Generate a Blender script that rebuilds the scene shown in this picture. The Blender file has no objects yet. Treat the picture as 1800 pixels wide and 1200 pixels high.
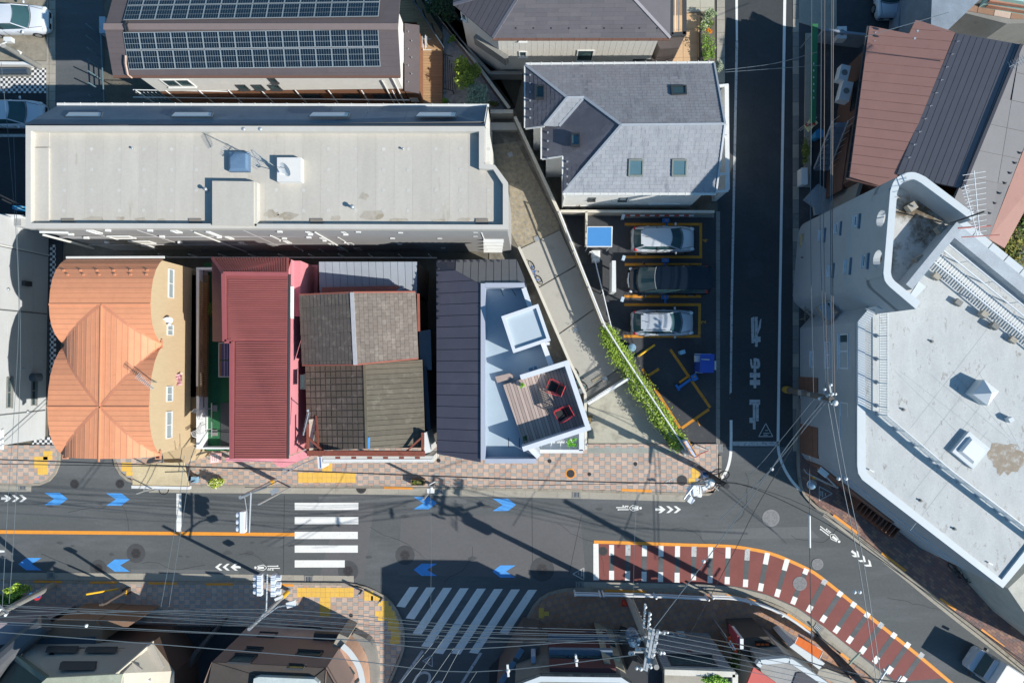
import bpy,math,random
from mathutils import Vector,Matrix
R=random.Random(7)
S=bpy.context.scene
COL=S.collection
# ---------------- camera, sky, sun, exposure ----------------
H=43.0
F=1200.0
cam_d=bpy.data.cameras.new('camera')
cam=bpy.data.objects.new('camera',cam_d)
COL.objects.link(cam)
cam_d.sensor_width=36.0
cam_d.lens=24.0
cam_d.clip_end=2000.0
cam.location=(0,0,H)
RM=Vector((34,-30,-F)).normalized().rotation_difference(Vector((0,0,-1))).to_matrix()
cam.rotation_euler=RM.to_euler()
S.camera=cam
W=bpy.data.worlds.new('World')
S.world=W
W.use_nodes=True
SUN_EL=math.radians(34.8)
SUN_DIR=Vector((0.902,-0.432,0)).normalized()
nt=W.node_tree
sky=nt.nodes.new('ShaderNodeTexSky')
sky.sky_type='NISHITA'
sky.sun_disc=False
sky.sun_elevation=SUN_EL
sky.sun_rotation=math.atan2(SUN_DIR.x,SUN_DIR.y)
sky.ozone_density=6.0
sky.air_density=1.3
tint=nt.nodes.new('ShaderNodeMix')
tint.data_type='RGBA'
tint.blend_type='MULTIPLY'
tint.inputs[0].default_value=1.0
tint.inputs[7].default_value=(0.66,1.0,1.06,1)
nt.links.new(sky.outputs[0],tint.inputs[6])
nt.links.new(tint.outputs[2],nt.nodes['Background'].inputs[0])
nt.nodes['Background'].inputs[1].default_value=0.092
sl=bpy.data.lights.new('sun','SUN')
sl.energy=5.0
sl.angle=math.radians(0.5)
sl.color=(1.0,0.955,0.87)
so=bpy.data.objects.new('sun',sl)
COL.objects.link(so)
sv=Vector((SUN_DIR.x*math.cos(SUN_EL),SUN_DIR.y*math.cos(SUN_EL),math.sin(SUN_EL)))
so.rotation_euler=sv.to_track_quat('Z','Y').to_euler()
so.location=(30,-15,40)
S.view_settings.view_transform='Standard'
S.view_settings.look='None'
S.view_settings.gamma=1.0
S.view_settings.use_curve_mapping=False
S.view_settings.exposure=0.25
# ---------------- helpers ----------------
def G(px,py,z=0.0):
 d=RM @ Vector(((px-900)/F,-(py-600)/F,-1.0))
 t=(z-H)/d.z
 return Vector((d.x*t,d.y*t,z))
def GP(pts,z=0.0):
 return [G(p[0],p[1],p[2] if len(p)>2 else z) for p in pts]
def WP(A,B,px,py):
 d=RM @ Vector(((px-900)/F,-(py-600)/F,-1.0))
 e=Vector((B.x-A.x,B.y-A.y,0))
 L=e.length
 e.normalize()
 n=Vector((-e.y,e.x,0))
 t=(A.x*n.x+A.y*n.y)/(d.x*n.x+d.y*n.y)
 p=d*t
 return (p.x-A.x)*e.x+(p.y-A.y)*e.y,H+p.z,L
def lin(v):
 v /= 255.0
 return v/12.92 if v <= 0.04045 else ((v+0.055)/1.055) ** 2.4
def hexc(h,k=1.0):
 h=h.lstrip('#')
 return tuple(min(0.85,lin(int(h[i:i+2],16))*k) for i in (0,2,4))+(1.0,)
MATS={}
def M(name,c,r=0.8,v=0.14,sc=1.2,metal=0.0,c2=None,thr=0.55,sc2=0.5,bump=0.15,bsc=40.0,k=0.87,rnd=0.0,streak=None,emit=0,aniso=None):
 if name in MATS:
  return MATS[name]
 m=bpy.data.materials.new(name)
 m.use_nodes=True
 n=m.node_tree.nodes
 L=m.node_tree.links
 b=n['Principled BSDF']
 base=hexc(c,k)
 geo=n.new('ShaderNodeNewGeometry')
 pos=geo.outputs['Position']
 if streak:
  mp=n.new('ShaderNodeMapping')
  mp.inputs['Scale'].default_value=streak
  L.new(pos,mp.inputs['Vector'])
  pos=mp.outputs[0]
 n1=n.new('ShaderNodeTexNoise')
 n1.inputs['Scale'].default_value=sc
 n1.inputs['Detail'].default_value=7
 n1.inputs['Roughness'].default_value=0.65
 L.new(pos,n1.inputs['Vector'])
 n2=n.new('ShaderNodeTexNoise')
 n2.inputs['Scale'].default_value=sc*14
 n2.inputs['Detail'].default_value=3
 L.new(geo.outputs['Position'],n2.inputs['Vector'])
 mr=n.new('ShaderNodeMapRange')
 mr.inputs['From Min'].default_value=0.3
 mr.inputs['From Max'].default_value=0.7
 mr.inputs['To Min'].default_value=1-v
 mr.inputs['To Max'].default_value=1+v
 L.new(n1.outputs['Fac'],mr.inputs['Value'])
 mr2=n.new('ShaderNodeMapRange')
 mr2.inputs['From Min'].default_value=0.3
 mr2.inputs['From Max'].default_value=0.7
 mr2.inputs['To Min'].default_value=1-v*0.6
 mr2.inputs['To Max'].default_value=1+v*0.6
 L.new(n2.outputs['Fac'],mr2.inputs['Value'])
 mu=n.new('ShaderNodeMath')
 mu.operation='MULTIPLY'
 L.new(mr.outputs[0],mu.inputs[0])
 L.new(mr2.outputs[0],mu.inputs[1])
 fac=mu.outputs[0]
 if rnd:
  oi=n.new('ShaderNodeObjectInfo')
  m3=n.new('ShaderNodeMapRange')
  m3.inputs['To Min'].default_value=1-rnd
  m3.inputs['To Max'].default_value=1+rnd
  L.new(oi.outputs['Random'],m3.inputs['Value'])
  m4=n.new('ShaderNodeMath')
  m4.operation='MULTIPLY'
  L.new(fac,m4.inputs[0])
  L.new(m3.outputs[0],m4.inputs[1])
  fac=m4.outputs[0]
 col=n.new('ShaderNodeMix')
 col.data_type='RGBA'
 col.inputs[6].default_value=base
 col.inputs[7].default_value=hexc(c2,k) if c2 else base
 if c2:
  n3=n.new('ShaderNodeTexNoise')
  n3.inputs['Scale'].default_value=sc2
  n3.inputs['Detail'].default_value=8
  n3.inputs['Roughness'].default_value=0.7
  L.new(pos,n3.inputs['Vector'])
  m5=n.new('ShaderNodeMapRange')
  m5.inputs['From Min'].default_value=thr
  m5.inputs['From Max'].default_value=thr+0.12
  L.new(n3.outputs['Fac'],m5.inputs['Value'])
  L.new(m5.outputs[0],col.inputs[0])
 else:
  col.inputs[0].default_value=0
 vm=n.new('ShaderNodeVectorMath')
 vm.operation='SCALE'
 L.new(col.outputs[2],vm.inputs[0])
 L.new(fac,vm.inputs['Scale'])
 L.new(vm.outputs[0],b.inputs['Base Color'])
 b.inputs['Roughness'].default_value=r
 b.inputs['Metallic'].default_value=metal
 if bump:
  nb=n.new('ShaderNodeTexNoise')
  nb.inputs['Scale'].default_value=bsc
  L.new(geo.outputs['Position'],nb.inputs['Vector'])
  bp=n.new('ShaderNodeBump')
  bp.inputs['Strength'].default_value=bump
  bp.inputs['Distance'].default_value=0.01
  L.new(nb.outputs['Fac'],bp.inputs['Height'])
  L.new(bp.outputs[0],b.inputs['Normal'])
 MATS[name]=m
 return m
class MB:
 def __init__(s):
  s.v=[];s.f=[];s.m=[]
 def add(s,vs,fs,m=0):
  o=len(s.v)
  s.v+=[Vector(p) for p in vs]
  for f in fs:
   s.f.append([i+o for i in f]);s.m.append(m)
 def prism(s,pts,z0,z1,m=0,mtop=None,bottom=False):
  n=len(pts)
  a=sum(pts[i].x*pts[(i+1) % n].y-pts[(i+1) % n].x*pts[i].y for i in range(n))
  if a<0: pts=pts[::-1]
  top=[Vector((p.x,p.y,p.z if z1 is None else z1)) for p in pts]
  bot=[Vector((p.x,p.y,(p.z+z0) if z1 is None and z0<0 else z0)) for p in pts]
  o=len(s.v)
  s.v+=top+bot
  s.f.append([o+i for i in range(n)]);s.m.append(m if mtop is None else mtop)
  if bottom: s.f.append([o+n+i for i in range(n)][::-1]);s.m.append(m)
  for i in range(n):
   j=(i+1) % n
   s.f.append([o+n+i,o+n+j,o+j,o+i]);s.m.append(m)
 def box(s,c,d,rz=0.0,m=0):
  cx,cy,cz=c
  ca,sa=math.cos(rz),math.sin(rz)
  vs=[]
  for z in (-.5,.5):
   for x,y in ((-.5,-.5),(.5,-.5),(.5,.5),(-.5,.5)):
    X,Y=x*d[0],y*d[1]
    vs.append((cx+X*ca-Y*sa,cy+X*sa+Y*ca,cz+z*d[2]))
  s.add(vs,[(3,2,1,0),(4,5,6,7),(0,1,5,4),(1,2,6,5),(2,3,7,6),(3,0,4,7)],m)
 def beam(s,a,b,w,h,m=0,up=None):
  a,b=Vector(a),Vector(b)
  t=(b-a)
  if t.length<1e-5: return
  t=t.normalized()
  u=up or (Vector((0,0,1)) if abs(t.z)<.95 else Vector((1,0,0)))
  x=t.cross(u).normalized()*(w/2)
  y=x.cross(t).normalized()*(h/2)
  vs=[p+i*x+j*y for p in (a,b) for i,j in ((-1,-1),(1,-1),(1,1),(-1,1))]
  s.add(vs,[(3,2,1,0),(4,5,6,7),(0,1,5,4),(1,2,6,5),(2,3,7,6),(3,0,4,7)],m)
 def tube(s,pts,r,n=6,m=0,r1=None,cap=True):
  pts=[Vector(p) for p in pts]
  o=len(s.v)
  k=len(pts)
  for i,p in enumerate(pts):
   t=(pts[min(i+1,k-1)]-pts[max(i-1,0)]).normalized()
   u=Vector((0,0,1)) if abs(t.z)<.9 else Vector((1,0,0))
   x=t.cross(u).normalized();y=x.cross(t).normalized()
   rr=r if r1 is None else r+(r1-r)*i/(k-1)
   for j in range(n):
    a=2*math.pi*j/n
    s.v.append(p+x*(rr*math.cos(a))+y*(rr*math.sin(a)))
  for i in range(k-1):
   for j in range(n):
    q=(j+1) % n
    s.f.append([o+i*n+j,o+i*n+q,o+(i+1)*n+q,o+(i+1)*n+j]);s.m.append(m)
  if cap:
   s.f.append([o+j for j in range(n)][::-1]);s.m.append(m)
   s.f.append([o+(k-1)*n+j for j in range(n)]);s.m.append(m)
 def cyl(s,c,r,h,n=12,m=0,r1=None):
  c=Vector(c)
  s.tube([c,c+Vector((0,0,h))],r,n,m,r1)
 def disc(s,c,r,n=24,m=0,r0=0.0):
  c=Vector(c)
  o=len(s.v)
  for i in range(n):
   a=2*math.pi*i/n
   s.v.append(c+Vector((r*math.cos(a),r*math.sin(a),0)))
  if r0:
   for i in range(n):
    a=2*math.pi*i/n
    s.v.append(c+Vector((r0*math.cos(a),r0*math.sin(a),0)))
   for i in range(n):
    j=(i+1) % n
    s.f.append([o+i,o+j,o+n+j,o+n+i]);s.m.append(m)
  else:
   s.f.append([o+i for i in range(n)]);s.m.append(m)
 def ball(s,c,r,m=0,nu=8,nv=5,sq=(1,1,1)):
  c=Vector(c);o=len(s.v)
  for i in range(nv+1):
   ph=math.pi*i/nv
   for j in range(nu):
    a=2*math.pi*j/nu
    s.v.append(c+Vector((r*sq[0]*math.sin(ph)*math.cos(a),r*sq[1]*math.sin(ph)*math.sin(a),r*sq[2]*math.cos(ph))))
  for i in range(nv):
   for j in range(nu):
    q=(j+1) % nu
    s.f.append([o+i*nu+j,o+(i+1)*nu+j,o+(i+1)*nu+q,o+i*nu+q]);s.m.append(m)
LOC={}
def base_of(o):
 return LOC.get(o.name,Vector((0,0,0))) if o else Vector((0,0,0))
def link(o,parent=None):
 COL.objects.link(o)
 if parent: o.parent=parent
 return o
def obj(name,mb,mats,parent=None,smooth=False,loc=None,recalc=False):
 if not isinstance(mats,(list,tuple)): mats=[mats]
 off=base_of(parent)
 if not parent:
  if loc is None:
   xs=[v.x for v in mb.v];ys=[v.y for v in mb.v];zs=[v.z for v in mb.v]
   off=Vector(((min(xs)+max(xs))/2,(min(ys)+max(ys))/2,min(zs)))
  else: off=Vector(loc)
 me=bpy.data.meshes.new(name)
 me.from_pydata([v-off for v in mb.v],[],mb.f)
 for m in mats: me.materials.append(m)
 if len(mats)>1: me.polygons.foreach_set('material_index',mb.m)
 if smooth: me.polygons.foreach_set('use_smooth',[True]*len(me.polygons))
 me.update()
 o=bpy.data.objects.new(name,me)
 link(o,parent)
 LOC[o.name]=off
 if not parent: o.location=off
 return o
def thing(name,label,cat,loc=(0,0,0),group=None,rz=0):
 o=bpy.data.objects.new(name,None)
 o.empty_display_size=0.2
 link(o)
 o.location=loc
 o.rotation_euler=(0,0,rz)
 LOC[o.name]=Vector(loc)
 o['label']=label;o['category']=cat
 if group: o['group']=group
 return o
def tag(o,label,cat,group=None):
 o['label']=label;o['category']=cat
 if group: o['group']=group
 return o
def struct(name,mb,mats,**k):
 o=obj(name,mb,mats,loc=(0,0,0),**k)
 o['kind']='structure'
 return o
def copy_tree(o,parent=None):
 c=o.copy();COL.objects.link(c)
 if parent: c.parent=parent
 LOC[c.name]=base_of(o)
 for ch in list(o.children): copy_tree(ch,c)
 return c
UNIT={}
def unit_mesh(name,mat,taper=0.0):
 k=(name,mat.name)
 if k not in UNIT:
  me=bpy.data.meshes.new(name)
  t=taper
  me.from_pydata([(0,0,0),(1,0,0),(1,1,0),(0,1,0),(t,t,1),(1-t,t,1),(1-t,1-t,1),(t,1-t,1)],[],
                       [(4,5,6,7),(0,1,5,4),(1,2,6,5),(2,3,7,6),(3,0,4,7)])
  me.materials.append(mat)
  UNIT[k]=me
 return UNIT[k]
def clip_rect(poly,x0,y0,x1,y1):
 for ax,v,sg in ((0,x0,1),(0,x1,-1),(1,y0,1),(1,y1,-1)):
  out=[]
  n=len(poly)
  for i in range(n):
   a,b=poly[i],poly[(i+1) % n]
   da,db=(a[ax]-v)*sg,(b[ax]-v)*sg
   if da >= 0: out.append(a)
   if (da>0 and db<0) or (da<0 and db>0):
    t=da/(da-db)
    out.append((a[0]+(b[0]-a[0])*t,a[1]+(b[1]-a[1])*t))
  poly=out
  if len(poly)<3: return []
 return poly
def area2(p):
 return abs(sum(p[i][0]*p[(i+1) % len(p)][1]-p[(i+1) % len(p)][0]*p[i][1] for i in range(len(p))))/2
def cells_grid(w,h,nm=1,stagger=0.5,jit=0.0,pick=None):
 def gen(x0,y0,x1,y1):
  j=int(math.floor(y0/h))
  while j*h<y1:
   off=(j % 2)*stagger*w
   i=int(math.floor((x0-off)/w))
   while i*w+off<x1:
    k=pick(i,j) if pick else R.randrange(nm)
    yield (i*w+off,j*h,(i+1)*w+off,(j+1)*h,k)
    i+=1
   j+=1
 return gen
COUNT={}
def tile_face(parent,name,poly,udir,gen,mats,th=0.02,gap=0.015,lift=0.0,tilt=0.0,limit=300,minarea=0.08,taper=0.0,raise_r=0.0):
 n=Vector((0,0,0))
 for i in range(len(poly)):
  a,b=poly[i],poly[(i+1) % len(poly)]
  n+=a.cross(b)
 if n.z<0: n=-n
 n.normalize()
 O=poly[0].copy()
 u=Vector(udir);u=(u-n*u.dot(n)).normalized()
 v=n.cross(u).normalized()
 P=[((p-O).dot(u),(p-O).dot(v)) for p in poly]
 x0=min(p[0] for p in P);x1=max(p[0] for p in P)
 y0=min(p[1] for p in P);y1=max(p[1] for p in P)
 items=[]
 for (a,b,c,d,k) in gen(x0,y0,x1,y1):
  q=clip_rect(P,a+gap/2,b+gap/2,c-gap/2,d-gap/2)
  full=(c-a-gap)*(d-b-gap)
  if not q: continue
  ar=area2(q)
  if ar<minarea*full: continue
  items.append((a+gap/2,b+gap/2,c-gap/2,d-gap/2,k,q,ar>0.985*full,ar))
 pc=base_of(parent)
 def key(it):
  w=O+u*((it[0]+it[2])/2)+v*((it[1]+it[3])/2)
  off=abs(w.x)>33 or abs(w.y+1)>22.5
  return (off,not it[6],round(-it[7],3),w.x*w.x+w.y*w.y)
 items.sort(key=key)
 used=COUNT.get((parent.name,name),0)
 st=MB()
 for it in items:
  a,b,c,d,k,q,full,ar=it
  dz=R.uniform(0,raise_r) if raise_r else 0
  if used<limit:
   if full:
    o=bpy.data.objects.new(name,unit_mesh(name,mats[k],taper))
    link(o,parent)
    org=O+u*a+v*b+n*(lift+dz+(tilt if tilt>0 else 0))
    vv=v*(d-b)+(n*(-tilt))
    Mx=Matrix(((u.x*(c-a),vv.x,n.x*th,org.x-pc.x),(u.y*(c-a),vv.y,n.y*th,org.y-pc.y),(u.z*(c-a),vv.z,n.z*th,org.z-pc.z),(0,0,0,1)))
    o.matrix_basis=Mx
   else:
    mb=MB()
    _slab(mb,O,u,v,n,q,b,d,th,lift+dz,tilt,0)
    obj(name,mb,mats[k],parent)
   used+=1
  else:
   _slab(st,O,u,v,n,q,b,d,th,lift+dz,tilt,k)
 COUNT[(parent.name,name)]=used
 if st.v:
  o=obj(name,st,mats,parent)
  o['kind']='stuff'
def _slab(mb,O,u,v,n,q,b,d,th,lift,tilt,k):
 s=sum(q[i][0]*q[(i+1) % len(q)][1]-q[(i+1) % len(q)][0]*q[i][1] for i in range(len(q)))
 if s<0: q=q[::-1]
 def hgt(y):
  t=(y-b)/max(d-b,1e-4)
  return lift+(tilt if tilt>0 else 0)-tilt*t
 m=len(q)
 top=[O+u*p[0]+v*p[1]+n*(hgt(p[1])+th) for p in q]
 bot=[O+u*p[0]+v*p[1]+n*hgt(p[1]) for p in q]
 fs=[list(range(m))]+[[m+i,m+(i+1) % m,(i+1) % m,i] for i in range(m)]
 mb.add(top+bot,fs,k)
def rslab(parent,name,poly,th,mat):
 mb=MB();mb.prism(poly,-th,None,bottom=True)
 return obj(name,mb,mat,parent)
def lerp(a,b,t): return a+(b-a)*t
def text_mb(s,size,pos,rot,off=0.0,sx=1.0,z=None):
 cu=bpy.data.curves.new('lettering','FONT')
 cu.body=s;cu.size=size;cu.align_x='CENTER';cu.align_y='CENTER';cu.offset=off
 cu.resolution_u=3
 o=bpy.data.objects.new('lettering',cu)
 me=o.to_mesh()
 mb=MB()
 ca,sa=math.cos(rot),math.sin(rot)
 vs=[Vector((pos.x+v.co.x*sx*ca-v.co.y*sa,pos.y+v.co.x*sx*sa+v.co.y*ca,pos.z)) for v in me.vertices]
 mb.add(vs,[list(p.vertices) for p in me.polygons])
 o.to_mesh_clear()
 bpy.data.objects.remove(o)
 return mb
def stripe(mb,a,b,w,z=0.008,m=0):
 a=Vector((a.x,a.y,z));b=Vector((b.x,b.y,z))
 t=(b-a).normalized();x=Vector((-t.y,t.x,0))*(w/2)
 mb.add([a-x,b-x,b+x,a+x],[(0,1,2,3)],m)
def ribbon(mb,pts,w,z=0.008,m=0):
 n=len(pts);vs=[]
 for i,p in enumerate(pts):
  t=(pts[min(i+1,n-1)]-pts[max(i-1,0)]);t.z=0;t.normalize()
  x=Vector((-t.y,t.x,0))*(w/2)
  vs+=[Vector((p.x-x.x,p.y-x.y,z)),Vector((p.x+x.x,p.y+x.y,z))]
 mb.add(vs,[(2*i,2*i+2,2*i+3,2*i+1) for i in range(n-1)],m)
def smooth_path(pts,k=6):
 out=[]
 n=len(pts)
 for i in range(n-1):
  p0=pts[max(i-1,0)];p1=pts[i];p2=pts[i+1];p3=pts[min(i+2,n-1)]
  for j in range(k):
   t=j/k
   out.append(0.5*((2*p1)+(p2-p0)*t+(2*p0-5*p1+4*p2-p3)*t*t+(3*p1-p0-3*p2+p3)*t ** 3))
 out.append(pts[-1])
 return out
def foliage(name,parent,c,rad,n,mats,leaf=0.07,seed=1,flat=0.0):
 rr=random.Random(seed)
 mb=MB()
 lobes=[(Vector((rr.uniform(-.6,.6),rr.uniform(-.6,.6),rr.uniform(-.3,.7))),rr.uniform(.35,.6)) for _ in range(9)]
 c=Vector(c)
 for i in range(n):
  lc,lr=lobes[rr.randrange(9)]
  d=Vector((rr.gauss(0,1),rr.gauss(0,1),rr.gauss(0,1))).normalized()*lr*(rr.random() ** .4)
  q=lc+d
  p=c+Vector((q.x*rad[0],q.y*rad[1],q.z*rad[2]))
  a=Vector((rr.gauss(0,1),rr.gauss(0,1),rr.gauss(0,.5))).normalized()
  b=a.cross(Vector((rr.gauss(0,.4),rr.gauss(0,.4),1))).normalized()
  s=leaf*rr.uniform(.6,1.4)
  mb.add([p-a*s,p-b*s*.5,p+a*s,p+b*s*.5],[(0,1,2,3)],rr.randrange(len(mats)))
 return obj(name,mb,mats,parent)
# ---------------- materials of the ground ----------------
ASPH=M('asphalt','#5e6264',.9,.10,.45,c2='#696c6f',thr=.5,sc2=.3,streak=(.3,1.5,1),bump=.5,bsc=120)
ASPH2=M('asphalt_dark','#3c3e42',.9,.12,.5,c2='#4a4c50',thr=.56,sc2=.4,bump=.5,bsc=120)
CONC=M('concrete_pale','#aca69a',.9,.12,.8,c2='#8f8a80',thr=.58,sc2=.7,bump=.3)
CONC2=M('concrete_grey','#8d8c88',.9,.12,.8,c2='#77756f',thr=.55,sc2=.6,bump=.3)
KERB=M('kerb_stone','#a29a8d',.9,.12,2.5,c2='#857d70',thr=.55,sc2=1.5,bump=.4)
EARTH=M('bare_ground','#6f6a60',.95,.2,1.5,bump=.5)
WHITE=M('white_paint','#f4f4f0',.7,.05,2,c2='#b3b3b1',thr=.6,sc2=7,bump=.1)
WORN=M('worn_white_paint','#c9cbcb',.8,.15,3,c2='#77787a',thr=.52,sc2=6,bump=.1)
ORANGE=M('orange_paint','#f7a23b',.7,.08,2,c2='#b98548',thr=.58,sc2=7)
BLUEP=M('blue_paint','#55a5f0',.7,.10,3,c2='#4a85b8',thr=.57,sc2=9)
REDP=M('red_surface','#8a504b',.85,.10,.8,c2='#7a524e',thr=.6,sc2=2.5)
PP=[M('paver_pink','#c7ae9e',.85,.10,2.5),M('paver_rose','#c2a494',.85,.10,2.5),M('paver_sand','#d1b6a5',.85,.10,2.5),M('paver_grey','#a8a8a6',.85,.10,2.5)]
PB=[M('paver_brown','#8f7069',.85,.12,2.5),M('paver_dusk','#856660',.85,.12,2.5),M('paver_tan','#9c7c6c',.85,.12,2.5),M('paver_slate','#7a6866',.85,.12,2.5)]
PT=[M('paver_terracotta','#b98f74',.85,.12,2.5),M('paver_clay','#b0846a',.85,.12,2.5),M('paver_ochre','#bd957a',.85,.12,2.5),M('paver_mauve','#a58a80',.85,.12,2.5)]
JOINT=M('paver_joint','#8f7d72',.95,.1,3)
YEL=M('tactile_yellow','#f3c45c',.8,.08,3)
DARKM=M('dark_metal','#3a3c40',.5,.05,3,metal=.3)
BLACK=M('black_gap','#1a1b1d',.9,.05,3)
STEEL=M('galvanised_steel','#b9bfc4',.45,.08,3,metal=.5)
CABLE=M('cable_black','#2c2f33',.6,.03,3,bump=0)
CABLEG=M('cable_grey','#6c7880',.5,.03,3,bump=0)
CONCP=M('pole_concrete','#9b9a96',.85,.08,3)
WHITEM=M('white_metal','#eef0f2',.4,.04,3,bump=.05)
# ---------------- ground and roads ----------------
g=MB();g.add([(-500,-500,-.03),(500,-500,-.03),(500,500,-.03),(-500,500,-.03)],[(0,1,2,3)])
struct('ground',g,EARTH)
g=MB();g.add([(-60,-40,0),(60,-40,0),(60,6,0),(-60,6,0)],[(0,1,2,3)])
g.v=[Vector(p) for p in GP([(-500,1700),(2300,1700),(2300,785),(-500,785)])]
g.f=[[0,1,2,3]]
road=struct('road',g,ASPH)
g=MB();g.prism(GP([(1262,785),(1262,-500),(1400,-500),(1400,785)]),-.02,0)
side=struct('side_road',g,M('asphalt_shade_darkened','#43474a',.9,.12,.35,c2='#4d5155',thr=.5,sc2=.15,bump=.5,bsc=120))  # base colour lowered to deepen the shade lying on this road
g=MB();g.prism(GP([(92,300),(92,-300),(182,-300),(182,300)]),-.02,0)
struct('alley_road',g,ASPH)
for a,b,ym in ((98,134,700),(0,0,0)):
 pass
g=MB()
g.add(GP([(1020,905),(1030,1015),(700,1010),(705,905)],.003),[(0,1,2,3)])
g.add(GP([(560,1018),(640,1018),(660,870),(600,870)],.003),[(0,1,2,3)])
obj('asphalt_patch',g,M('asphalt_patch','#68686a',.9,.08,.4,bump=.5,bsc=120),road)
g=MB()
for a,b in (((935,870),(936,1000)),((1022,905),(1000,1010)),((500,870),(498,1010)),((0,930),(500,945)),((1600,1010),(1800,1160))):
 stripe(g,G(*a),G(*b),.03,.005)
obj('asphalt_joint',g,ASPH2,road)
CRK=M('crack_tar','#3c3d40',.9,.1,2)
rc_=random.Random(12)
for (x,y,a,n,par) in ((120,900,.1,26,0),(420,975,-.2,22,0),(650,925,.3,20,0),(830,960,1.2,16,0),(980,920,.05,24,0),(1180,930,.1,20,0),(1390,940,.7,24,0),(1560,1050,.65,26,0),(1330,120,1.5,26,1),(1345,420,1.6,24,1),(250,990,0,20,0),(1310,830,.9,18,0)):
 pp=[]
 for k in range(n):
  pp.append(G(x,y));a+=rc_.gauss(0,.22);x+=6*math.cos(a);y+=6*math.sin(a)
 mb=MB();ribbon(mb,pp,.022,.0065);obj('crack',mb,CRK,side if par else road)
OIL=M('oil_stain','#505356',.8,.12,3)
for k in range(26):
 x,y=rc_.uniform(20,1350),rc_.choice((890,905,955,975))+rc_.uniform(-6,6)
 r_=rc_.uniform(2,6);mb=MB();mb.add([G(x+r_*1.6*math.cos(q)*rc_.uniform(.6,1.1),y+r_*.7*math.sin(q)*rc_.uniform(.6,1.1),.0048) for q in [j*math.pi/6 for j in range(12)]],[list(range(12))]);obj('oil_stain',mb,OIL,road)
g=MB();g.add(GP([(230,1000),(420,1001),(420,1008),(230,1007)],.0035),[(0,1,2,3)]);g.add(GP([(560,872),(820,875),(820,884),(560,881)],.0035),[(0,1,2,3)]);g.add(GP([(1230,930),(1420,925),(1440,945),(1235,948)],.0035),[(0,1,2,3)])
o=obj('asphalt_trench',g,M('asphalt_trench','#6c6f71',.9,.08,.4,bump=.5,bsc=120),road);o['kind']='stuff'
# ---------------- sidewalks ----------------
def kerbpath(name,pts,w,parent,mat=KERB,z0=0.0,h=.0,seg=.6,gap=.01):
 P=pts
 L=[0]
 for i in range(len(P)-1): L.append(L[-1]+(P[i+1]-P[i]).length)
 n=max(1,int(L[-1]/seg))
 def at(s):
  for i in range(len(P)-1):
   if s <= L[i+1]+1e-6:
    t=(s-L[i])/max(L[i+1]-L[i],1e-6)
    return lerp(P[i],P[i+1],t),(P[i+1]-P[i]).normalized()
  return P[-1],(P[-1]-P[-2]).normalized()
 for k in range(n):
  a,ta=at(L[-1]*k/n+gap/2);b,tb=at(L[-1]*(k+1)/n-gap/2)
  xa=Vector((-ta.y,ta.x,0))*(w/2);xb=Vector((-tb.y,tb.x,0))*(w/2)
  mb=MB()
  mb.prism([Vector((p.x,p.y,0)) for p in (a-xa,b-xb,b+xb,a+xa)],z0-.05,z0+h)
  obj(name,mb,mat,parent)
def paver_cells(cw,pk,gk,pinks,grey):
 per=pk+gk
 def gen(x0,y0,x1,y1):
  i=int(math.floor(x0/cw))
  while i*cw<x1:
   off=(i % 2)*per*.5
   j=int(math.floor((y0-off)/per))
   while j*per+off<y1:
    y=j*per+off
    yield (i*cw,y,(i+1)*cw,y+pk,R.choice(pinks))
    yield (i*cw,y+pk,(i+1)*cw,y+per,grey)
    j+=1
   i+=1
 return gen
def sidewalk(poly_px,mats,udir=(1,0,0),pav=None,kerb=None,z=.12,jm=JOINT,limit=300):
 P=GP(poly_px,z)
 g=MB();g.prism(P,-.04,z)
 o=struct('sidewalk',g,jm)
 tile_face(o,'paver',P,udir,pav or paver_cells(.345,.345,.15,(0,0,1,2),3),mats,th=.016,gap=.012,raise_r=.003,limit=limit)
 if kerb:
  kerbpath('kerb_stone',smooth_path(GP(kerb,0),3),.16,o,z0=.04,h=.10)
 return o
NW=[(-60,782),(103,782),(104,800),(102,818),(94,834),(80,845),(60,850),(-60,849)]
sw1=sidewalk(NW,PP,kerb=[(104,782),(105,800),(103,819),(95,835),(81,847),(60,851),(0,850),(-60,850)])
NM=[(203,780),(1262,780),(1262,850),(1253,862),(1235,866),(1000,859),(640,853),(300,851),(262,849),(238,845),(222,837),(210,824),(204,808)]
sw2=sidewalk(NM,PP,kerb=[(202,785),(203,808),(209,825),(221,839),(238,847),(262,851),(300,853),(640,855),(1000,861),(1235,868),(1254,863),(1264,850),(1265,800)])
SWp=[(-60,1024),(300,1026),(600,1028),(628,1031),(655,1040),(680,1055),(697,1078),(706,1105),(706,1140),(696,1165),(672,1230),(560,1260),(560,1130),(440,1085),(-60,1100)]
SWp=[(-60,1024),(300,1026),(600,1028),(628,1031),(655,1040),(680,1055),(697,1078),(706,1105),(706,1140),(696,1165),(668,1230),(600,1260),(610,1125),(560,1100),(-60,1100)]
sw3=sidewalk(SWp,PP,kerb=[(-60,1021),(300,1023),(600,1025),(630,1028),(657,1037),(683,1053),(700,1077),(709,1105),(709,1140),(699,1166),(670,1232)])
SEp=[(1010,1038),(1200,1040),(1270,1045),(1307,1050),(1345,1061),(1381,1077),(1424,1107),(1440,1120),(1495,1163),(1525,1186),(1560,1230),(1440,1260),(1300,1200),(880,1170),(905,1130),(930,1085),(943,1063),(960,1048),(985,1040)]
sw4=sidewalk(SEp,PT,udir=(math.cos(-.35),math.sin(-.35),0),jm=M('paver_joint_tan','#84705c',.95,.1,3),
               kerb=[(880,1170),(903,1130),(928,1084),(941,1061),(959,1045),(985,1037),(1010,1035),(1200,1037),(1270,1042),(1309,1047),(1348,1058),(1385,1074),(1428,1104),(1499,1160),(1529,1183),(1570,1226)])
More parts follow.
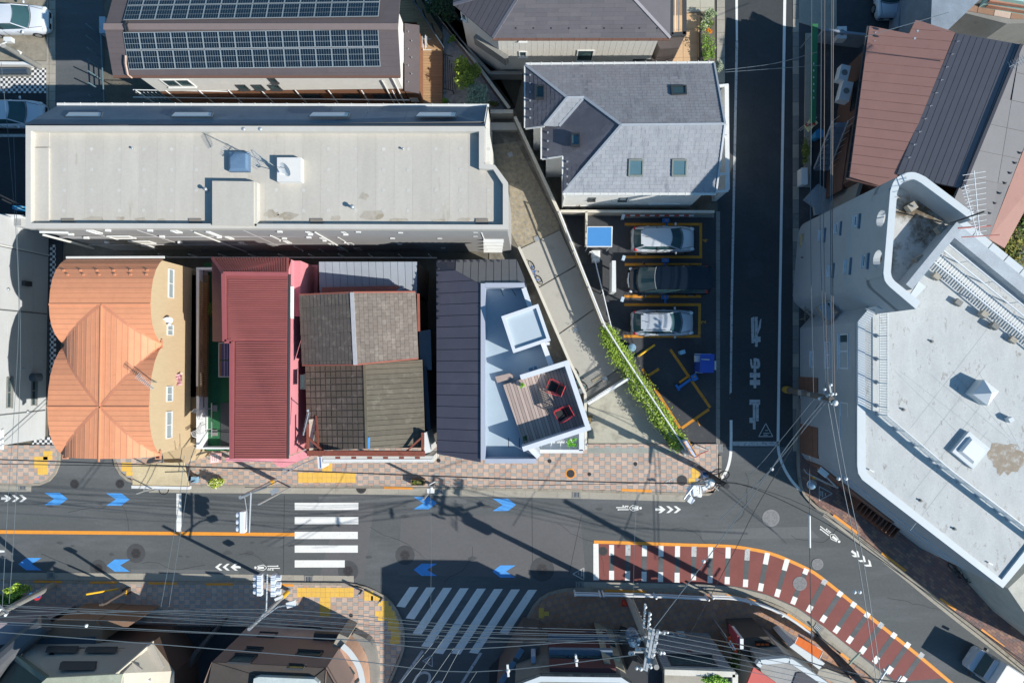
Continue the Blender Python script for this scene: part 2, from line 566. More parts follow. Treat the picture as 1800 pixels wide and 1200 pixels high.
NEp=[(1392,-300),(1470,-300),(1470,500),(1450,800),(1560,900),(1900,1180),(1900,1260),(1755,1136),(1677,1074),(1464,905),(1440,893),(1415,872),(1402,845),(1394,815)]
NE2=[(1404,700),(1560,700),(1700,950),(1960,1180),(1960,1300),(1763,1139),(1677,1072),(1464,904),(1440,890),(1417,868),(1407,845),(1404,800)]
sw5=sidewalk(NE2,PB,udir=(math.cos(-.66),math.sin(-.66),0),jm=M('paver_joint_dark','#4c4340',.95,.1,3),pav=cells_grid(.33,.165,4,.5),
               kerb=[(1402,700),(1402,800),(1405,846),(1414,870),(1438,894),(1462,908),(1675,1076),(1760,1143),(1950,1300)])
gut=[([(-60,857),(55,858)],.42),([(262,859),(640,862),(1000,869),(1205,875)],.46),
       ([(-60,1012),(300,1014),(622,1018)],.46),
       ([(1012,1028),(1200,1032),(1270,1035),(1307,1040),(1346,1051),(1384,1067),(1424,1090),(1497,1148),(1535,1178),(1580,1215)],.44),
       ([(1450,900),(1560,984),(1668,1072),(1780,1158),(1840,1205)],.55)]
for pts,w in gut:
 kerbpath('gutter_slab',smooth_path(GP(pts,0),4),w,road,mat=CONC,z0=0,h=.012,seg=1.9)
for k in range(24):
 y0=372+k*17.3
 mb=MB();mb.prism(GP([(1258.5,y0),(1265.5,y0),(1265.5,y0+16.7),(1258.5,y0+16.7)]),-.03,.02)
 obj('gutter_slab',mb,CONC2,side)
for k in range(34):
 y0=-40+k*24.5
 mb=MB();mb.prism(GP([(1393.5,y0),(1404,y0),(1404,y0+23.8),(1393.5,y0+23.8)]),-.03,.03)
 obj('gutter_slab',mb,CONC2 if k % 3 else CONC,side)
for k in range(16):
 y0=-30+k*22
 if y0>330: break
 mb=MB();mb.prism(GP([(1260,y0),(1274,y0),(1274,y0+21.4),(1260,y0+21.4)]),-.03,.03)
 obj('gutter_slab',mb,CONC,side)
for k in range(16):
 y0=-30+k*16
 for x0,x1 in ((82,86),(87,98)):
  mb=MB();mb.prism(GP([(x0,y0),(x1-.4,y0),(x1-.4,y0+15.5),(x0,y0+15.5)]),-.03,.03)
  obj('gutter_slab',mb,CONC,side)
def tact(sw,rects,zz=.137):
 for (x0,y0,x1,y1) in rects:
  nx=max(1,round((x1-x0)/8.5));ny=max(1,round((y1-y0)/8.5))
  for i in range(nx):
   for j in range(ny):
    mb=MB()
    a=(x0+(x1-x0)*i/nx+.2,y0+(y1-y0)*j/ny+.2)
    b=(x0+(x1-x0)*(i+1)/nx-.2,y0+(y1-y0)*(j+1)/ny-.2)
    mb.prism(GP([a,(b[0],a[1]),b,(a[0],b[1])],zz),-.03,zz+.01)
    obj('tactile_tile',mb,YEL,sw)
tact(sw1,[(76,792,92,808),(60,802,84,822),(66,822,84,834)])
tact(sw2,[(214,812,232,828),(222,828,240,836),(524,830,625,848),(566,813,584,830)])
tact(sw3,[(522,1032,622,1049),(562,1049,581,1084),(640,1038,656,1055),(652,1046,668,1055),(664,1055,683,1064),(671,1064,689,1073),(659,1073,694,1082),(664,1082,697,1090),(682,1090,701,1107),(687,1107,704,1122),(685,1122,703,1131)])
tact(sw4,[(947,1068,956,1086),(956,1074,965,1082)])
tact(sw2,[(1215,822,1230,840),(1210,840,1222,850)],.138)
mb=MB()
for a,b in (((62,1020),(112,1021)),((161,1022),(208,1022)),((263,1023),(313,1024)),((364,1025),(412,1025)),((488,1026),(517,1027)),((1062,1036),(1135,1038)),((1092,860),(1145,862)),((676,856),(726,857)),((1276,1044),(1328,1055)),((1382,1077),(1424,1105)),((1476,1146),(1490,1157)),((1463,904),(1506,936)),((1548,970),(1590,1002)),((1650,1050),(1678,1070)),((1722,1104),(1762,1135))):
 stripe(mb,G(*a),G(*b),.15,.147)
obj('kerb_paint',mb,ORANGE,road)
# ---------------- painted markings, children of the road ----------------
def mark(name,polys,mat=WHITE,parent=road,z=.008):
 mb=MB()
 for p in polys: mb.add(GP(p,z),[list(range(len(p)))])
 return obj(name,mb,mat,parent)
for y0,x1 in ((883,630),(908,630),(934,629),(958,629),(984,606)):
 mark('crosswalk_stripe',[[(518,y0),(x1,y0),(x1,y0+12.7),(518,y0+12.7)]])
dg=[((720,1031),(735,1031),(712,1066),(701,1060)),((749,1031),(764,1032),(727,1089),(715,1083)),((779,1032),(794,1033),(742,1112),(736,1113),(729,1107)),
      ((808,1033),(824,1033),(771,1116),(782,1118),(767,1145),(752,1144)),((838,1033),(854,1034),(782,1144),(767,1143)),
      ((868,1034),(885,1035),(812,1145),(797,1144)),((899,1035),(914,1036),(842,1146),(827,1145)),((928,1036),(944,1036),(896,1112),(880,1112))]
dg=[]
for x in (720,749.5,779,808.5,838.5,868.5,898.5,928.5):
 dg.append(x)
for i,x in enumerate(dg):
 le=(36,56,82,104,115,115,113,78)[i]
 y=1031+i*.7
 dx=le*.655
 mark('crosswalk_stripe',[[(x,y),(x+15.5,y),(x+15.5-dx,y+le),(x-dx,y+le-2)]])
mark('centre_line',[[(-60,930.5),(300,934),(518,936),(518,942),(300,940),(-60,937)]],ORANGE)
mark('stop_line',[[(310,867),(319,867),(319,935),(310,935)]])
mark('stop_line',[[(1287,775.5),(1369,775.5),(1369,783.5),(1287,783.5)]],WORN,side)
mark('stop_line',[[(-60,962),(8,967),(8,970),(-60,975)]])
def arrow(x,y,w,h,d,mat):
 k=w*.38
 if d>0: p=[(x,y),(x+w-k*.9,y),(x+w,y+h/2),(x+w-k*.9,y+h),(x,y+h),(x+w*.42,y+h/2)]
 else: p=[(x+w,y),(x+k*.9,y),(x,y+h/2),(x+k*.9,y+h),(x+w,y+h),(x+w*.58,y+h/2)]
 mb=MB();q=GP(p,.008)
 mb.add(q,[(0,1,2,5),(5,2,3,4)])
 obj('arrow_marking',mb,mat,road)
for x,y,d in ((78,865.5,1),(186.5,866.5,1),(727,873,1),(866,876,1),(32,980,-1),(187.5,982.5,-1),(727,990,-1),(865.5,993,-1)):
 arrow(x,y,41,21.5,d,BLUEP)
def tf(P0,ang,pts):
 ca,sa=math.cos(ang),math.sin(ang)
 return [(P0[0]+x*ca-y*sa,P0[1]+x*sa+y*ca) for x,y in pts]
def bike_arrows(P0,ang,s=1.0):
 mb=MB()
 for k,x in enumerate((0,14,27)):
  sh=[(x+1,-6),(x+6,-6),(x+14,0),(x+6,6),(x+1,6),(x+8,0)]
  q=GP(tf(P0,ang,[(a*s,b*s) for a,b in sh]),.008)
  mb.add(q,[(0,1,2,5),(5,2,3,4)])
 mb.add(GP(tf(P0,ang,[(-4*s,-2*s),(9*s,-2*s),(9*s,2*s),(-4*s,2*s)]),.009),[(0,1,2,3)])
 obj('arrow_marking',mb,WHITE,road)
def bike_mark(P0,ang,s=1.0):
 mb=MB()
 def seg(a,b,w,z=.008):
  A,B=tf(P0,ang,[(a[0]*s,a[1]*s),(b[0]*s,b[1]*s)])
  stripe(mb,G(*A),G(*B),w*s/28,z)
 for a,b,w in (((0,-1),(18,-1),1.6),((4,2.6),(22,2.6),1.6),((15,-3.6),(22,-3.6),1.6),((23,-.5),(29,-5),1.1),((29,-5),(40,-2.5),1.1),((23,.5),(29,5),1.1),((29,5),(40,2.5),1.1),((28,0),(39,0),4.2)):
  seg(a,b,w,.008+R.random()*.001)
 for x,y,r in ((12.5,-3.8,1.4),(4,2.8,1.4),(43,0,2.3),(20,-1,1)):
  c=G(*tf(P0,ang,[(x*s,y*s)])[0],.0095);mb.disc(c,r*s/28,10)
 obj('cycle_marking',mb,WHITE,road)
bike_mark((1083,892.5),0);bike_arrows((1156,895),0)
bike_mark((492,997),math.pi);bike_arrows((419,996),math.pi)
bike_arrows((6,875.5),0)
bike_mark((1441,925),.66);bike_arrows((1500,970),.66)
mark('edge_line',[[(1292,-60),(1297,-60),(1297,72),(1293.5,72)]],WHITE,side)
mark('edge_line',[[(1293,73),(1297.5,73),(1288,545),(1286,700),(1282.5,700),(1284,545)]],WORN,side)
mb=MB();ribbon(mb,smooth_path([G(*p) for p in ((1285,738),(1285,775),(1284,800),(1279,822),(1270,838),(1257,848))],4),.17);obj('edge_line',mb,WHITE,side)
mark('edge_line',[[(1378,-60),(1383,-60),(1373,545),(1370,783),(1365,783),(1368.5,545)]],WHITE,side)
mb=MB();ribbon(mb,smooth_path([G(*p) for p in ((1367.5,783),(1370,800),(1378,822),(1392,845),(1408,862))],4),.17);obj('edge_line',mb,WHITE,side)
def rects(name,L,parent,mat=WHITE,z=.008):
 mb=MB()
 for i,q in enumerate(L):
  mb.add(GP(q,z+i*.0006),[list(range(len(q)))])
 return obj(name,mb,mat,parent)
def sc(L): return [[(1280+x*120/514,520+y*120/514) for x,y in q] for q in L]
rects('painted_letter',sc([[(160,780),(240,780),(240,818),(160,818)],[(186,818),(206,818),(206,1003),(186,1003)],[(210,818),(230,818),(230,942),(210,942)],[(160,916),(186,916),(186,955),(160,955)]]),side,WORN)
rects('painted_letter',sc([[(163,578),(240,578),(240,614),(163,614)],[(163,632),(240,632),(240,670),(163,670)],[(191,468),(211,468),(211,694),(191,694)],[(211,468),(232,475),(240,498),(240,528),(230,546),(192,548),(192,528),(214,526),(220,510),(218,496),(211,490)],[(166,472),(178,478),(182,520),(192,528),(192,548),(176,544),(166,520)]]),side,WORN)
rects('painted_letter',sc([[(202,158),(222,158),(222,382),(202,382)],[(178,306),(244,306),(244,346),(178,346)],[(172,166),(190,158),(198,158),(196,355),(176,355)],[(222,290),(212,300),(240,180),(250,170),(244,240)]]),side,WORN)
def tri_mark(c,ang,parent,s=13,z=.008):
 mb=MB()
 P=[G(*p) for p in tf(c,ang,[(0,-s),(s*.95,s*.75),(-s*.95,s*.75)])]
 for i in range(3): stripe(mb,P[i],P[(i+1) % 3],.05,z+i*.0006)
 for dx,dy,w in ((-4,4,6),(1.5,4,5),(-1,-1,5),(-4,7,8)):
  a,b=tf(c,ang,[(dx,dy),(dx+w,dy)])
  stripe(mb,G(*a),G(*b),.05,z+.003)
 obj('triangle_marking',mb,WORN,parent)
tri_mark((1346,757),0,side);tri_mark((1448,866),math.pi/2,sw5,z=.155);tri_mark((1176,848),-math.pi/2,sw2,10,z=.155);tri_mark((1018,1008),-math.pi/2,road,11);tri_mark((755,1162),2.6,road,10)
mark('edge_line',[[(741,1142),(746,1143),(706,1201),(668,1260),(662,1260),(700,1200)]],WORN)
mark('edge_line',[[(843,1146),(848,1147),(790,1240),(784,1240)]],WORN)
mb=MB();ribbon(mb,smooth_path([G(*p) for p in ((725,1204),(733,1188),(744,1181),(754,1184),(755,1194),(748,1206))],5),.16)
ribbon(mb,smooth_path([G(*p) for p in ((760,1210),(766,1200),(774,1198),(780,1206))],5),.16);obj('painted_letter',mb,WORN,road)
ctr=[(1044,952),(1100,953.5),(1200,957),(1270,959),(1310,963),(1360,974),(1420,1000),(1450,1020),(1500,1060),(1560,1108),(1620,1156),(1690,1215)]
inn=[(1044,1020),(1100,1021),(1200,1024),(1240,1026),(1270,1027),(1309,1033),(1347,1044),(1388,1061),(1424,1082),(1496,1138),(1542,1171),(1600,1217)]
oc=smooth_path(GP(ctr,0),8);ic=smooth_path(GP(inn,0),8)
N=len(oc)-1
def pa(P,t):
 L=[0]
 for i in range(len(P)-1): L.append(L[-1]+(P[i+1]-P[i]).length)
 s=t*L[-1]
 for i in range(len(P)-1):
  if s <= L[i+1]+1e-6: return lerp(P[i],P[i+1],(s-L[i])/(L[i+1]-L[i]))
 return P[-1]
mb=MB()
for i in range(40):
 a,b,c,d=pa(oc,i/40),pa(oc,(i+1)/40),pa(ic,(i+1)/40),pa(ic,i/40)
 q=[lerp(a,d,.04),lerp(b,c,.04),c,d]
 if i >= 38: break
 mb.add([Vector((p.x,p.y,.006)) for p in q],[(0,1,2,3)])
obj('red_paving',mb,REDP,road)
mb=MB();ribbon(mb,[pa(oc,i/60) for i in range(61)],.2,.011);obj('edge_line',mb,ORANGE,road)
mark('zone_line',[[(1043,955),(1052,955),(1053,1019),(1043,1019)]],z=.0125)
top_x=[(1075,957),(1104,957),(1133,958),(1162,958.5),(1191,959),(1220,960),(1249,961),(1280,961),(1314,964),(1349,971),(1384,982),(1418,999),(1451,1018),(1479,1039),(1503,1058),(1527,1076),(1551,1094),(1574,1112),(1598,1129),(1622,1147)]
bot_x=[(1075,1019),(1103,1020),(1132,1021),(1161,1022),(1190,1023),(1219,1019),(1248,1024),(1278,1026),(1310,1031),(1336,1038),(1365,1048),(1393,1061),(1420,1075),(1444,1092),(1467,1111),(1490,1129),(1513,1147),(1536,1164),(1560,1182),(1584,1200)]
for (ax,ay),(bx,by) in zip(top_x,bot_x):
 a,b=G(ax,ay,0),G(bx,by,0)
 mb=MB();stripe(mb,a,b,.30,.009);obj('zone_bar',mb,ASPH,road)
 mb=MB();stripe(mb,a,lerp(a,b,.30 if ax<1400 else .15),.31,.0125);obj('zone_line',mb,WHITE if R.random()<.7 else WORN,road)
 mb=MB();stripe(mb,lerp(a,b,.73 if ax<1210 else .8),b,.31,.0125);obj('zone_line',mb,WHITE,road)
MH=M('manhole_iron','#4d4a4a',.7,.15,6,metal=.2)
RING=M('asphalt_ring','#4f5154',.9,.12,.5,bump=.5,bsc=120)
MHP=M('cover_pattern','#7e7e80',.85,.1,4)
MHL=M('manhole_concrete','#8c8c8e',.85,.1,4)
def manhole(px,py,r,label,ring=None,rr=0,z=.006,mat=MH,ringmat=None):
 ringmat=ringmat or RING
 c=G(px,py,z)
 t=thing('manhole_cover',label,'manhole',(c.x,c.y,0),'round covers in the road and pavements')
 mb=MB();mb.cyl((c.x,c.y,z-.02),r/28,.026,24);obj('lid',mb,mat,t)
 mb=MB()
 for q in (.45,.72): mb.disc((c.x,c.y,z+.0065),r*q/28,24,0,(r*q-.9)/28)
 for k in range(6):
  a=k*math.pi/3
  mb.beam((c.x+math.cos(a)*r*.2/28,c.y+math.sin(a)*r*.2/28,z+.008),(c.x+math.cos(a)*r*.9/28,c.y+math.sin(a)*r*.9/28,z+.008),.03,.004)
 obj('lid_pattern',mb,MHP if mat is MHL else DARKM,t)
 if rr:
  mb=MB();mb.disc((c.x,c.y,z+.001),rr/28,28,0,r/28);obj('surround',mb,ringmat,t)
manhole(131,850,8,'round iron manhole in the side street mouth, left of its pair',z=.006)
manhole(211,850,8,'round iron manhole in the side street mouth beside the curved kerb',z=.006)
manhole(239,972,9,'round iron manhole with a dark asphalt ring right of the lower left blue arrow',rr=17)
manhole(173,998,8,'half shaded manhole set against the gutter left of a blue arrow',rr=15)
manhole(635,858,9,'dark round manhole cut into the gutter above the zebra crossing',z=.02)
manhole(712,975,9,'round iron manhole with dark ring right of the zebra crossing',rr=17)
manhole(612,1003,9,'round manhole with dark ring at the bottom right corner of the zebra crossing',rr=18)
manhole(953,1000,10,'large round manhole with broad dark ring left of the red road zone',rr=21)
manhole(1060,968,8,'small manhole at the start of the red road zone')
manhole(1355,910,15,'big pale round cover on the asphalt below the side road mouth',mat=MHL)
manhole(1437,991,10,'pale round cover that interrupts the orange border line',mat=MHL,z=.016)
manhole(1406,1025,12,'pale round cover inside the curving red zone',mat=MHL,z=.016)
manhole(1003,832,7,'pavement manhole ringed with orange paint',rr=9,z=.145,ringmat=ORANGE)
manhole(1289,696,7,'dim round manhole beside the left edge line of the shaded side road')
manhole(1310,764,8,'dim round manhole just behind the side road stop line')
manhole(1199,844,9,'dark manhole in the pavement beside the corner pole',z=.145)
manhole(966,810,3.5,'tiny round pavement cap near the wooden deck house',z=.145)
manhole(1117,815,3.5,'tiny round pavement cap below the hedge wall',z=.145)
manhole(1036,833,3.2,'tiny round cap right of the orange ringed manhole',z=.145)
manhole(617,1081,3.5,'tiny round cap right of the yellow tactile strip',z=.145)
manhole(771,809,3.5,'tiny round cap at the pavement edge by the navy roof corner',z=.145)
def drain(px,py,w,h,label,rz=0):
 c=G(px,py,0)
 t=thing('drain_grate',label,'drain',(c.x,c.y,0),'drain grates along the gutters')
 fr=MB();sl_=MB()
 W_,H_=w/28,h/28
 ca,sa=math.cos(rz),math.sin(rz)
 def rot(x,y): return (c.x+x*ca-y*sa,c.y+x*sa+y*ca)
 mb=MB();mb.box((c.x,c.y,.014),(W_,H_,.012),rz);obj('pit',mb,BLACK,t)
 for s in (-1,1):
  x,y=rot(0,s*H_/2);fr.box((x,y,.02),(W_+.12,.07,.03),rz)
  x,y=rot(s*W_/2,0);fr.box((x,y,.021),(.07,H_,.03),rz)
 obj('frame',fr,CONC2,t)
 for k in range(5):
  x,y=rot(W_*(-.4+.2*k),0)
  mb=MB();mb.box((x,y,.024),(.035,H_-.07,.016),rz);obj('bar',mb,STEEL,t)
drain(40,855,12,11,'drain grate at the left frame end of the upper gutter')
drain(259,857,12,11,'drain grate in the gutter below the motor scooter')
drain(90,1010,11,10,'drain grate in the lower left gutter beside a blue arrow')
drain(543,1018,13,12,'drain grate in the gutter under the zebra crossing')
drain(773,863,11,10,'drain grate beside the planter in the upper gutter')
drain(1013,869,12,10,'drain grate in the pale gutter above the first cycle marking')
drain(1019,1027,12,9,'drain grate at the left end of the red zone gutter')
drain(1236,1034,12,9,'shaded drain grate in the middle of the red zone gutter')
drain(1437,1103,12,10,'tilted drain grate in the curved gutter above the orange awning',-.65)
drain(1264,787,10,12,'drain grate at the car park corner beside the stop line')
GLASS=M('window_glass','#3d5257',.12,.1,1.5,metal=.0,bump=0,c2='#5c7276',thr=.55,sc2=.9)
GLASSW=M('frosted_glass','#c9d2d2',.25,.05,2,bump=0)
FRW=M('white_frame','#e8e9e8',.5,.04,3)
FRD=M('dark_frame','#45474a',.5,.04,3)
PIPE=M('white_pipe','#e6e6e2',.5,.05,3)
def wall_poly(name,parent,top,z0,mat,ztop=None):
 mb=MB();n=len(top)
 for i in range(n):
  a,b=top[i],top[(i+1) % n]
  za=a.z if ztop is None else ztop;zb=b.z if ztop is None else ztop
  mb.add([(a.x,a.y,z0),(b.x,b.y,z0),(b.x,b.y,zb),(a.x,a.y,za)],[(0,1,2,3)])
 return obj(name,mb,mat,parent)
def wbox(A,B,u0,u1,z0,z1,dep,out,m=0,mb=None):
 e=Vector((B.x-A.x,B.y-A.y,0)).normalized()
 n=out
 mb=mb or MB()
 p=lambda u,d: Vector((A.x+e.x*u+n.x*d,A.y+e.y*u+n.y*d,0))
 a,b,c,d=p(u0,-.03),p(u1,-.03),p(u1,dep),p(u0,dep)
 mb.prism([a,b,c,d],z0,z1,m,bottom=True)
 return mb
def outn(A,B):
 e=Vector((B.x-A.x,B.y-A.y,0)).normalized()
 n=Vector((-e.y,e.x,0))
 mid=(A+B)/2
 if n.x*-mid.x+n.y*-mid.y<0: n=-n
 return n
def window(parent,A,B,p1,p2,frame=FRW,glass=GLASS,fw=.06,dep=.05,name='window',split=False,sill=True):
 u0,z1,L=WP(A,B,*p1);u1,z0,L=WP(A,B,*p2)
 if u1<u0: u0,u1=u1,u0
 if z1<z0: z0,z1=z1,z0
 n=outn(A,B)
 mb=MB()
 wbox(A,B,u0,u1,z1-fw,z1,dep,n,0,mb);wbox(A,B,u0,u1,z0,z0+fw,dep,n,0,mb)
 wbox(A,B,u0,u0+fw,z0+fw,z1-fw,dep,n,0,mb);wbox(A,B,u1-fw,u1,z0+fw,z1-fw,dep,n,0,mb)
 if split: wbox(A,B,(u0+u1)/2-fw/2,(u0+u1)/2+fw/2,z0+fw,z1-fw,dep*.8,n,0,mb)
 w=obj(name,mb,frame,parent)
 mb=wbox(A,B,u0+fw,u1-fw,z0+fw,z1-fw,.012,n);obj('pane',mb,glass,w)
 if sill:
  mb=wbox(A,B,u0-.03,u1+.03,z0-.05,z0-.003,dep+.06,n);obj('sill',mb,frame,w)
 return w
def skylight(parent,pts,z,h=.12,frame=FRD,glass=None,name='skylight',w=.08):
 P=GP(pts,z) if not isinstance(pts[0],Vector) else pts
 mb=MB()
 c=sum(P,Vector())/4
 I=[p+(c-p).normalized()*w*1.4 for p in P]
 up=Vector((0,0,h))
 for i in range(4):
  j=(i+1) % 4
  mb.prism([P[i]+up,P[j]+up,I[j]+up,I[i]+up],-h-.02,None)
 f=obj(name,mb,frame,parent)
 mb=MB();mb.add([p+up*.6 for p in I],[(0,1,2,3)]);obj('pane',mb,glass or GLASS,f)
 return f
def gutter(parent,a,b,r=.06,mat=PIPE,brackets=0):
 mb=MB();mb.beam(a,b,r*2,r*1.4)
 g=obj('gutter',mb,mat,parent)
 for k in range(brackets):
  p=lerp(a,b,(k+.5)/brackets)
  mb=MB();mb.beam(p+Vector((0,-.1,.03)),p+Vector((0,.1,.05)),.03,.03);obj('bracket',mb,mat,g)
 return g
def downpipe(parent,A,B,ptop,z0=.2,mat=PIPE,r=.045,z1=None):
 u,z,L=WP(A,B,*ptop)
 e=(B-A);e.z=0;e.normalize();n=outn(A,B)
 p=A+e*u+n*(r+.03)
 mb=MB();mb.cyl((p.x,p.y,z0),r,(z1 or z)-z0,8);return obj('downpipe',mb,mat,parent)
def ridge_cap(parent,pts,w,h,mat,name='ridge_cap'):
 mb=MB()
 for a,b in zip(pts[:-1],pts[1:]): mb.beam(a+Vector((0,0,h/3)),b+Vector((0,0,h/3)),w,h)
 return obj(name,mb,mat,parent)
def snow_guards(parent,pts,mat,s=.09):
 me=None
 for p in pts:
  if me is None:
   mb=MB();mb.box((0,0,.03),(s,s*.8,.07));mb.box((0,s*.4,.05),(s*1.3,.02,.1))
   o=obj('snow_guard',mb,mat,parent);me=o.data
   o.location=p-base_of(parent)
   v0=LOC[parent.name]
   for v in me.vertices: v.co+=v0
  else:
   o=bpy.data.objects.new('snow_guard',me);link(o,parent);o.location=p-base_of(parent)
# =============== A: house with solar panels ===============
def base_pt(px,py):
 p=G(px,py,0);return (p.x,p.y,0)
A_=thing('solar_house','white house with brown gable roof covered by rows of solar panels','house',base_pt(450,90))
RB=M('roof_brown','#635a5c',.7,.07,1.2,rnd=.03,bump=.3,bsc=60)
rw,re_=G(184,48,6.9),G(699,48,6.9)
sw_,se_=G(197,133,6.1),G(703,133,6.1)
nw_,ne_=Vector((rw.x,2*rw.y-sw_.y,6.1)),Vector((re_.x,2*rw.y-sw_.y,6.1))
sw_.x=rw.x;se_.x=re_.x
rslab(A_,'roof',[rw,re_,se_,sw_],.14,RB);rslab(A_,'roof',[rw,nw_,ne_,re_],.14,RB)
tile_face(A_,'roof_panel',[sw_,se_,re_,rw],(1,0,0),cells_grid(3.0,.28,1,.5),[RB],th=.012,gap=.008,tilt=.01)
tile_face(A_,'roof_panel',[re_,rw,nw_,ne_],(-1,0,0),cells_grid(3.0,.28,1,.5),[RB],th=.012,gap=.008,tilt=.01)
ridge_cap(A_,[rw+Vector((-.02,0,.02)),re_+Vector((.02,0,.02))],.34,.07,M('ridge_tin','#8b7c79',.5,.05,3))
gutter(A_,sw_+Vector((0,-.06,-.03)),se_+Vector((0,-.06,-.03)),.06,M('gutter_brown','#7a5a4c',.6,.05,3))
WALLW=M('siding_white','#eceae6',.8,.04,2,bump=.2,bsc=15)
WALLB=M('wall_brown','#8a6048',.85,.07,2)
Yw=G(450,159,3.0).y;Xw=G(280,159,3.0).x;Xe=G(708,159,3.0).x
fw_=[Vector((Xw,Yw,6.0)),Vector((Xe,Yw,6.0)),Vector((Xe,nw_.y-.4,6.0)),Vector((Xw,nw_.y-.4,6.0))]
wall_poly('upper_wall',A_,fw_,3.0,WALLW)
mb=MB()
mb.add([(Xe,Yw,6),(Xe,nw_.y-.4,6),(Xe,rw.y,6.7)],[(0,1,2)]);mb.add([(Xw,Yw,6),(Xw,nw_.y-.4,6),(Xw,rw.y,6.7)],[(0,1,2)])
obj('gable_wall',mb,WALLW,A_)
wall_poly('lower_wall',A_,fw_,0,WALLB,ztop=2.97)
Sa,Sb=Vector((Xw,Yw,0)),Vector((Xe,Yw,0))
window(A_,Sa,Sb,(280,140),(345,152),split=True,glass=GLASS)
for x in (413,441,470): window(A_,Sa,Sb,(x,149),(x+26,157),frame=FRD)
window(A_,Sa,Sb,(470,137),(490,145),frame=FRD)
downpipe(A_,Sa,Sb,(672,140));downpipe(A_,Sa,Sb,(690,136),mat=WALLW)
for k,x in enumerate((530,600,655)): window(A_,Sa,Sb,(x,166),(x+35,170),frame=FRD)
Ea,Eb=Vector((Xe,Yw,0)),Vector((Xe,nw_.y,0))
window(A_,Ea,Eb,(706,105),(709,60),glass=GLASSW)
SOL=M('solar_cell','#1a2c3c',.22,.12,3,bump=0,k=.75);SOLF=M('solar_frame','#b3bfc5',.4,.04,3,metal=.2)
def solar(u0,u1,v0,v1,P,U,V,n):
 c=P+U*u0+V*v0
 fr=MB();fr.prism([P+U*u0+V*v0+n*.10,P+U*u1+V*v0+n*.10,P+U*u1+V*v1+n*.10,P+U*u0+V*v1+n*.10],-.04,None,bottom=True)
 o=obj('solar_panel',fr,SOLF,A_)
 nu,nv=6,3
 g=MB()
 uu,vv=(u1-u0-.04),(v1-v0-.04)
 for i in range(nu):
  for j in range(nv):
   a0=u0+.02+uu*i/nu+.007;a1=u0+.02+uu*(i+1)/nu-.007
   b0=v0+.02+vv*j/nv+.008;b1=v0+.02+vv*(j+1)/nv-.008
   g.add([P+U*a+V*b+n*.107 for a,b in ((a0,b0),(a1,b0),(a1,b1),(a0,b1))],[(0,1,2,3)])
 obj('solar_cells',g,SOL,o)
U=Vector((1,0,0))
def solar_rows(eL,rL,rows,x0px,x1px,npan,hh):
 V=(rL-eL).normalized();n=U.cross(V);n=n if n.z>0 else -n
 Lg=(rL-eL).length
 for (s0,s1) in rows:
  for k in range(npan):
   a=(x1px-x0px)/npan
   solar(x0px+a*k+.012,x0px+a*(k+1)-.012,s0*Lg,s1*Lg,Vector((0,eL.y,eL.z)),U,V,n)
xa,xb=G(221,90,6.6).x,G(667,90,6.6).x
solar_rows(sw_,rw,[(.12,.51),(.53,.88)],xa,xb,16,0)
solar_rows(nw_,rw,[(.06,.42),(.44,.84)],xa,xb,16,0)
mb=MB();mb.tube([G(221,98,6.7),G(221,112,6.6),G(225,132,6.4),G(232,137,6.1)],.045);obj('conduit',mb,M('conduit_beige','#d8b9a6',.6),A_)
mb=MB();mb.tube([G(225,38,7),G(223,44,7.1),G(226,56,7)],.04);mb.tube([G(221,38,7),G(219,45,7.1),G(222,57,7)],.04);obj('conduit',mb,CABLE,A_)
P=GP([(711,41),(736,42),(736,162),(711,160)],3.0)
for i in (1,2): P[i].z=2.8
rslab(A_,'lean_to_roof',P,.1,RB)
snow_guards(A_,GP([(718,57),(724,73),(718,87),(724,102),(718,116),(724,131),(718,145)],2.95),STEEL,.05)
wall_poly('lean_to_wall',A_,GP([(712,43),(733,43),(733,160),(712,160)],2.7),0,WALLB)
mb=MB();mb.box((*G(727,168,1.6)[:2],1.3),(.5,.35,.6));obj('boiler',mb,FRW,A_)
DK=M('deck_wood','#b99873',.8,.08,1.5,streak=(1,8,1),rnd=.07)
dk=thing('wooden_deck','tan plank deck between the solar house and the slanting garden wall','deck',base_pt(757,100))
dpoly=GP([(702,-40),(728,-20),(778,60),(778,184),(733,184),(733,40),(702,40)],.3)
tile_face(dk,'plank',dpoly,(1,0,0),cells_grid(3.2,.17,1,.3),[DK],th=.03,gap=.014)
mb=MB();mb.prism(dpoly,0,.28);obj('deck_base',mb,BLACK,dk)
lad=thing('clothes_rack','white folding clothes rack standing on the tan deck','clothes rack',base_pt(748,80))
mb=MB()
for a,b in (((740,69,.35),(758,69,.35)),((740,88,.35),(758,88,.35)),((744,69,.4),(744,88,.4)),((748,62,1.2),(748,86,1.2))):
 mb.beam(G(*a),G(*b),.04,.04)
obj('rack_frame',mb,WHITEM,lad)
mb=MB()
for x in (742,746,750): mb.beam(G(x,64,1.1),G(x,84,1.1),.03,.03)
for x,y in ((744,69),(744,88)): mb.beam(G(x,y,.35),G(x,y,1.1),.04,.04)
obj('rack_bar',mb,WHITEM,lad)
fn=thing('pipe_fence','white pipe fence along the dark gap south of the solar house','fence',base_pt(480,172))
mb=MB();mb.tube([G(234,171,2.1),G(720,176,2.1)],.035);obj('rail',mb,WHITEM,fn)
mb=MB();mb.tube([G(234,158,3.0),G(400,161,3.0)],.03);obj('rail',mb,WHITEM,fn)
for x in (240,292,350,402,460,520,578,636,690):
 p=G(x,160,3.1);mb=MB();mb.cyl((p.x,p.y,0),.035,3.15,6);obj('post',mb,WHITEM,fn)
mb=MB()
for k in range(24):
 p=G(238+k*7,162,2.6);mb.cyl((p.x,p.y,1.4),.012,1.2,4)
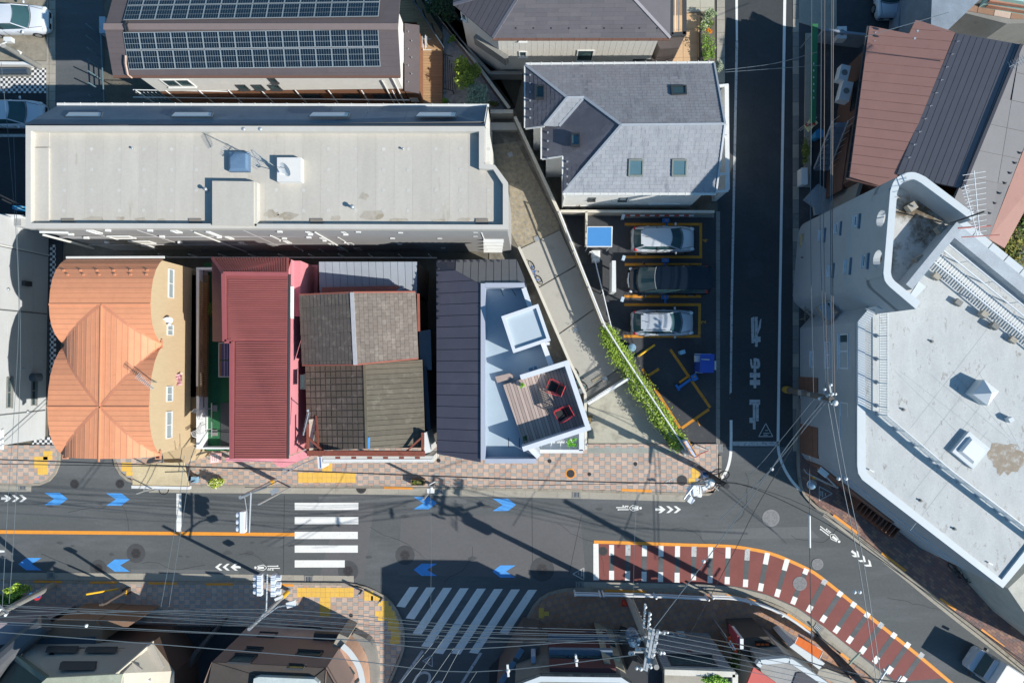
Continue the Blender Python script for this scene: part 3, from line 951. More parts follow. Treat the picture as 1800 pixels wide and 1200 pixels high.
o=obj('baluster',mb,WHITEM,fn);o['kind']='stuff'
fn=thing('metal_fence','bluish steel fence down the right side of the shaded alley','fence',base_pt(180,120))
mb=MB()
for z in (.4,.9,1.4): mb.beam(G(177,60,z),G(183,182,z),.05,.05)
obj('rail',mb,M('teal_metal','#6f8b96',.5),fn)
for k in range(7):
 p=G(177+k,62+k*20,0);mb=MB();mb.beam((p.x,p.y,0),(p.x,p.y,1.5),.06,.06);obj('post',mb,MATS['teal_metal'],fn)
pl=thing('storage_cabinet','pale blue cabinet at the alley edge beside the brown roof verge','cabinet',base_pt(180,45))
mb=MB();mb.prism(GP([(175,30),(184,30),(184,58),(175,58)],.9),0,.9);obj('cabinet_body',mb,M('pale_blue','#a9b9c8',.6),pl)
mb=MB();mb.prism(GP([(174.5,29.5),(184.5,29.5),(184.5,58.5),(174.5,58.5)],.93),.9,.94);obj('cabinet_top',mb,M('pale_blue2','#b9c6d2',.6),pl)
# =============== B: long apartment block ===============
B_=thing('apartment_block','long grey apartment block with flat beige roof and slate blue rear slope','building',base_pt(470,320))
RFB=M('membrane_beige','#c8c2b8',.85,.06,.6,c2='#b3aa9c',thr=.62,sc2=.5,streak=(2.2,.45,1),bump=.3)
STAIN=M('membrane_stained','#b8b0a3',.9,.14,1.6,c2='#a39784',thr=.5,sc2=1.4)
CAP=M('parapet_cap','#d0cbc3',.6,.04,2)
CAPG=M('parapet_grey','#b9bcc0',.6,.04,2)
ZB=7.7
out=[(45,221),(851,222),(851,288),(870,290),(893,321),(893,403),(45,401)]
po=GP(out,ZB)
inn_=[(54,230),(842,231),(842,296),(867,298),(884,324),(884,395),(54,392)]
pi_=GP(inn_,ZB)
mb=MB();mb.prism(pi_,ZB-.45,ZB-.4)
mb.v=mb.v;obj('flat_roof',mb,RFB,B_)
mb=MB()
for i in range(7):
 j=(i+1) % 7
 mb.prism([po[i],po[j],pi_[j],pi_[i]],ZB-.45,ZB)
obj('parapet',mb,CAP,B_)
sheet=GP([(88,232),(840,233),(840,298),(866,300),(882,326),(882,393),(88,391)],ZB-.4)
tile_face(B_,'roof_sheet',sheet,(1,0,0),cells_grid(.98,4.9,3,0,pick=lambda i,j: (i*7+j*3) % 3),[RFB,M('membrane_beige2','#cac4ba',.85,.06,.6,c2='#b5ac9e',thr=.62,sc2=.5,streak=(2.2,.45,1),bump=.3),M('membrane_beige3','#c6c0b6',.85,.06,.6,c2='#b1a89a',thr=.62,sc2=.6,streak=(2.2,.45,1),bump=.3)],th=.005,gap=.006,lift=.004)
mb=MB();mb.prism(GP([(56,260),(86,260),(86,391),(56,391)],ZB-.3),ZB-.4,ZB-.28);obj('raised_strip',mb,MATS['membrane_beige2'],B_)
mb=MB();mb.prism(GP([(56,231),(86,231),(86,258),(56,258)],ZB-.33),ZB-.4,ZB-.34);obj('raised_strip',mb,RFB,B_)
R.seed(3)
for (x,y,rx,ry) in ((165,385,22,5),(212,384,9,4),(247,386,10,5),(285,388,9,4),(476,376,14,8),(505,380,22,7),(590,384,12,5),(655,378,24,10),(700,387,20,4),(772,388,16,4),(640,345,10,8),(815,386,14,4)):
 c=G(x,y,0);pts=[]
 for k in range(14):
  a=k*math.pi/7;s=R.uniform(.6,1.1)
  pts.append(G(x+rx*s*math.cos(a),min(y+ry*s*math.sin(a),391.5),ZB-.386))
 mb=MB();mb.add(pts,[list(range(14))]);obj('water_stain',mb,STAIN,B_)
me_=None
for i in range(17):
 for j in range(4):
  x,y=112+i*46.5,262+j*36
  if 360<x<455 and y>300 or 395<x<535 and 255<y<325: continue
  p=G(x+(i*7 % 5),y,ZB-.388)-base_of(B_)
  if me_ is None:
   mb=MB();mb.cyl((0,0,0),.1,.006,10);mb.v=[v+base_of(B_) for v in mb.v]
   o=obj('fixing_plate',mb,M('plate_beige','#cdcac4',.7),B_);me_=o.data
  else: o=bpy.data.objects.new('fixing_plate',me_);link(o,B_)
  o.location=p
pb=GP([(373,318),(446,319),(446,397),(373,396)],ZB+.1)
mb=MB();mb.prism(pb,ZB-.4,ZB+.1);bx=obj('roof_box',mb,MATS['membrane_beige3'],B_)
mb=MB();mb.prism(GP([(447,319),(451,320),(451,397),(447,397)],ZB+.02),ZB-.4,ZB+.0);obj('roof_box_flashing',mb,CAP,bx)
mb=MB();mb.prism(GP([(402,267),(437,267),(437,301),(402,301)],ZB-.1),ZB-.4,ZB-.1);ht=obj('roof_hatch',mb,M('hatch_blue','#5f7a97',.5),B_)
mb=MB();q=GP([(402,267),(437,267),(437,301),(402,301)],ZB-.1);c=sum(q,Vector())/4+Vector((0,0,.14));q2=[lerp(p,c,.25) for p in q]
for i in range(4): mb.add([q[i]+Vector((0,0,.01)),q[(i+1) % 4]+Vector((0,0,.01)),q2[(i+1) % 4]+Vector((0,0,.06)),q2[i]+Vector((0,0,.06))],[(0,1,2,3)])
mb.add([p+Vector((0,0,.06)) for p in q2],[(0,1,2,3)]);obj('hatch_lid',mb,M('hatch_blue2','#6b87a4',.4),ht)
mb=MB();mb.prism(GP([(487,277),(529,277),(529,319),(487,319)],ZB+.05),ZB-.4,ZB+.05);obj('equipment_plinth',mb,M('plinth_white','#e4e2df',.7,.03),B_)
dish=thing('satellite_dish','white satellite dish on the white plinth of the long flat roof','satellite dish',tuple(G(500,299,ZB+.05)))
def dish_geo(t,c,r,face,arm=True):
 mb=MB();face=Vector(face).normalized()
 u=face.cross(Vector((0,0,1))).normalized();v=u.cross(face)
 n=20;c=Vector(c)
 for ring,(rr,dd) in enumerate(((0.0,-.18),(.5,-.13),(1.0,0))):
  for k in range(n):
   a=2*math.pi*k/n
   mb.v.append(c+(u*math.cos(a)+v*math.sin(a))*r*rr+face*dd*r*1.2)
 for q in range(2):
  for k in range(n):
   j=(k+1) % n
   mb.f.append([q*n+k,q*n+j,(q+1)*n+j,(q+1)*n+k]);mb.m.append(0)
 obj('reflector',mb,WHITEM,t,smooth=True)
 mb=MB();mb.beam(c-v*r,c+face*r*.9-v*r*.3,.03,.03);mb.box(c+face*r*.9-v*r*.3,(.1,.1,.12));obj('feed_arm',mb,WHITEM,t)
 b=base_of(t);mb=MB();mb.tube([b,(b.x,b.y,c.z-.1),c-face*.12],.03);obj('mast',mb,STEEL,t)
dish_geo(dish,G(501,298,ZB+.75),.38,(-.55,-.6,.6))
ant=thing('roof_antenna','tall slanting television antenna beside the dish on the long flat roof','antenna',tuple(G(487,296,ZB-.4)))
def yagi(t,p0,p1,n,w,mat=STEEL,r=.012):
 p0,p1=Vector(p0),Vector(p1)
 mb=MB();mb.tube([p0,p1],r*1.6,5);obj('boom',mb,mat,t)
 d=(p1-p0).normalized();s=d.cross(Vector((0,0,1))).normalized()
 mb=MB()
 for k in range(n):
  p=lerp(p0,p1,(k+.5)/n);ww=w*(1-.4*k/n)
  mb.tube([p-s*ww/2,p+s*ww/2],r,4)
 obj('antenna_element',mb,mat,t)
b=base_of(ant)
mb=MB();mb.tube([b,b+Vector((0,0,3.2))],.025);obj('mast',mb,STEEL,ant)
yagi(ant,b+Vector((-.2,.1,2.9)),b+Vector((.3,-.7,3.0)),9,.5)
yagi(ant,b+Vector((-.1,.1,1.8)),b+Vector((-.5,-.5,1.9)),7,.7)
for i,(x,y,r) in enumerate(((433,231,.07),(462,231,.07),(366,335,.06),(622,366,.07),(235,262,.035),(709,263,.035))):
 lab=('mushroom vent pipe near the rear edge of the flat roof, left of a pair','mushroom vent pipe near the rear edge of the flat roof, right of a pair','small vent pipe left of the raised roof box','vent pipe alone in the middle of the long flat roof','tiny drain nozzle on the left half of the flat roof','tiny drain nozzle on the right half of the flat roof')[i]
 c=G(x,y,ZB-.4)
 t=thing('vent_pipe',lab,'vent pipe',tuple(c),'vents on the long flat roof')
 mb=MB();mb.cyl((c.x,c.y,c.z),r,.32 if r>.05 else .15,10);obj('pipe',mb,STEEL,t)
 mb=MB();mb.ball((c.x,c.y,c.z+(.36 if r>.05 else .16)),r*1.9,sq=(1,1,.6));obj('cowl',mb,STEEL,t,smooth=True)
for x0 in (107,331,545,836):
 mb=MB();mb.prism(GP([(x0,384),(x0+22,384),(x0+22,393),(x0,393)],ZB-.3),ZB-.4,ZB-.33);obj('roof_drain',mb,M('drain_box','#8d857b',.8),B_)
SL=M('slate_blue_panel','#6d8396',.6,.08,1.2,bump=.2,c2='#607688',thr=.55,sc2=.8)
zr,ze=7.6,5.15
rl,rr_=G(45,219,zr),G(852,221,zr)
el,er=Vector((rl.x,G(100,186,ze).y,ze)),Vector((G(858,190,ze).x,G(858,188,ze).y,ze))
rr_=Vector((er.x,rr_.y,zr))
rslab(B_,'rear_slope',[rl,el,er,rr_],.12,SL)
tile_face(B_,'slope_panel',[rr_,rl,el,er],(-1,0,0),cells_grid(2.2,3.6,1,0),[SL],th=.012,gap=.012,lift=.003)
gutter(B_,el+Vector((-.05,.08,-.02)),er+Vector((.05,.08,-.02)),.07,PIPE,brackets=27)
mb=MB();mb.beam(rl+Vector((0,.02,.05)),rr_+Vector((0,.02,.05)),.1,.1);obj('ridge_cap',mb,M('ridge_dark','#2f3c4c',.5),B_)
for x0,x1 in ((122,182),(308,376),(550,616),(737,804)):
 q=[]
 for x,y in ((x0,198),(x1,198),(x1-3,206),(x0-8,206)):
  d=RM @ Vector(((x-900)/F,-(y-600)/F,-1.0))
  s=(zr-ze)/(rl.y-el.y)
  tt=(ze+s*(0-el.y)-H)/(d.z-s*d.y);q.append(Vector((d.x*tt,d.y*tt,H+d.z*tt)))
 f=skylight(B_,q,0,.1,frame=M('ridge_dark2','#4a5a6a',.5),glass=M('skylight_white','#f4f4f2',.6,.02,bump=0,k=1.2),w=.03)
WB=M('render_grey','#a9a8a8',.85,.05,1.0,c2='#97969a',thr=.6,sc2=.5,bump=.2)
wf=[po[0]+Vector((.05,0,0)),Vector((er.x-.05,po[0].y,0)),Vector((er.x-.05,po[2].y,0)),po[3],po[4]+Vector((-.05,0,0)),po[5]+Vector((-.05,.05,0)),po[6]+Vector((.05,.05,0))]
wall_poly('wall',B_,[Vector((p.x,p.y,ZB-.05)) for p in wf],0,WB)
mb=MB();a,b=Vector((rl.x+.05,rl.y,0)),Vector((rl.x+.05,el.y-.1,0))
for X in (rl.x+.05,er.x-.05): mb.add([(X,rl.y,0),(X,el.y-.1,0),(X,el.y-.1,ze-.1),(X,rl.y,zr-.1)],[(0,1,2,3)])
mb.add([(rl.x+.05,el.y-.1,0),(er.x-.05,el.y-.1,0),(er.x-.05,el.y-.1,ze-.1),(rl.x+.05,el.y-.1,ze-.1)],[(0,1,2,3)])
obj('rear_wall',mb,M('render_white','#dcdad4',.85,.05),B_)
Sa,Sb=Vector((po[6].x,po[6].y+.05,0)),Vector((po[5].x,po[5].y+.05,0))
Sb.y=Sa.y=(Sa.y+Sb.y)/2
LITW=M('white_shutter','#f0f0ec',.6,.03,3)
for a,b in (((151,405),(181,410)),((187,415),(240,419)),((224,424),(275,428)),((248,432),(277,436)),((299,405),(321,409)),((395,416),(412,420)),((419,426),(436,429)),
             ((497,423),(513,427)),((576,427),(590,431)),((593,436),(606,439)),((607,426),(624,430)),((621,435),(638,439)),((732,407),(754,412)),((716,418),(764,422)),((727,427),(773,431)),((780,407),(801,412)),((787,418),(809,422)),((793,427),(815,431))):
 window(B_,Sa,Sb,a,b,frame=FRW,glass=LITW,dep=.05,sill=False)
for a,b in (((475,413),(492,421)),((517,432),(532,439)),((536,406.5),(549,410)),((561,417),(573,421)),((599,406.5),(611,410)),((593,416),(607,424)),((368,407),(382,415)),((560,437),(570,441))):
 window(B_,Sa,Sb,a,b,frame=FRW,glass=GLASS,dep=.06)
nS=outn(Sa,Sb)
for x,y in ((190,404),(125,411),(152,417),(188,425),(264,404),(285,415),(317,425),(500,418),(492,406),(543,416),(630,406),(690,417),(704,407),(703,427),(773,417),(836,413),(836,406),(779,434)):
 u,z,L=WP(Sa,Sb,x,y)
 mb=wbox(Sa,Sb,u-.12,u+.12,z-.08,z+.08,.1,nS);obj('vent_hood',mb,FRW,B_)
for x in (342,554,846): downpipe(B_,Sa,Sb,(x,406))
for k,y in enumerate((418,424,430,436)):
 u0,z,L=WP(Sa,Sb,856,y);
 mb=wbox(Sa,Sb,u0-.2,u0+.95,z-.05,z+.05,.28,nS);obj('balcony_rail',mb,FRW,B_)
for (x0,y0,x1,y1) in ((70,403,120,404.5),(76,408,165,432)):
 u0,z0,L=WP(Sa,Sb,x0,y0);u1,z1,L=WP(Sa,Sb,x1,y1)
 mb=MB();e=(Sb-Sa).normalized()
 mb.beam(Sa+e*u0+nS*.15+Vector((0,0,z0)),Sa+e*u1+nS*.15+Vector((0,0,z1)),.1,.08);obj('wall_conduit',mb,PIPE,B_)
mb=MB()
for k in range(1,9):
 u=(Sb-Sa).length*k/9;wbox(Sa,Sb,u,u+.02,.1,ZB-.5,.008,nS,0,mb)
wbox(Sa,Sb,0,(Sb-Sa).length,5.1,5.14,.012,nS,0,mb);wbox(Sa,Sb,0,(Sb-Sa).length,2.5,2.54,.012,nS,0,mb)
obj('wall_joint',mb,M('joint_pale','#bdbcc0',.8),B_)
mb=MB();mb.prism(GP([(853,226),(859,226),(860,284),(853,286)],6.6),0,6.6);obj('side_fin',mb,M('render_white','#dcdad4',.85,.05),B_)
# =============== C: dark hip roof house at the top ===============
C_=thing('hip_roof_house','white walled house with dark grey hipped metal roof at the top edge','house',base_pt(1020,30))
RC=M('roof_charcoal','#615e64',.65,.07,1.5,rnd=.04,bump=.3,bsc=60)
RC2=M('roof_charcoal_warm','#676368',.65,.07,1.5,rnd=.04,bump=.3,bsc=60)
zc=5.6
c1,c2_,c3,c4,c5=G(797,8,zc),G(866,67,zc),G(1178,67,zc),G(1180,-150,zc),G(797,-120,zc)
pk=G(925,-28,7.6);pk2=G(1090,-28,7.6)
for q in ([c2_,c3,pk2,pk],[c1,c2_,pk],[c5,c1,pk],[c3,c4,pk2],[c4,c5,pk,pk2]): rslab(C_,'roof',q,.1,RC)
tile_face(C_,'roof_panel',[c2_,c3,pk2,pk],(1,0,0),cells_grid(1.2,.22,2,.5),[RC,RC2],th=.012,gap=.006,tilt=.012)
dd=(c2_-c1).normalized()
tile_face(C_,'roof_panel',[c1,c2_,pk],dd,cells_grid(.3,6,1,0),[RC],th=.02,gap=.02,lift=.002)
tile_face(C_,'roof_panel',[c5,c1,pk],(0,-1,0),cells_grid(.3,8,1,0),[RC],th=.02,gap=.02,lift=.002)
ridge_cap(C_,[c2_,pk,pk2,c3],.16,.06,M('hip_tin','#85828a',.5))
ridge_cap(C_,[pk,c1],.16,.06,MATS['hip_tin'])
gutter(C_,c2_+Vector((0,-.06,-.05)),c3+Vector((0,-.06,-.05)),.06,MATS['gutter_brown'],brackets=14)
snow_guards(C_,[G(892+k*31,44,6.05) for k in range(9)]+[G(907+k*31,51,5.95) for k in range(9)],FRD,.06)
wc=[c1+Vector((.35,-.15,-.1)),c2_+Vector((.25,.3,-.1)),c3+Vector((-.5,.3,-.1)),c4+Vector((-.5,0,-.1)),c5+Vector((.3,0,-.1))]
WC=M('siding_cream','#dedbd4',.8,.04,2,streak=(5,5,.2))
wall_poly('wall',C_,wc,0,WC)
Ca,Cb=Vector((wc[1].x,wc[1].y,0)),Vector((wc[2].x,wc[2].y,0))
window(C_,Ca,Cb,(912,90),(926,99),frame=FRW);window(C_,Ca,Cb,(1015,88),(1041,107),frame=FRW);window(C_,Ca,Cb,(912,68),(926,72),frame=FRW)
mb=wbox(Ca,Cb,*(WP(Ca,Cb,1118,90)[0],WP(Ca,Cb,1152,90)[0]),.5,2.3,.04,outn(Ca,Cb));obj('door_recess',mb,FRD,C_)
for k in range(26):
 u=(Cb-Ca).length*(k+.5)/26
 mb=wbox(Ca,Cb,u,u+.02,.3,zc-.15,.006,outn(Ca,Cb));obj('siding_batten',mb,WC,C_)
Da,Db=Vector((wc[0].x,wc[0].y,0)),Vector((wc[1].x,wc[1].y,0))
window(C_,Da,Db,(810,20),(822,38),frame=FRW)
mb=MB();n_=outn(Da,Db);wbox(Da,Db,.9,3.2,2.6,3.5,.25,n_,0,mb);obj('balcony',mb,CONC2,C_)
mb=MB();mb.prism(GP([(1152,66),(1204,63),(1193,84),(1160,86)],2.9),0,2.9);obj('porch',mb,M('porch_brown','#5f5654',.8),C_)
mb=MB();mb.prism(GP([(1140,86),(1170,86),(1158,106),(1138,106)],1.4),0,1.4);obj('entrance_wall',mb,MATS['porch_brown'],C_)
cp=thing('carport','dark framed canopy right of the charcoal hip roof at the top','canopy',base_pt(1192,20))
fr=MB()
for a,b in (((1180,-60),(1180,62)),((1203,-60),(1203,62)),((1180,62),(1205,60))): fr.beam(G(*a,3.2),G(*b,3.2),.22,.2)
obj('canopy_frame',fr,FRD,cp)
for x in (1187,1193): mb=MB();mb.beam(G(x,-40,3.1),G(x,55,3.1),.05,.05);obj('canopy_bar',mb,WHITEM,cp)
for x,y in ((1181,60),(1203,60)):
 p=G(x,y,3.2);mb=MB();mb.beam((p.x,p.y,0),(p.x,p.y,3.1),.12,.12);obj('post',mb,FRD,cp)
mb=MB();mb.prism(GP([(1135,-60),(1232,-60),(1232,113),(1135,113)]),-.02,.05)
terr=struct('terrace',mb,M('terrace_joint','#a08468',.9))
tile_face(terr,'terrace_tile',GP([(1150,28),(1230,24),(1230,112),(1150,112)],.05),(1,0,0),cells_grid(.9,.9,1,0),[M('terrace_tile','#d9b48c',.8,.07,2,rnd=.05)],th=.02,gap=.02)
tile_face(terr,'terrace_tile',GP([(1205,-60),(1258,-60),(1258,20),(1205,22)],.055),(1,0,0),cells_grid(.9,.9,1,0),[M('terrace_tile_pale','#bdb8a8',.8,.07,2,rnd=.05)],th=.02,gap=.02)
# =============== D: slate house ===============
D_=thing('slate_house','white house with weathered grey slate hip roof and four skylights beside the car park','house',base_pt(1110,250))
ds=G(1100,340,5.1).y;dr=G(1100,220,6.9).y;dn=G(1100,114,4.9).y
XR=G(1274,220,6.9).x
def DP(px,py,z): return G(px,py,z)
sl1=(6.9-4.9)/(dn-dr)
def onN(px,py):
 d=RM @ Vector(((px-900)/F,-(py-600)/F,-1.0))
 t=(4.9+sl1*dn-H)/(d.z+sl1*d.y);return Vector((d.x*t,d.y*t,H+d.z*t))
sl2=(6.9-5.1)/(dr-ds)
def onS(px,py):
 d=RM @ Vector(((px-900)/F,-(py-600)/F,-1.0))
 t=(6.9-sl2*dr-H)/(d.z-sl2*d.y);return Vector((d.x*t,d.y*t,H+d.z*t))
Rr=Vector((XR,dr,6.9));Rl=G(1092,221,6.9);Rl.y=dr
NE_=Vector((XR,dn,4.9));SE_=Vector((XR,ds,5.1))
NWc=onN(924,115);NWc.z=4.9;P1=onN(997,172);P2=onN(1027,172);P2.y=P1.y;P2.z=P1.z
SWc=onS(989,339)
E1=G(924,225,4.9);E2=G(957,221,5.42);E3=G(983,222,5.42);E3b=G(953,222,5.0);E4=G(953,280,5.0);E5=G(989,275,5.4)
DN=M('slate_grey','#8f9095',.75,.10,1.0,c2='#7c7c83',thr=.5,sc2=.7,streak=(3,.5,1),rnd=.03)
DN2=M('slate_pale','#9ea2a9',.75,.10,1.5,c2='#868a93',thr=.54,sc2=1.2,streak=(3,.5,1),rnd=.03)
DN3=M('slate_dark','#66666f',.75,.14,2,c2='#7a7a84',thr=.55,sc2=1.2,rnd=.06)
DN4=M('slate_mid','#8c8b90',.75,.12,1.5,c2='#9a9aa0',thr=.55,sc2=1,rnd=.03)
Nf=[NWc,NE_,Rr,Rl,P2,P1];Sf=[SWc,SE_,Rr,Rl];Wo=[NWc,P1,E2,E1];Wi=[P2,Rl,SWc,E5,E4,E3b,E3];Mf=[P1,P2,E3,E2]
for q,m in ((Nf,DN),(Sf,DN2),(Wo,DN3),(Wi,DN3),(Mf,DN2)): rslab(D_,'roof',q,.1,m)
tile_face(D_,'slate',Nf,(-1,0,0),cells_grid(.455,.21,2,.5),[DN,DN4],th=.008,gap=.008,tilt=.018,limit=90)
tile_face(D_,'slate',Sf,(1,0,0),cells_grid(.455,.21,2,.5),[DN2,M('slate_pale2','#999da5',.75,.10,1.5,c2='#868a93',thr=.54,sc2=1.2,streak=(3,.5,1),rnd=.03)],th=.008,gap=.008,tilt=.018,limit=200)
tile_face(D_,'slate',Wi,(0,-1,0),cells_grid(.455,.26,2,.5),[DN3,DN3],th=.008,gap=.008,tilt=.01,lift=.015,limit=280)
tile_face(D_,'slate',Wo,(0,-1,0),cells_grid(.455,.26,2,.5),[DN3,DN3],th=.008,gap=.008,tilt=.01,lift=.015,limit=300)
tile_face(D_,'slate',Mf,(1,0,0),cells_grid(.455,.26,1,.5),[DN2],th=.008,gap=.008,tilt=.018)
TIN=M('tin_grey','#c2c6cc',.45,.06,3,metal=.2)
for q in ([NWc,P1],[P1,E2],[P2,E3],[P1,P2],[P2,Rl],[Rl,Rr],[Rl,SWc]): ridge_cap(D_,q,.13,.07,TIN)
ridge_cap(D_,[NE_,Rr,SE_],.1,.1,TIN,'verge_cap')
gutter(D_,NWc+Vector((0,.06,0)),NE_+Vector((0,.06,0)),.06,PIPE,18);gutter(D_,SWc+Vector((0,-.06,-.03)),SE_+Vector((0,-.06,-.03)),.06,PIPE,18)
gutter(D_,NWc+Vector((-.05,0,0)),E1+Vector((-.05,0,0)),.04,PIPE);gutter(D_,E3b+Vector((-.05,0,0)),E4+Vector((-.05,0,0)),.04,PIPE);gutter(D_,E4,E5,.04,PIPE);gutter(D_,E5,SWc,.04,PIPE)
gutter(D_,E1+Vector((0,-.05,0)),E2+Vector((0,-.05,0)),.04,PIPE)
skylight(D_,[onN(1178,151),onN(1206,151),onN(1207,167),onN(1180,168)],0,.13)
SKG=M('skylight_glass','#587884',.15,.05,2,bump=0)
for x in (1105,1181): skylight(D_,[onS(x,281),onS(x+26,281),onS(x+25,311),onS(x-1,311)],0,.12,frame=M('frame_olive','#7c8480',.5),glass=SKG)
skylight(D_,[Vector((p.x,p.y,p.z)) for p in (G(1003,236,5.75),G(1019,236,5.95),G(1019,259,5.95),G(1003,259,5.75))],0,.25,frame=FRD,glass=SKG)
skylight(D_,[Vector((p.x,p.y,p.z)) for p in (G(940,152,5.2),G(957,152,5.45),G(957,176,5.45),G(940,176,5.2))],0,.25,frame=FRD,glass=GLASS)
snow_guards(D_,[G(932,133+k*15,5.1) for k in range(6)]+[G(963,234+k*15,5.15) for k in range(4)]+[G(997,285+k*13,5.5) for k in range(4)],STEEL,.08)
WD=M('render_offwhite','#e9e8e4',.85,.05,1.5,c2='#cfcdc8',thr=.6,sc2=.8)
wd=[NWc+Vector((.45,-.4,0)),NE_+Vector((-.35,-.4,0)),SE_+Vector((-.35,.3,0)),SWc+Vector((.15,.3,0)),Vector((SWc.x+.15,E5.y+.3,5)),Vector((E4.x+.3,E4.y+.3,5)),Vector((E4.x+.3,E2.y+.3,5)),Vector((NWc.x+.45,E2.y+.3,5))]
wall_poly('wall',D_,[Vector((p.x,p.y,4.85)) for p in wd],0,WD)
Fa,Fb=Vector((wd[3].x,wd[3].y,0)),Vector((wd[2].x,wd[2].y,0));Fb.y=Fa.y
window(D_,Fa,Fb,(1035,347),(1046,352),frame=FRD);window(D_,Fa,Fb,(1089,347),(1101,352),frame=FRD);window(D_,Fa,Fb,(1147,347),(1196,356),frame=FRW)
downpipe(D_,Fa,Fb,(992,343))
for i,x in enumerate((992,1021)):
 c=G(x+8,362,0);t=thing('condenser_unit',('left' if i==0 else 'right')+' one of two pale outdoor units at the foot of the slate house','outdoor unit',(c.x,c.y,0),'outdoor air units')
 mb=MB();mb.box((c.x,c.y,.4),(.75,.3,.6));obj('casing',mb,FRW,t);mb=MB();mb.cyl((c.x-.1,c.y-.165,.4),.2,.01,12);obj('fan_grille',mb,FRD,t)
 mb=MB();mb.box((c.x,c.y,.05),(.7,.28,.1));obj('foot',mb,CONC2,t)
mb=MB();mb.prism(GP([(1274,149),(1281,149),(1283,333),(1275,333)],3.0),0,3.0);e_=obj('screen_wall',mb,FRW,D_)
for y in (150,222,240,305,335):
 mb=MB();mb.beam(G(1262,y+2,3.0),G(1280,y,3.0),.14,.14);obj('screen_beam',mb,FRW,e_)
# =============== F1: tall pale building at the left edge (its east wall) ===============
F1=thing('metal_clad_building','pale grey metal clad building at the left edge seen by its side wall','building',base_pt(40,600))
ba,bb=G(86,400,0),G(92,770,0)
WF1=M('clad_pale','#c9ccce',.6,.04,1.0,bump=.1)
XW=ba.x
mb=MB();mb.prism([Vector((XW-9,ba.y,0)),Vector((XW,ba.y,0)),Vector((XW,bb.y,0)),Vector((XW-9,bb.y,0))],0,8.5);obj('wall',mb,WF1,F1)
nE=Vector((1,0,0));Va,Vb=Vector((XW,bb.y,0)),Vector((XW,ba.y,0));LV=(Vb-Va).length
for k in range(8):
 mb=wbox(Va,Vb,0,LV,.3+k*1.02,.3+k*1.02+.99,.02,nE);obj('cladding_panel',mb,WF1,F1)
for u in (LV*.13,LV*.585,LV*.86): mb=wbox(Va,Vb,u,u+.07,.1,8.4,.05,nE);obj('cladding_joint',mb,M('joint_dark','#6c7074',.6),F1)
Va_,Vb_=Va+Vector((.03,0,0)),Vb+Vector((.03,0,0))
window(F1,Va_,Vb_,(11,717),(20,662),frame=CONC2,split=True);window(F1,Va_,Vb_,(54,713),(63,660),frame=CONC2,split=True);window(F1,Va_,Vb_,(0,790),(3,755))
mb=MB();mb.box((XW+.12,G(70,500,1.5).y,2.0),(.25,.3,.6));obj('meter_box',mb,FRD,F1)
c=G(80,663,1.3);mb=MB();mb.tube([(XW,c.y,1.3),(XW+.35,c.y,1.3),(XW+.45,c.y,1.1)],.26,12);obj('exhaust_duct',mb,M('duct_grey','#6c747c',.4,metal=.5),F1)
for (x,y,z) in ((13,500,6),(40,650,4),(47,728,3.6)):
 c=G(x,y,z);mb=MB();mb.ball((XW+.06,c.y,WP(Va,Vb,x,y)[1]),.1);obj('vent_cap',mb,STEEL,F1,smooth=True)
mb=MB();mb.cyl((XW+.06,G(62,440,2).y,0),.05,6.5,8);mb.cyl((XW+.06,G(15,420,6).y,3.5),.05,4,8);obj('downpipe',mb,PIPE,F1)
an=thing('roofed_annexe','small grey roofed annexe by the alley above the pale clad wall','shed',base_pt(20,385))
mb=MB();mb.prism(GP([(-60,377),(37,380),(37,398),(-60,398)],3.0),0,3.0);obj('wall',mb,WF1,an)
mb=MB();mb.prism(GP([(-60,373),(41,378),(41,384),(-60,380)],3.2),3.0,3.2);obj('roof_edge',mb,FRW,an)
tile_face(an,'roof_panel',GP([(-60,381),(37,384),(37,397),(-60,397)],3.0),(1,0,0),cells_grid(.35,1,1,0),[M('annexe_roof','#9c9ea0',.6,.05)],th=.02,gap=.03)
bt=thing('blue_tarpaulin','bright blue folded tarpaulin on the ground beside the long block corner','tarpaulin',base_pt(33,366))
mb=MB();P=[G(x,y,z) for x,y,z in ((24,362,.25),(32,361,.4),(40,362,.3),(41,370,.2),(33,371,.35),(24,368,.2))]
mb.prism(P,0,.33);obj('tarp_sheet',mb,M('tarp_blue','#3aa2d8',.5),bt)
mb=MB();mb.prism(GP([(26,367),(40,362),(41,365),(28,370)],.37),.33,.37);obj('tarp_fold',mb,M('tarp_pale','#a5d4ea',.5),bt)
CW=M('tile_white','#ececea',.6,.04,3);CD=M('tile_black','#4a4c52',.6,.06,3)
mb=MB();mb.prism(GP([(-60,108),(82,108),(82,164),(-60,164)]),-.02,.03);ck=struct('checkered_forecourt',mb,CONC)
tile_face(ck,'checker_tile',GP([(-40,120),(81,120),(81,164),(-40,164)],.03),(1,0,0),cells_grid(.172,.172,2,0,pick=lambda i,j: (i+j) % 2),[CW,CD],th=.008,gap=.006,limit=150)
mb=MB();mb.prism(GP([(86,395),(112,395),(106,560),(106,782),(86,782)]),-.02,.03);ck2=struct('checkered_passage',mb,ASPH2)
tile_face(ck2,'checker_tile',GP([(88,430),(98,430),(99,782),(87,782)],.03),(1,0,0),cells_grid(.172,.172,2,0,pick=lambda i,j: (i+j) % 2),[CW,CD],th=.008,gap=.006,limit=300)
tile_face(ck2,'checker_tile',GP([(60,768),(98,768),(98,782),(56,782)],.035),(1,0,0),cells_grid(.172,.172,2,0,pick=lambda i,j: (i+j) % 2),[CW,CD],th=.008,gap=.006,limit=300)
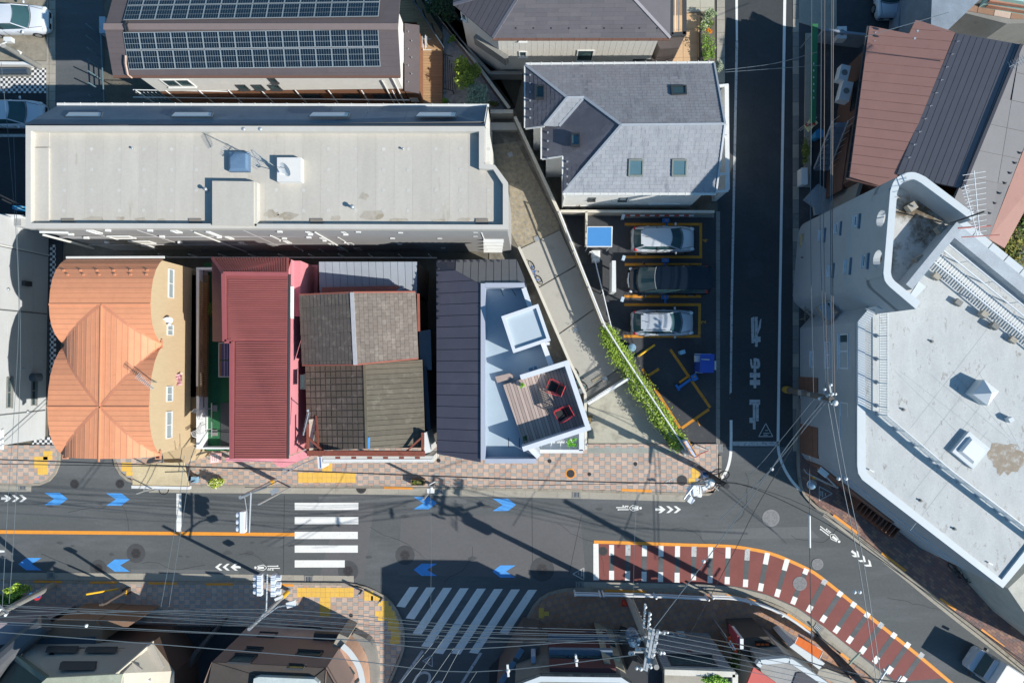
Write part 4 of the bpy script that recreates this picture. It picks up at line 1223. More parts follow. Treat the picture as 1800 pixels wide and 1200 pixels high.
mb=MB();mb.prism(GP([(-60,-60),(81,-60),(81,107),(-60,107)]),-.02,.02);struct('driveway',mb,M('driveway_gravel','#9b9384',.95,.25,3,c2='#7c7568',thr=.5,sc2=1.5,bump=.6,bsc=30))
mb=MB();mb.prism(GP([(-60,165),(84,165),(90,395),(-60,395)]),-.02,.015);struct('car_park_asphalt',mb,ASPH2)
mb=MB();mb.prism(GP([(-60,236),(46,236),(46,241),(-60,241)]),0,.022);st_=obj('bay_line',mb,WORN,loc=(0,0,0));st_['kind']='structure'
dr_=thing('metal_drum','long shiny metal drum lying on the checkered forecourt','drum',base_pt(20,125))
mb=MB();c=G(20,127,.35)
a_,b_=G(-50,127,.38),G(51,126,.38);mb.tube([a_,b_],.22,18);obj('drum_body',mb,M('drum_steel','#7c8790',.3,.08,3,metal=.8),dr_,smooth=False)
mb=MB();mb.prism(GP([(-50,118),(53,118),(53,134),(-50,134)],.15),.03,.12);obj('drum_cradle',mb,CONC2,dr_)
mb=MB();mb.prism(GP([(-60,108),(52,109),(52,114),(-60,113)],.45),0,.45);tag(obj('low_wall',mb,FRW),'low white wall behind the lying metal drum','wall')
# =============== F2: orange vaulted roof house ===============
F2=thing('orange_roof_house','beige house with curved orange cross vaulted metal roof','house',base_pt(215,640))
ze_,zt=6.2,7.5
yA,yB=G(0,535,zt).y,G(0,715,zt).y
yN=G(200,455,ze_).y;yS=G(200,800,ze_).y;yM=G(200,606,ze_).y
xL=G(118,455,ze_).x;xRr=G(292,455,ze_).x
xL=(xL+G(113,606,ze_).x)/2;xRr=(xRr+G(281,610,ze_).x)/2+.05;xC=G(177,630,zt).x
def arch(t):
 t=min(1.0,abs(t))
 pts=[(0,1),(.28,.955),(.52,.84),(.74,.62),(.9,.33),(1,0)]
 for (a,za),(b,zb) in zip(pts[:-1],pts[1:]):
  if t <= b: return za+(zb-za)*(t-a)/(b-a)
 return 0
def hz(x,y):
 h1=arch((y-yA)/((yN-yA) if y>yA else (yA-yM)))
 h2=arch((y-yB)/((yM-yB) if y>yB else (yB-yS)))
 hh=h1 if y>yM else h2
 w=(xC-xL) if x<xC else (xRr-xC)
 h3=arch((x-xC)/w)
 if y>yA: return ze_+(zt-ze_)*hh
 return ze_+(zt-ze_)*max(hh,h3)
OR=M('roof_orange','#df9871',.6,.06,2.2,c2='#cf875f',thr=.62,sc2=2.0,bump=.15,k=.95)
nx,ny=70,140
mb=MB()
ys=sorted(set([yN-(yN-yS)*j/ny for j in range(ny+1)]+[yA,yM,yB]),reverse=True)
xs=sorted(set([xL+(xRr-xL)*i/nx for i in range(nx+1)]+[xC]))
for y in ys:
 for x in xs:
  mb.v.append(Vector((x,y,hz(x,y))))
nn=len(xs)
for j in range(len(ys)-1):
 for i in range(nn-1):
  mb.f.append([j*nn+i,(j+1)*nn+i,(j+1)*nn+i+1,j*nn+i+1]);mb.m.append(0)
roofF2=obj('vaulted_roof',mb,OR,F2)
SE=M('roof_seam_orange','#d49a7a',.6,.04,2)
mb=MB();sp=.27
def seam(pts,w=.016,h=.016):
 for a,b in zip(pts[:-1],pts[1:]): mb.beam(a+Vector((0,0,h/2)),b+Vector((0,0,h/2)),w,h)
k=0
y=yN-sp/2
while y>yS:
 run=[]
 hh=arch((y-yA)/((yN-yA) if y>yA else (yA-yM))) if y>yM else arch((y-yB)/((yM-yB) if y>yB else (yB-yS)))
 for i in range(41):
  x=xL+(xRr-xL)*i/40
  w=(xC-xL) if x<xC else (xRr-xC)
  top=y>yA or hh >= arch((x-xC)/w)-1e-4
  if top: run.append(Vector((x,y,hz(x,y))))
  else:
   if len(run)>1: seam([run[0],run[-1]])
   run=[]
 if len(run)>1: seam([run[0],run[-1]])
 y -= sp
x=xL+sp/2
while x<xRr:
 run=[]
 w=(xC-xL) if x<xC else (xRr-xC)
 h3=arch((x-xC)/w)
 for j in range(81):
  y=yA-(yA-yS)*j/80
  hh=arch((y-yA)/(yA-yM)) if y>yM else arch((y-yB)/((yM-yB) if y>yB else (yB-yS)))
  if h3>hh+1e-4: run.append(Vector((x,y,ze_+(zt-ze_)*h3)))
  else:
   if len(run)>1: seam([run[0],run[-1]])
   run=[]
 if len(run)>1: seam([run[0],run[-1]])
 x+=sp
o=obj('standing_seam',mb,SE,F2);o['kind']='stuff'
ridge_cap(F2,[Vector((xC,yA,zt)),Vector((xC,yS-.15,zt))],.07,.06,OR)
for ax,ay,sx,sy in ((xC,yA,-1,-1),(xC,yA,1,-1),(xC,yB,-1,1),(xC,yB,1,1),(xC,yB,-1,-1),(xC,yB,1,-1)):
 pts_=[]
 wx=(xC-xL) if sx<0 else (xRr-xC);wy=(yA-yM) if (ay==yA) else ((yM-yB) if sy>0 else (yB-yS))
 for k in range(13):
  t_=k/12*.97;X=ax+sx*wx*t_;Y=ay+sy*wy*t_
  pts_.append(Vector((X,Y,ze_+(zt-ze_)*arch(t_)+.01)))
 mb=MB();ribbon(mb,pts_,.16,0);mb.v=[Vector((v.x,v.y,pts_[i // 2].z+.012)) for i,v in enumerate(mb.v)];obj('valley_flashing',mb,M('flashing_orange','#d58f6e',.55,.05,2),F2)
ridge_cap(F2,[Vector((xL,yA,zt)),Vector((xRr,yA,zt))],.07,.06,OR);ridge_cap(F2,[Vector((xL,yB,zt)),Vector((xRr,yB,zt))],.07,.06,OR)
for x,y in ((xL,yM),(xRr,yM),(xL,yS),(xRr,yS)):
 d=.28 if x==xL else -.28
 mb=MB();mb.box((x+d*.6,y+.05,ze_+.05),(.3,.5,.12));b_=obj('rain_hopper',mb,SE,F2)
 mb=MB();mb.box((x+d*.6,y+.05,ze_+.115),(.18,.36,.02));obj('hopper_mouth',mb,M('hopper_dark','#5a2c1c',.8),b_)
snow_guards(F2,[Vector((lerp(xL,xRr,(k+.5)/6),yN-.75,hz(xC,yN-.75))) for k in range(6)]+[Vector((lerp(xL,xRr,(k+.9)/6.4),yN-1.0,hz(xC,yN-1.0))) for k in range(6)],SE,.1)
gutter(F2,Vector((xL,yN+.08,ze_)),Vector((xRr,yN+.08,ze_)),.06,PIPE)
WB2=M('siding_beige','#cbb491',.8,.05,2,streak=(1,6,1))
ypts=[yN-.1-(yN-yS-.2)*j/60 for j in range(61)]
for X in (xL+.12,xRr-.12):
 mb=MB()
 for a,b in zip(ypts[:-1],ypts[1:]):
  mb.add([(X,a,0),(X,b,0),(X,b,hz(X,b)-.06),(X,a,hz(X,a)-.06)],[(0,1,2,3)])
 obj('side_wall',mb,WB2,F2)
mb=MB()
xp=[xL+.12+(xRr-xL-.24)*i/30 for i in range(31)]
for a,b in zip(xp[:-1],xp[1:]):
 for Y in (yN-.1,yS+.12): mb.add([(a,Y,0),(b,Y,0),(b,Y,hz(b,Y)-.06),(a,Y,hz(a,Y)-.06)],[(0,1,2,3)])
obj('end_wall',mb,WB2,F2)
Ha,Hb=Vector((xRr-.12,yS,0)),Vector((xRr-.12,yN,0))
for a,b in (((295,523),(305,474)),((293,589),(304,571)),((292,706),(303,678)),((291,771),(302,722))):
 window(F2,Ha,Hb,a,b,glass=M('glass_silver','#98a4a8',.25,.05,bump=0),dep=.06,fw=.045,split=True,sill=False)
zb=3.0
LB=M('siding_beige_shaded','#7d6a4e',.85,.06,2)  # brown paints in the pink house's shadow on the beige siding
u0=0;
mb=wbox(Ha,Hb,1.2,(Hb-Ha).length-.2,0,2.9,.35,Vector((1,0,0)));obj('lower_storey',mb,LB,F2)
mb=wbox(Ha,Hb,3.0,(Hb-Ha).length-.5,2.7,2.9,.95,Vector((1,0,0)));bal=obj('balcony',mb,LB,F2)
for k in range(64):
 u=3.1+k*.105;mb=wbox(Ha,Hb,u,u+.05,2.9,3.75,.98,Vector((1,0,0)))
 mb=MB();mb.box((Ha.x+.93,Ha.y+u,3.33),(.04,.05,.86));obj('baluster',mb,M('rail_tan','#b79b66',.7),bal)
mb=MB();mb.beam((Ha.x+.93,Ha.y+3.1,3.78),(Ha.x+.93,Ha.y+9.8,3.78),.08,.05);obj('handrail',mb,LB,bal)
mb=wbox(Ha,Hb,7.4,7.42,3,3,.1,nE)
for i,(x,y) in enumerate(((333,488),(331,558))):
 t=G(x,y,1.2);mb=MB();mb.box((t.x,t.y,1.0),(.35,.75,.6));mb.box((t.x,t.y,.35),(.3,.6,.7));tag(obj('condenser_unit',mb,FRW),('upper' if i==0 else 'lower')+' white outdoor unit in the dark gap beside the beige house','outdoor unit','outdoor air units')
ds_=thing('satellite_dish','white satellite dish on the beige wall of the orange roofed house','satellite dish',tuple(G(295,572,5.2)))
dish_geo(ds_,G(294,564,5.8),.3,(.55,-.8,.5))
cl=thing('pink_laundry','pink cloths drying outside a window of the beige house','laundry',tuple(G(303,665,3.2)))
mb=MB();mb.beam(G(292,662,4.9),G(321,656,4.3),.04,.04);obj('drying_pole',mb,WHITEM,cl)
for k in range(4):
 mb=MB();n0=len(mb.v);W_=6
 for i in range(W_+1):
  for j in range(3):
   x=294+26*i/W_;y=659+k*5+j*2.3-i*.35
   mb.v.append(G(x,y,4.75-.06*i+.12*math.sin(i*1.7+j*2+k)))
 for i in range(W_):
  for j in range(2): mb.f.append([i*3+j,(i+1)*3+j,(i+1)*3+j+1,i*3+j+1]);mb.m.append(0)
 obj('cloth',mb,M('cloth_pink','#dba4ae',.9,.12,6),cl,smooth=True)
a2=thing('roof_antenna','slender silver antenna leaning over the orange vaulted roof','antenna',tuple(G(276,690,6.4)))
mb=MB();mb.tube([G(276,672,6.5),G(264,670,8.4)],.025);obj('mast',mb,STEEL,a2)
yagi(a2,G(240,659,8.3),G(270,683,8.3),12,.35)
mb=MB();mb.prism(GP([(233,816),(322,812),(331,855),(233,853)],3.0),2.85,3.0,bottom=True);cn=obj('canopy',mb,M('canopy_cream','#d6c5a2',.7),F2)
mb=MB();mb.prism(GP([(231,853),(332,855),(332,860),(231,858)],3.05),2.75,3.05,bottom=True);obj('canopy_fascia',mb,FRW,cn)
mb=MB();mb.prism(GP([(285,790),(343,770),(345,795),(330,812),(288,812)],2.7),0,2.7);obj('entrance_roof',mb,WB2,F2)
# =============== F3: pink house with maroon ribbed roof ===============
F3=thing('pink_house','pink house with maroon ribbed roof and green floored side yard','house',base_pt(440,630))
MR=M('roof_maroon','#8c4a48',.55,.09,1.5,c2='#7f4346',thr=.56,sc2=1.0,streak=(.4,2.0,1),bump=.05,k=.95);MRD=M('roof_maroon_cap','#a35a5c',.5,.05,2)
z1_,z2_=6.7,6.35
r1=G(393,481,z1_);r2=G(500,481,z1_-.15);r3=G(503,806,z2_);r4=G(407,806,z1_);r5=G(407,600,z1_);r6=G(395,600,z1_)
r2.z=z2_;r2.x=r3.x
n1=G(373,453,5.8);n2=G(507,453,5.8);w2=G(374,600,5.8)
for q in ([r1,r2,r3,r4,r5,r6],[n1,n2,r2,r1],[n1,r1,r6,w2]): rslab(F3,'roof',q,.12,MR)
def ribs(name,parent,A,B,C,D,n,w,h,mat):
 mb=MB()
 for k in range(n):
  t=(k+.5)/n
  a,b=lerp(A,B,t),lerp(D,C,t)
  mb.beam(a+Vector((0,0,h/2)),b+Vector((0,0,h/2)),w,h)
 o=obj(name,mb,mat,parent);o['kind']='stuff';return o
rj=lerp(r1,r2,.08);rk=Vector((rj.x,G(400,596,z1_).y,z1_))
ribs('roof_rib',F3,Vector((rj.x,r1.y-.3,z1_-.02)),Vector((rj.x,r5.y+.1,z1_-.02)),Vector((r3.x,r5.y+.1,z2_)),Vector((r3.x,r1.y-.3,z2_)),27,.065,.05,M('rib_maroon','#9a5955',.55,.10,1.5,c2='#8f5557',thr=.56,sc2=1.0,streak=(.4,2.0,1)))
rx=r5.x+.25
ribs('roof_rib',F3,Vector((rx,r5.y,z1_-.02)),Vector((rx,r4.y,z1_-.02)),r3,Vector((r3.x,r5.y,z2_)),50,.065,.05,MATS['rib_maroon'])
ribs('roof_rib',F3,n1,n2,r2+Vector((0,.05,0)),r1+Vector((0,.05,0)),28,.075,.06,MATS['rib_maroon'])
ribs('roof_rib',F3,n1,w2,r6,r1,34,.05,.04,MR)
ridge_cap(F3,[r6,r1,r2],.22,.06,MRD);ridge_cap(F3,[n1,r1],.14,.06,MRD);ridge_cap(F3,[r5,r4],.2,.06,MRD);ridge_cap(F3,[r6,r5],.2,.06,MRD)
gutter(F3,r2+Vector((.08,0,-.05)),r3+Vector((.08,0,-.05)),.05,FRD)
PK=M('render_pink','#e0919a',.85,.04,1.2,c2='#d3868f',thr=.62,sc2=.8)
wp=[n1+Vector((.35,-.25,0)),Vector((r3.x-.05,n1.y-.1,5.7)),Vector((r3.x-.05,r3.y+.1,5.7)),Vector((r4.x+.25,r4.y+.1,5.7)),Vector((r5.x+.25,r5.y,5.7)),Vector((n1.x+.35,r5.y,5.7))]
wall_poly('wall',F3,[Vector((p.x,p.y,5.75)) for p in wp],0,PK)
Pa,Pb=Vector((r3.x-.05,r3.y,0)),Vector((r3.x-.05,n1.y,0))
mb=MB();mb.add([(Pa.x,Pa.y+.1,5.7),(Pb.x,Pb.y-.1,5.7),(Pb.x,r1.y,z2_-.1),(Pa.x,Pa.y+.1,z2_-.1)],[(0,1,2,3)]);obj('gable_wall',mb,PK,F3)
window(F3,Pa,Pb,(505,558),(512,504),glass=GLASSW,dep=.08,split=True)
mb=wbox(Pa,Pb,.3,(Pb-Pa).length,0,2.75,.55,nE);obj('ground_storey',mb,PK,F3)
mb=wbox(Pa,Pb,(Pb-Pa).length-3.2,(Pb-Pa).length-.1,2.75,5.2,.35,nE);obj('rear_bay',mb,PK,F3)
window(F3,Pa+Vector((.55,0,0)),Pb+Vector((.55,0,0)),(528,684),(534,658),frame=FRD)
mb=MB();mb.prism(GP([(397,804),(505,804),(540,790),(549,795),(549,800),(498,822),(486,818),(480,811),(397,811)],3.4),3.15,3.4,bottom=True);obj('front_canopy',mb,M('trim_pink','#f0a3ac',.7),F3)
mb=MB();mb.prism(GP([(369,796),(388,796),(388,812),(369,814)],1.0),.9,1.0,bottom=True);sg=thing('banner_sign','pink and white standing banner below the maroon roof corner','sign',base_pt(378,806));obj('banner_face',mb,M('banner_pink','#f3b4b4',.7),sg)
mb=MB();mb.prism(GP([(370,799),(384,798),(384,812),(370,813)],1.02),1.0,1.012);obj('banner_print',mb,M('banner_white','#e9e4e2',.7),sg)
for k,x in enumerate((373,376.5,380)): mb=MB();a=G(x,801,1.02);b=G(x,810,1.02);stripe(mb,a,b,.03,1.016);obj('banner_text',mb,M('banner_red','#cc5560',.7),sg)
mb=MB();p=G(378,803,0);mb.beam((p.x,p.y,0),(p.x,p.y,.9),.05,.05);obj('banner_post',mb,STEEL,sg)
mb=MB();mb.prism(GP([(359,462),(412,462),(412,792),(359,792)],2.2),0,2.2);yard=obj('yard_deck',mb,M('artificial_turf','#2c6a45',.95,.15,3,bump=.6,bsc=150),F3)
mb=MB();mb.prism(GP([(388,708),(408,708),(408,786),(388,786)],2.23),2.2,2.25);obj('yard_mat',mb,FRD,F3)
rail=thing('white_balustrade','long white louvred balustrade between the beige and pink houses','balustrade',base_pt(356,630))
mb=MB();mb.prism(GP([(345,470),(350,470),(350,788),(345,788)],3.3),1.8,3.3,bottom=True);obj('parapet',mb,WHITEM,rail)
mb=MB();mb.prism(GP([(345,470),(373,470),(373,474),(345,474)],3.3),1.8,3.32,bottom=True);obj('parapet',mb,WHITEM,rail)
mb=MB();mb.prism(GP([(345,786),(403,786),(403,789),(345,789)],2.9),1.8,2.9,bottom=True);obj('parapet',mb,WHITEM,rail)
for k in range(98):
 y=476+k*3.0
 if 655<y<690 or y>716: continue
 mb=MB();mb.beam(G(351,y,3.25),G(357,y,3.0),.045,.02);obj('louvre',mb,WHITEM,rail)
mb=MB();mb.beam(G(358,474,3.1),G(358,716,3.1),.05,.05);obj('rail',mb,FRD,rail)
mb=MB();mb.prism(GP([(345,652),(354,655),(355,678),(345,680)],3.36),3.3,3.37);tag(obj('white_sheet',mb,FRW),'white sheet folded over the balustrade','sheet')
mb=MB();mb.prism(GP([(345,679),(354,678),(354,692),(345,696)],3.36),3.3,3.37);tag(obj('brown_mat',mb,M('mat_brown','#7d6a60',.9)),'brown mat hung over the balustrade below the white sheet','mat')
fu=thing('striped_bedding','blue and brown striped bedding airing beside the maroon roof','bedding',tuple(G(396,632,2.3)))
cols=['#8d6a58','#7a5a4c','#3a4f86','#8d86a0','#3a4f86','#8f88a2','#33467a','#8a8098']
for hf,(ya,yb) in enumerate(((604,632),(634,661))):
 for k in range(8):
  mb=MB();x0=386+k*2.4;zz=3.0+.12*math.sin((k+.5)/8*math.pi)
  mb.prism(GP([(x0,ya),(x0+2.4,ya),(x0+2.4,yb),(x0,yb)],zz),zz-.12,zz);obj('stripe',mb,M('stripe'+cols[k],cols[k],.9),fu)
mb=MB();mb.beam(G(384,603,3),G(406,603,3),.05,.05);mb.beam(G(384,662,3),G(406,662,3),.05,.05);mb.beam(G(385,603,3),G(385,662,3),.05,.05)
for x,y in ((385,603),(385,662)): p=G(x,y,3);mb.beam((p.x,p.y,2.2),p,.05,.05)
obj('drying_frame',mb,STEEL,fu)
def rack(px,py,z,rz,label):
 c=G(px,py,z);t=thing('wire_chair',label,'wire chair',(c.x,c.y,z),'white wire racks in the yard',rz)
 LOC[t.name]=Vector((0,0,0))
 mb=MB()
 for k in range(6): mb.beam((-.22+k*.088,-.22,.45),(-.22+k*.088,.22,.45),.02,.02)
 for y in (-.22,0,.22): mb.beam((-.22,y,.452),(.22,y,.452),.02,.02)
 obj('seat',mb,WHITEM,t)
 mb=MB()
 for k in range(6): mb.beam((-.22+k*.088,.22,.45),(-.22+k*.088,.34,.95),.02,.02)
 mb.tube([(-.24,.33,.94),(0,.4,1.0),(.24,.33,.94)],.02);obj('back',mb,WHITEM,t)
 for x,y in ((-.22,-.22),(.22,-.22),(-.22,.22),(.22,.22)):
  mb=MB();mb.beam((x,y,0),(x,y,.45),.025,.025);obj('leg',mb,WHITEM,t)
rack(360,728,2.9,.4,'upper white wire chair at the white balustrade');rack(361,754,2.9,2.4,'lower white wire chair at the white balustrade')
for i,y in enumerate((717,760)):
 c=G(378,y,2.2);t=thing('parasol_base',('upper' if i==0 else 'lower')+' square grey base block on the green yard floor','base block',tuple(c),'grey base blocks')
 mb=MB();mb.box((c.x,c.y,2.26),(.36,.36,.08));obj('block',mb,CONC2,t);mb=MB();mb.cyl((c.x-.12,c.y,2.3),.03,.5,8);obj('socket',mb,STEEL,t)
mb=MB();mb.beam(G(372,708,2.9),G(372,768,2.9),.05,.05);tag(obj('steel_pole',mb,STEEL),'thin steel pole lying between the grey base blocks','pole')
t=thing('potted_shrub','small shrub in the dark corner of the pink house yard','plant',tuple(G(369,543,2.2)))
foliage('foliage',t,G(369,543,2.6),(.25,.5,.3),160,[M('leaf_yard','#7fa03c',.8),M('leaf_yard2','#5a7a2c',.8)],.06,5)
mb=MB();c=G(369,543,2.2);mb.cyl((c.x,c.y,2.2),.14,.25,10,r1=.17);obj('pot',mb,FRD,t)
# =============== F4: metal roofed annex and brown tiled house with sign parapet ===============
F4=thing('tiled_house','old brown tiled house with two offset gables behind a rusty shop parapet','house',base_pt(640,650))
T1=M('tile_brown','#6f645c',.85,.16,3,c2='#857a6e',thr=.55,sc2=3,rnd=.03);T2=M('tile_umber','#675c54',.85,.16,3,c2='#80756a',thr=.56,sc2=3,rnd=.03)
T3=M('tile_taupe','#877b72',.85,.14,3,c2='#988d83',thr=.5,sc2=2,rnd=.04);T4=M('tile_fawn','#7f736a',.85,.14,3,c2='#92877d',thr=.52,sc2=2,rnd=.1)
T5=M('tile_olive','#696256',.85,.12,3,c2='#787164',thr=.52,sc2=2,rnd=.05)
zr1=6.7
a0,a1=G(617,514,zr1),G(623,641,zr1)
wl0,wl1=G(527,518,5.6),G(532,642,5.6);er0,er1=G(730,513,5.7),G(735,630,5.7)
for q,m in (([a0,a1,wl1,wl0],T1),([a0,er0,er1,a1],T3)): rslab(F4,'roof',q,.12,m)
dv=(wl0-wl1).normalized();
tile_face(F4,'roof_tile',[wl0,wl1,a1,a0],(wl1-wl0),cells_grid(.75,.235,2,0),[T1,T1],th=.012,gap=.008,tilt=.016,lift=.03,raise_r=.004,limit=110)
tile_face(F4,'roof_tile',[er1,er0,a0,a1],(er0-er1),cells_grid(.34,.235,2,.5),[T3,M('tile_fawn2','#83776e',.85,.14,3,c2='#958a80',thr=.52,sc2=2,rnd=.04)],th=.015,gap=.01,tilt=.012,lift=.03,limit=170)
ridge_cap(F4,[a0+Vector((.06,0,0)),a1+Vector((.06,0,0))],.2,.1,M('ridge_tin_pale','#b7b6ba',.5,.08,4))
zr2=5.9
b0,b1=G(641,640,zr2),G(645,788,zr2)
xl0,xl1=G(537,643,4.8),G(541,792,4.8);xr0,xr1=G(742,632,4.9),G(748,786,4.9)
for q,m in (([b0,b1,xl1,xl0],T1),([b0,xr0,xr1,b1],T5)): rslab(F4,'roof',q,.12,m)
tile_face(F4,'roof_tile',[xl0,xl1,b1,b0],(xl1-xl0),cells_grid(.36,.33,2,0),[T2,M('tile_dusk','#62584e',.85,.14,3,rnd=.04)],th=.035,gap=.04,tilt=.02,limit=240)
tile_face(F4,'roof_tile',[xr1,xr0,b0,b1],(xr0-xr1),cells_grid(.28,3.3,2,0),[T5,M('tile_moss','#6e675a',.85,.12,3,rnd=.05)],th=.03,gap=.02,tilt=.03,limit=300)
ridge_cap(F4,[b0,b1],.14,.08,M('ridge_olive','#6d6555',.8))
PG=M('bargeboard_red','#a86454',.7,.08,3)
ridge_cap(F4,[wl1,a1,er1],.08,.08,PG,'bargeboard');ridge_cap(F4,[wl0,a0,er0],.08,.08,PG,'bargeboard')
WD4=M('old_siding','#58504c',.85,.1,2)
wall_poly('wall',F4,[Vector((p.x,p.y,4.7)) for p in (wl0+Vector((.3,-.2,0)),er0+Vector((-.2,-.2,0)),er1+Vector((-.2,0,0)),wl1+Vector((.3,0,0)))],0,WD4)
wall_poly('wall',F4,[Vector((p.x,p.y,4.6)) for p in (xl0+Vector((.2,-.1,0)),xr0+Vector((-.1,-.1,0)),xr1+Vector((-.1,.2,0)),xl1+Vector((.2,.2,0)))],0,WD4)
for (P,Q,Rr_) in ((wl0,a0,er0),(wl1,a1,er1)): mb=MB();mb.add([P+Vector((.2,0,-.15)),Q+Vector((0,0,-.15)),Rr_+Vector((-.2,0,-.15)),Vector((Rr_.x,Rr_.y,4.4)),Vector((P.x,P.y,4.4))],[(0,1,2,3,4)]);obj('gable_wall',mb,PG,F4)
q=GP([(736,582),(757,579),(759,650),(738,650)],4.3);rslab(F4,'lean_to_roof',q,.1,M('tin_blue','#73808e',.5,.07,2))
q=GP([(733,516),(737,516),(738,582),(734,582)],5.2);rslab(F4,'side_flashing',q,.1,PG)
mb=MB();mb.prism(GP([(743,645),(750,645),(757,755),(749,755)],4.5),0,4.5);obj('side_wall',mb,M('tin_navy','#3f4c5c',.6,.08,2),F4)
RS=M('rust_frame','#8a4c3c',.8,.14,3,c2='#6f3a2e',thr=.55,sc2=4);RUST=M('board_weathered','#d2cfc8',.8,.12,2,c2='#a3785a',thr=.6,sc2=3)
for a,b,w in (((540,796,5.6),(747,797,5.6),.28),((541,745,5.5),(541,796,5.5),.12),((743,760,5.5),(743,797,5.5),.14)):
 mb=MB();mb.beam(G(*a),G(*b),w,.12);obj('parapet_beam',mb,RS,F4)
for a,b in (((541,768,5.5),(570,794,5.5)),((741,769,5.5),(712,795,5.5))): mb=MB();mb.beam(G(*a),G(*b),.1,.1);obj('brace',mb,RS,F4)
for a,b in (((556,730,5.0),(560,796,5.5)),((541,796,5.6),(541,796,3))): mb=MB();mb.beam(G(*a),G(*b),.1,.1);obj('strut',mb,RS,F4)
mb=MB();mb.prism(GP([(566,800),(762,801),(762,812),(566,814)],5.4),3.2,5.4,bottom=True);sb=obj('signboard_top',mb,RUST,F4)
for k in range(6):
 mb=MB();mb.prism(GP([(590+k*28,802.5),(598+k*28,802.5),(598+k*28,806),(590+k*28,806)],5.42),5.4,5.42);obj('rust_patch',mb,RS,sb)
mb=MB();mb.prism(GP([(568,806.5),(760,807),(760,809.5),(568,811)],5.43),5.4,5.43);obj('signboard_lip',mb,FRW,sb)
mb=MB();mb.prism(GP([(746,760),(748,760),(757,794),(746,797)],5.45),3,5.45);obj('side_board',mb,FRW,F4)
mb=MB();mb.prism(GP([(543,737),(552,736),(555,742),(550,790),(543,792)],5.0),4.7,5.0);obj('tin_trough',mb,M('tin_rusty','#cfc4b2',.7,.1,3,c2='#a8714a',thr=.55,sc2=4),F4)
mb=MB();mb.prism(GP([(552,728),(562,728),(568,790),(552,790)],4.7),4.5,4.72);obj('tin_patch',mb,RS,F4)
mb=MB();mb.prism(GP([(647,768),(650,768),(650,788),(647,788)],5.9),5.7,5.95);obj('blue_strip',mb,BLUEP,F4)
vs=thing('vertical_sign','narrow white and blue projecting sign hanging at the rusty shop parapet','sign',tuple(G(562,822,2.6)))
mb=MB();mb.prism(GP([(557.5,802),(566,802),(567,823),(559,823)],3.9),2.6,3.9,bottom=True);obj('sign_box',mb,FRW,vs)
mb=MB();mb.prism(GP([(561.5,803),(563.5,803),(564.5,822),(562.5,822)],3.91),3.9,3.912);obj('sign_stripe',mb,M('sign_blue','#3c62a8',.6),vs)
a3=thing('roof_antenna','silver yagi antenna over the gap left of the brown tiled roof','antenna',tuple(G(540,722,4.9)))
mb=MB();mb.tube([G(541,723,4.9),G(541,722,6.4)],.025);mb.ball(G(541,721,6.4),.08);obj('mast',mb,STEEL,a3)
yagi(a3,G(543,724,6.4),G(533,765,6.4),18,.22)
AN=thing('metal_roof_annex','low annex with pale blue standing seam roof behind the brown tiles','annex',base_pt(647,485))
q=[G(561,460,4.6),G(733,460,4.6),G(733,516,4.2),G(562,516,4.2)]
TB=M('seam_blue_grey','#a2a9b3',.45,.06,1.5,bump=.05,rnd=.03)
rslab(AN,'roof',q,.1,M('seam_base','#5f6670',.6))  # darker grey slab that shows between the roof panels
tile_face(AN,'roof_panel',[q[3],q[2],q[1],q[0]],(1,0,0),cells_grid(.415,5,1,0),[TB],th=.03,gap=.022)
wall_poly('wall',AN,[Vector((p.x,p.y,4.1)) for p in q],0,WD4)
mb=MB();mb.prism(GP([(566,505),(697,502),(694,512),(566,515)],5.1),4.3,5.1);obj('rust_gutter',mb,PG,AN)
for k in range(3):
 mb=MB();mb.beam(G(693+k*5,512,4.9),G(708+k,505,4.9),.04,.04);obj('bracket',mb,STEEL,AN)
fz=thing('boundary_fence','thin pale fence rail between the long block and the row of houses','fence',base_pt(640,452))
mb=MB();mb.tube([G(292,452,1.4),G(768,453,1.4)],.035);obj('rail',mb,FRW,fz)
for k in range(10): p=G(300+k*51,452.5,0);mb=MB();mb.cyl((p.x,p.y,0),.03,1.45,6);obj('post',mb,FRW,fz)
# =============== F5: navy house with roof terrace ===============
F5=thing('navy_house','navy metal house with pale blue roof terrace and raised wooden deck','house',base_pt(880,630))
NV=M('seam_navy','#5f5c68',.5,.06,1.2,c2='#65626d',thr=.55,sc2=.5,bump=.05,rnd=.03);NVd=M('seam_gap','#3b3c48',.6)
zf=5.6;zp=6.5
tl,tr=G(847,498,zp),G(921,498,zp)
e1,e2=G(767,457,5.45),G(768,797,5.45)
h1=G(845,500,zp-.1);h2=G(845,812,zp-.1)
kE=G(908,456,5.3);kT=G(926,500,zp-.15)
rslab(F5,'roof',[e1,h1,h2,e2],.15,NVd);rslab(F5,'roof',[e1,kE,kT,h1],.15,NVd)
tile_face(F5,'roof_panel',[e1,e2,h2,h1],(e2-e1),cells_grid(.62,8,1,0),[NV],th=.03,gap=.03)
tile_face(F5,'roof_panel',[kE,e1,h1,kT],(e1-kE),cells_grid(.42,8,1,0),[M('seam_taupe','#7c7b7c',.5,.05,1.2,rnd=.03)],th=.03,gap=.03)
snow_guards(F5,[lerp(e1,e2,(k+.3)/27)+Vector((.15,0,.1)) for k in range(9)]+[lerp(e1,kE,(k+1.4)/12)+Vector((0,-.1,.1)) for k in range(9)],NVd,.1)
TBL=M('terrace_blue','#aebfcb',.6,.03,.8,bump=.05);PCAP=M('parapet_lilac','#b4bac9',.5,.03,2);PW=M('parapet_white','#dfe3ea',.5,.03,2)
tp=[(851,503),(921,503),(968,640),(1000,640),(1026,785),(943,806),(851,806)]
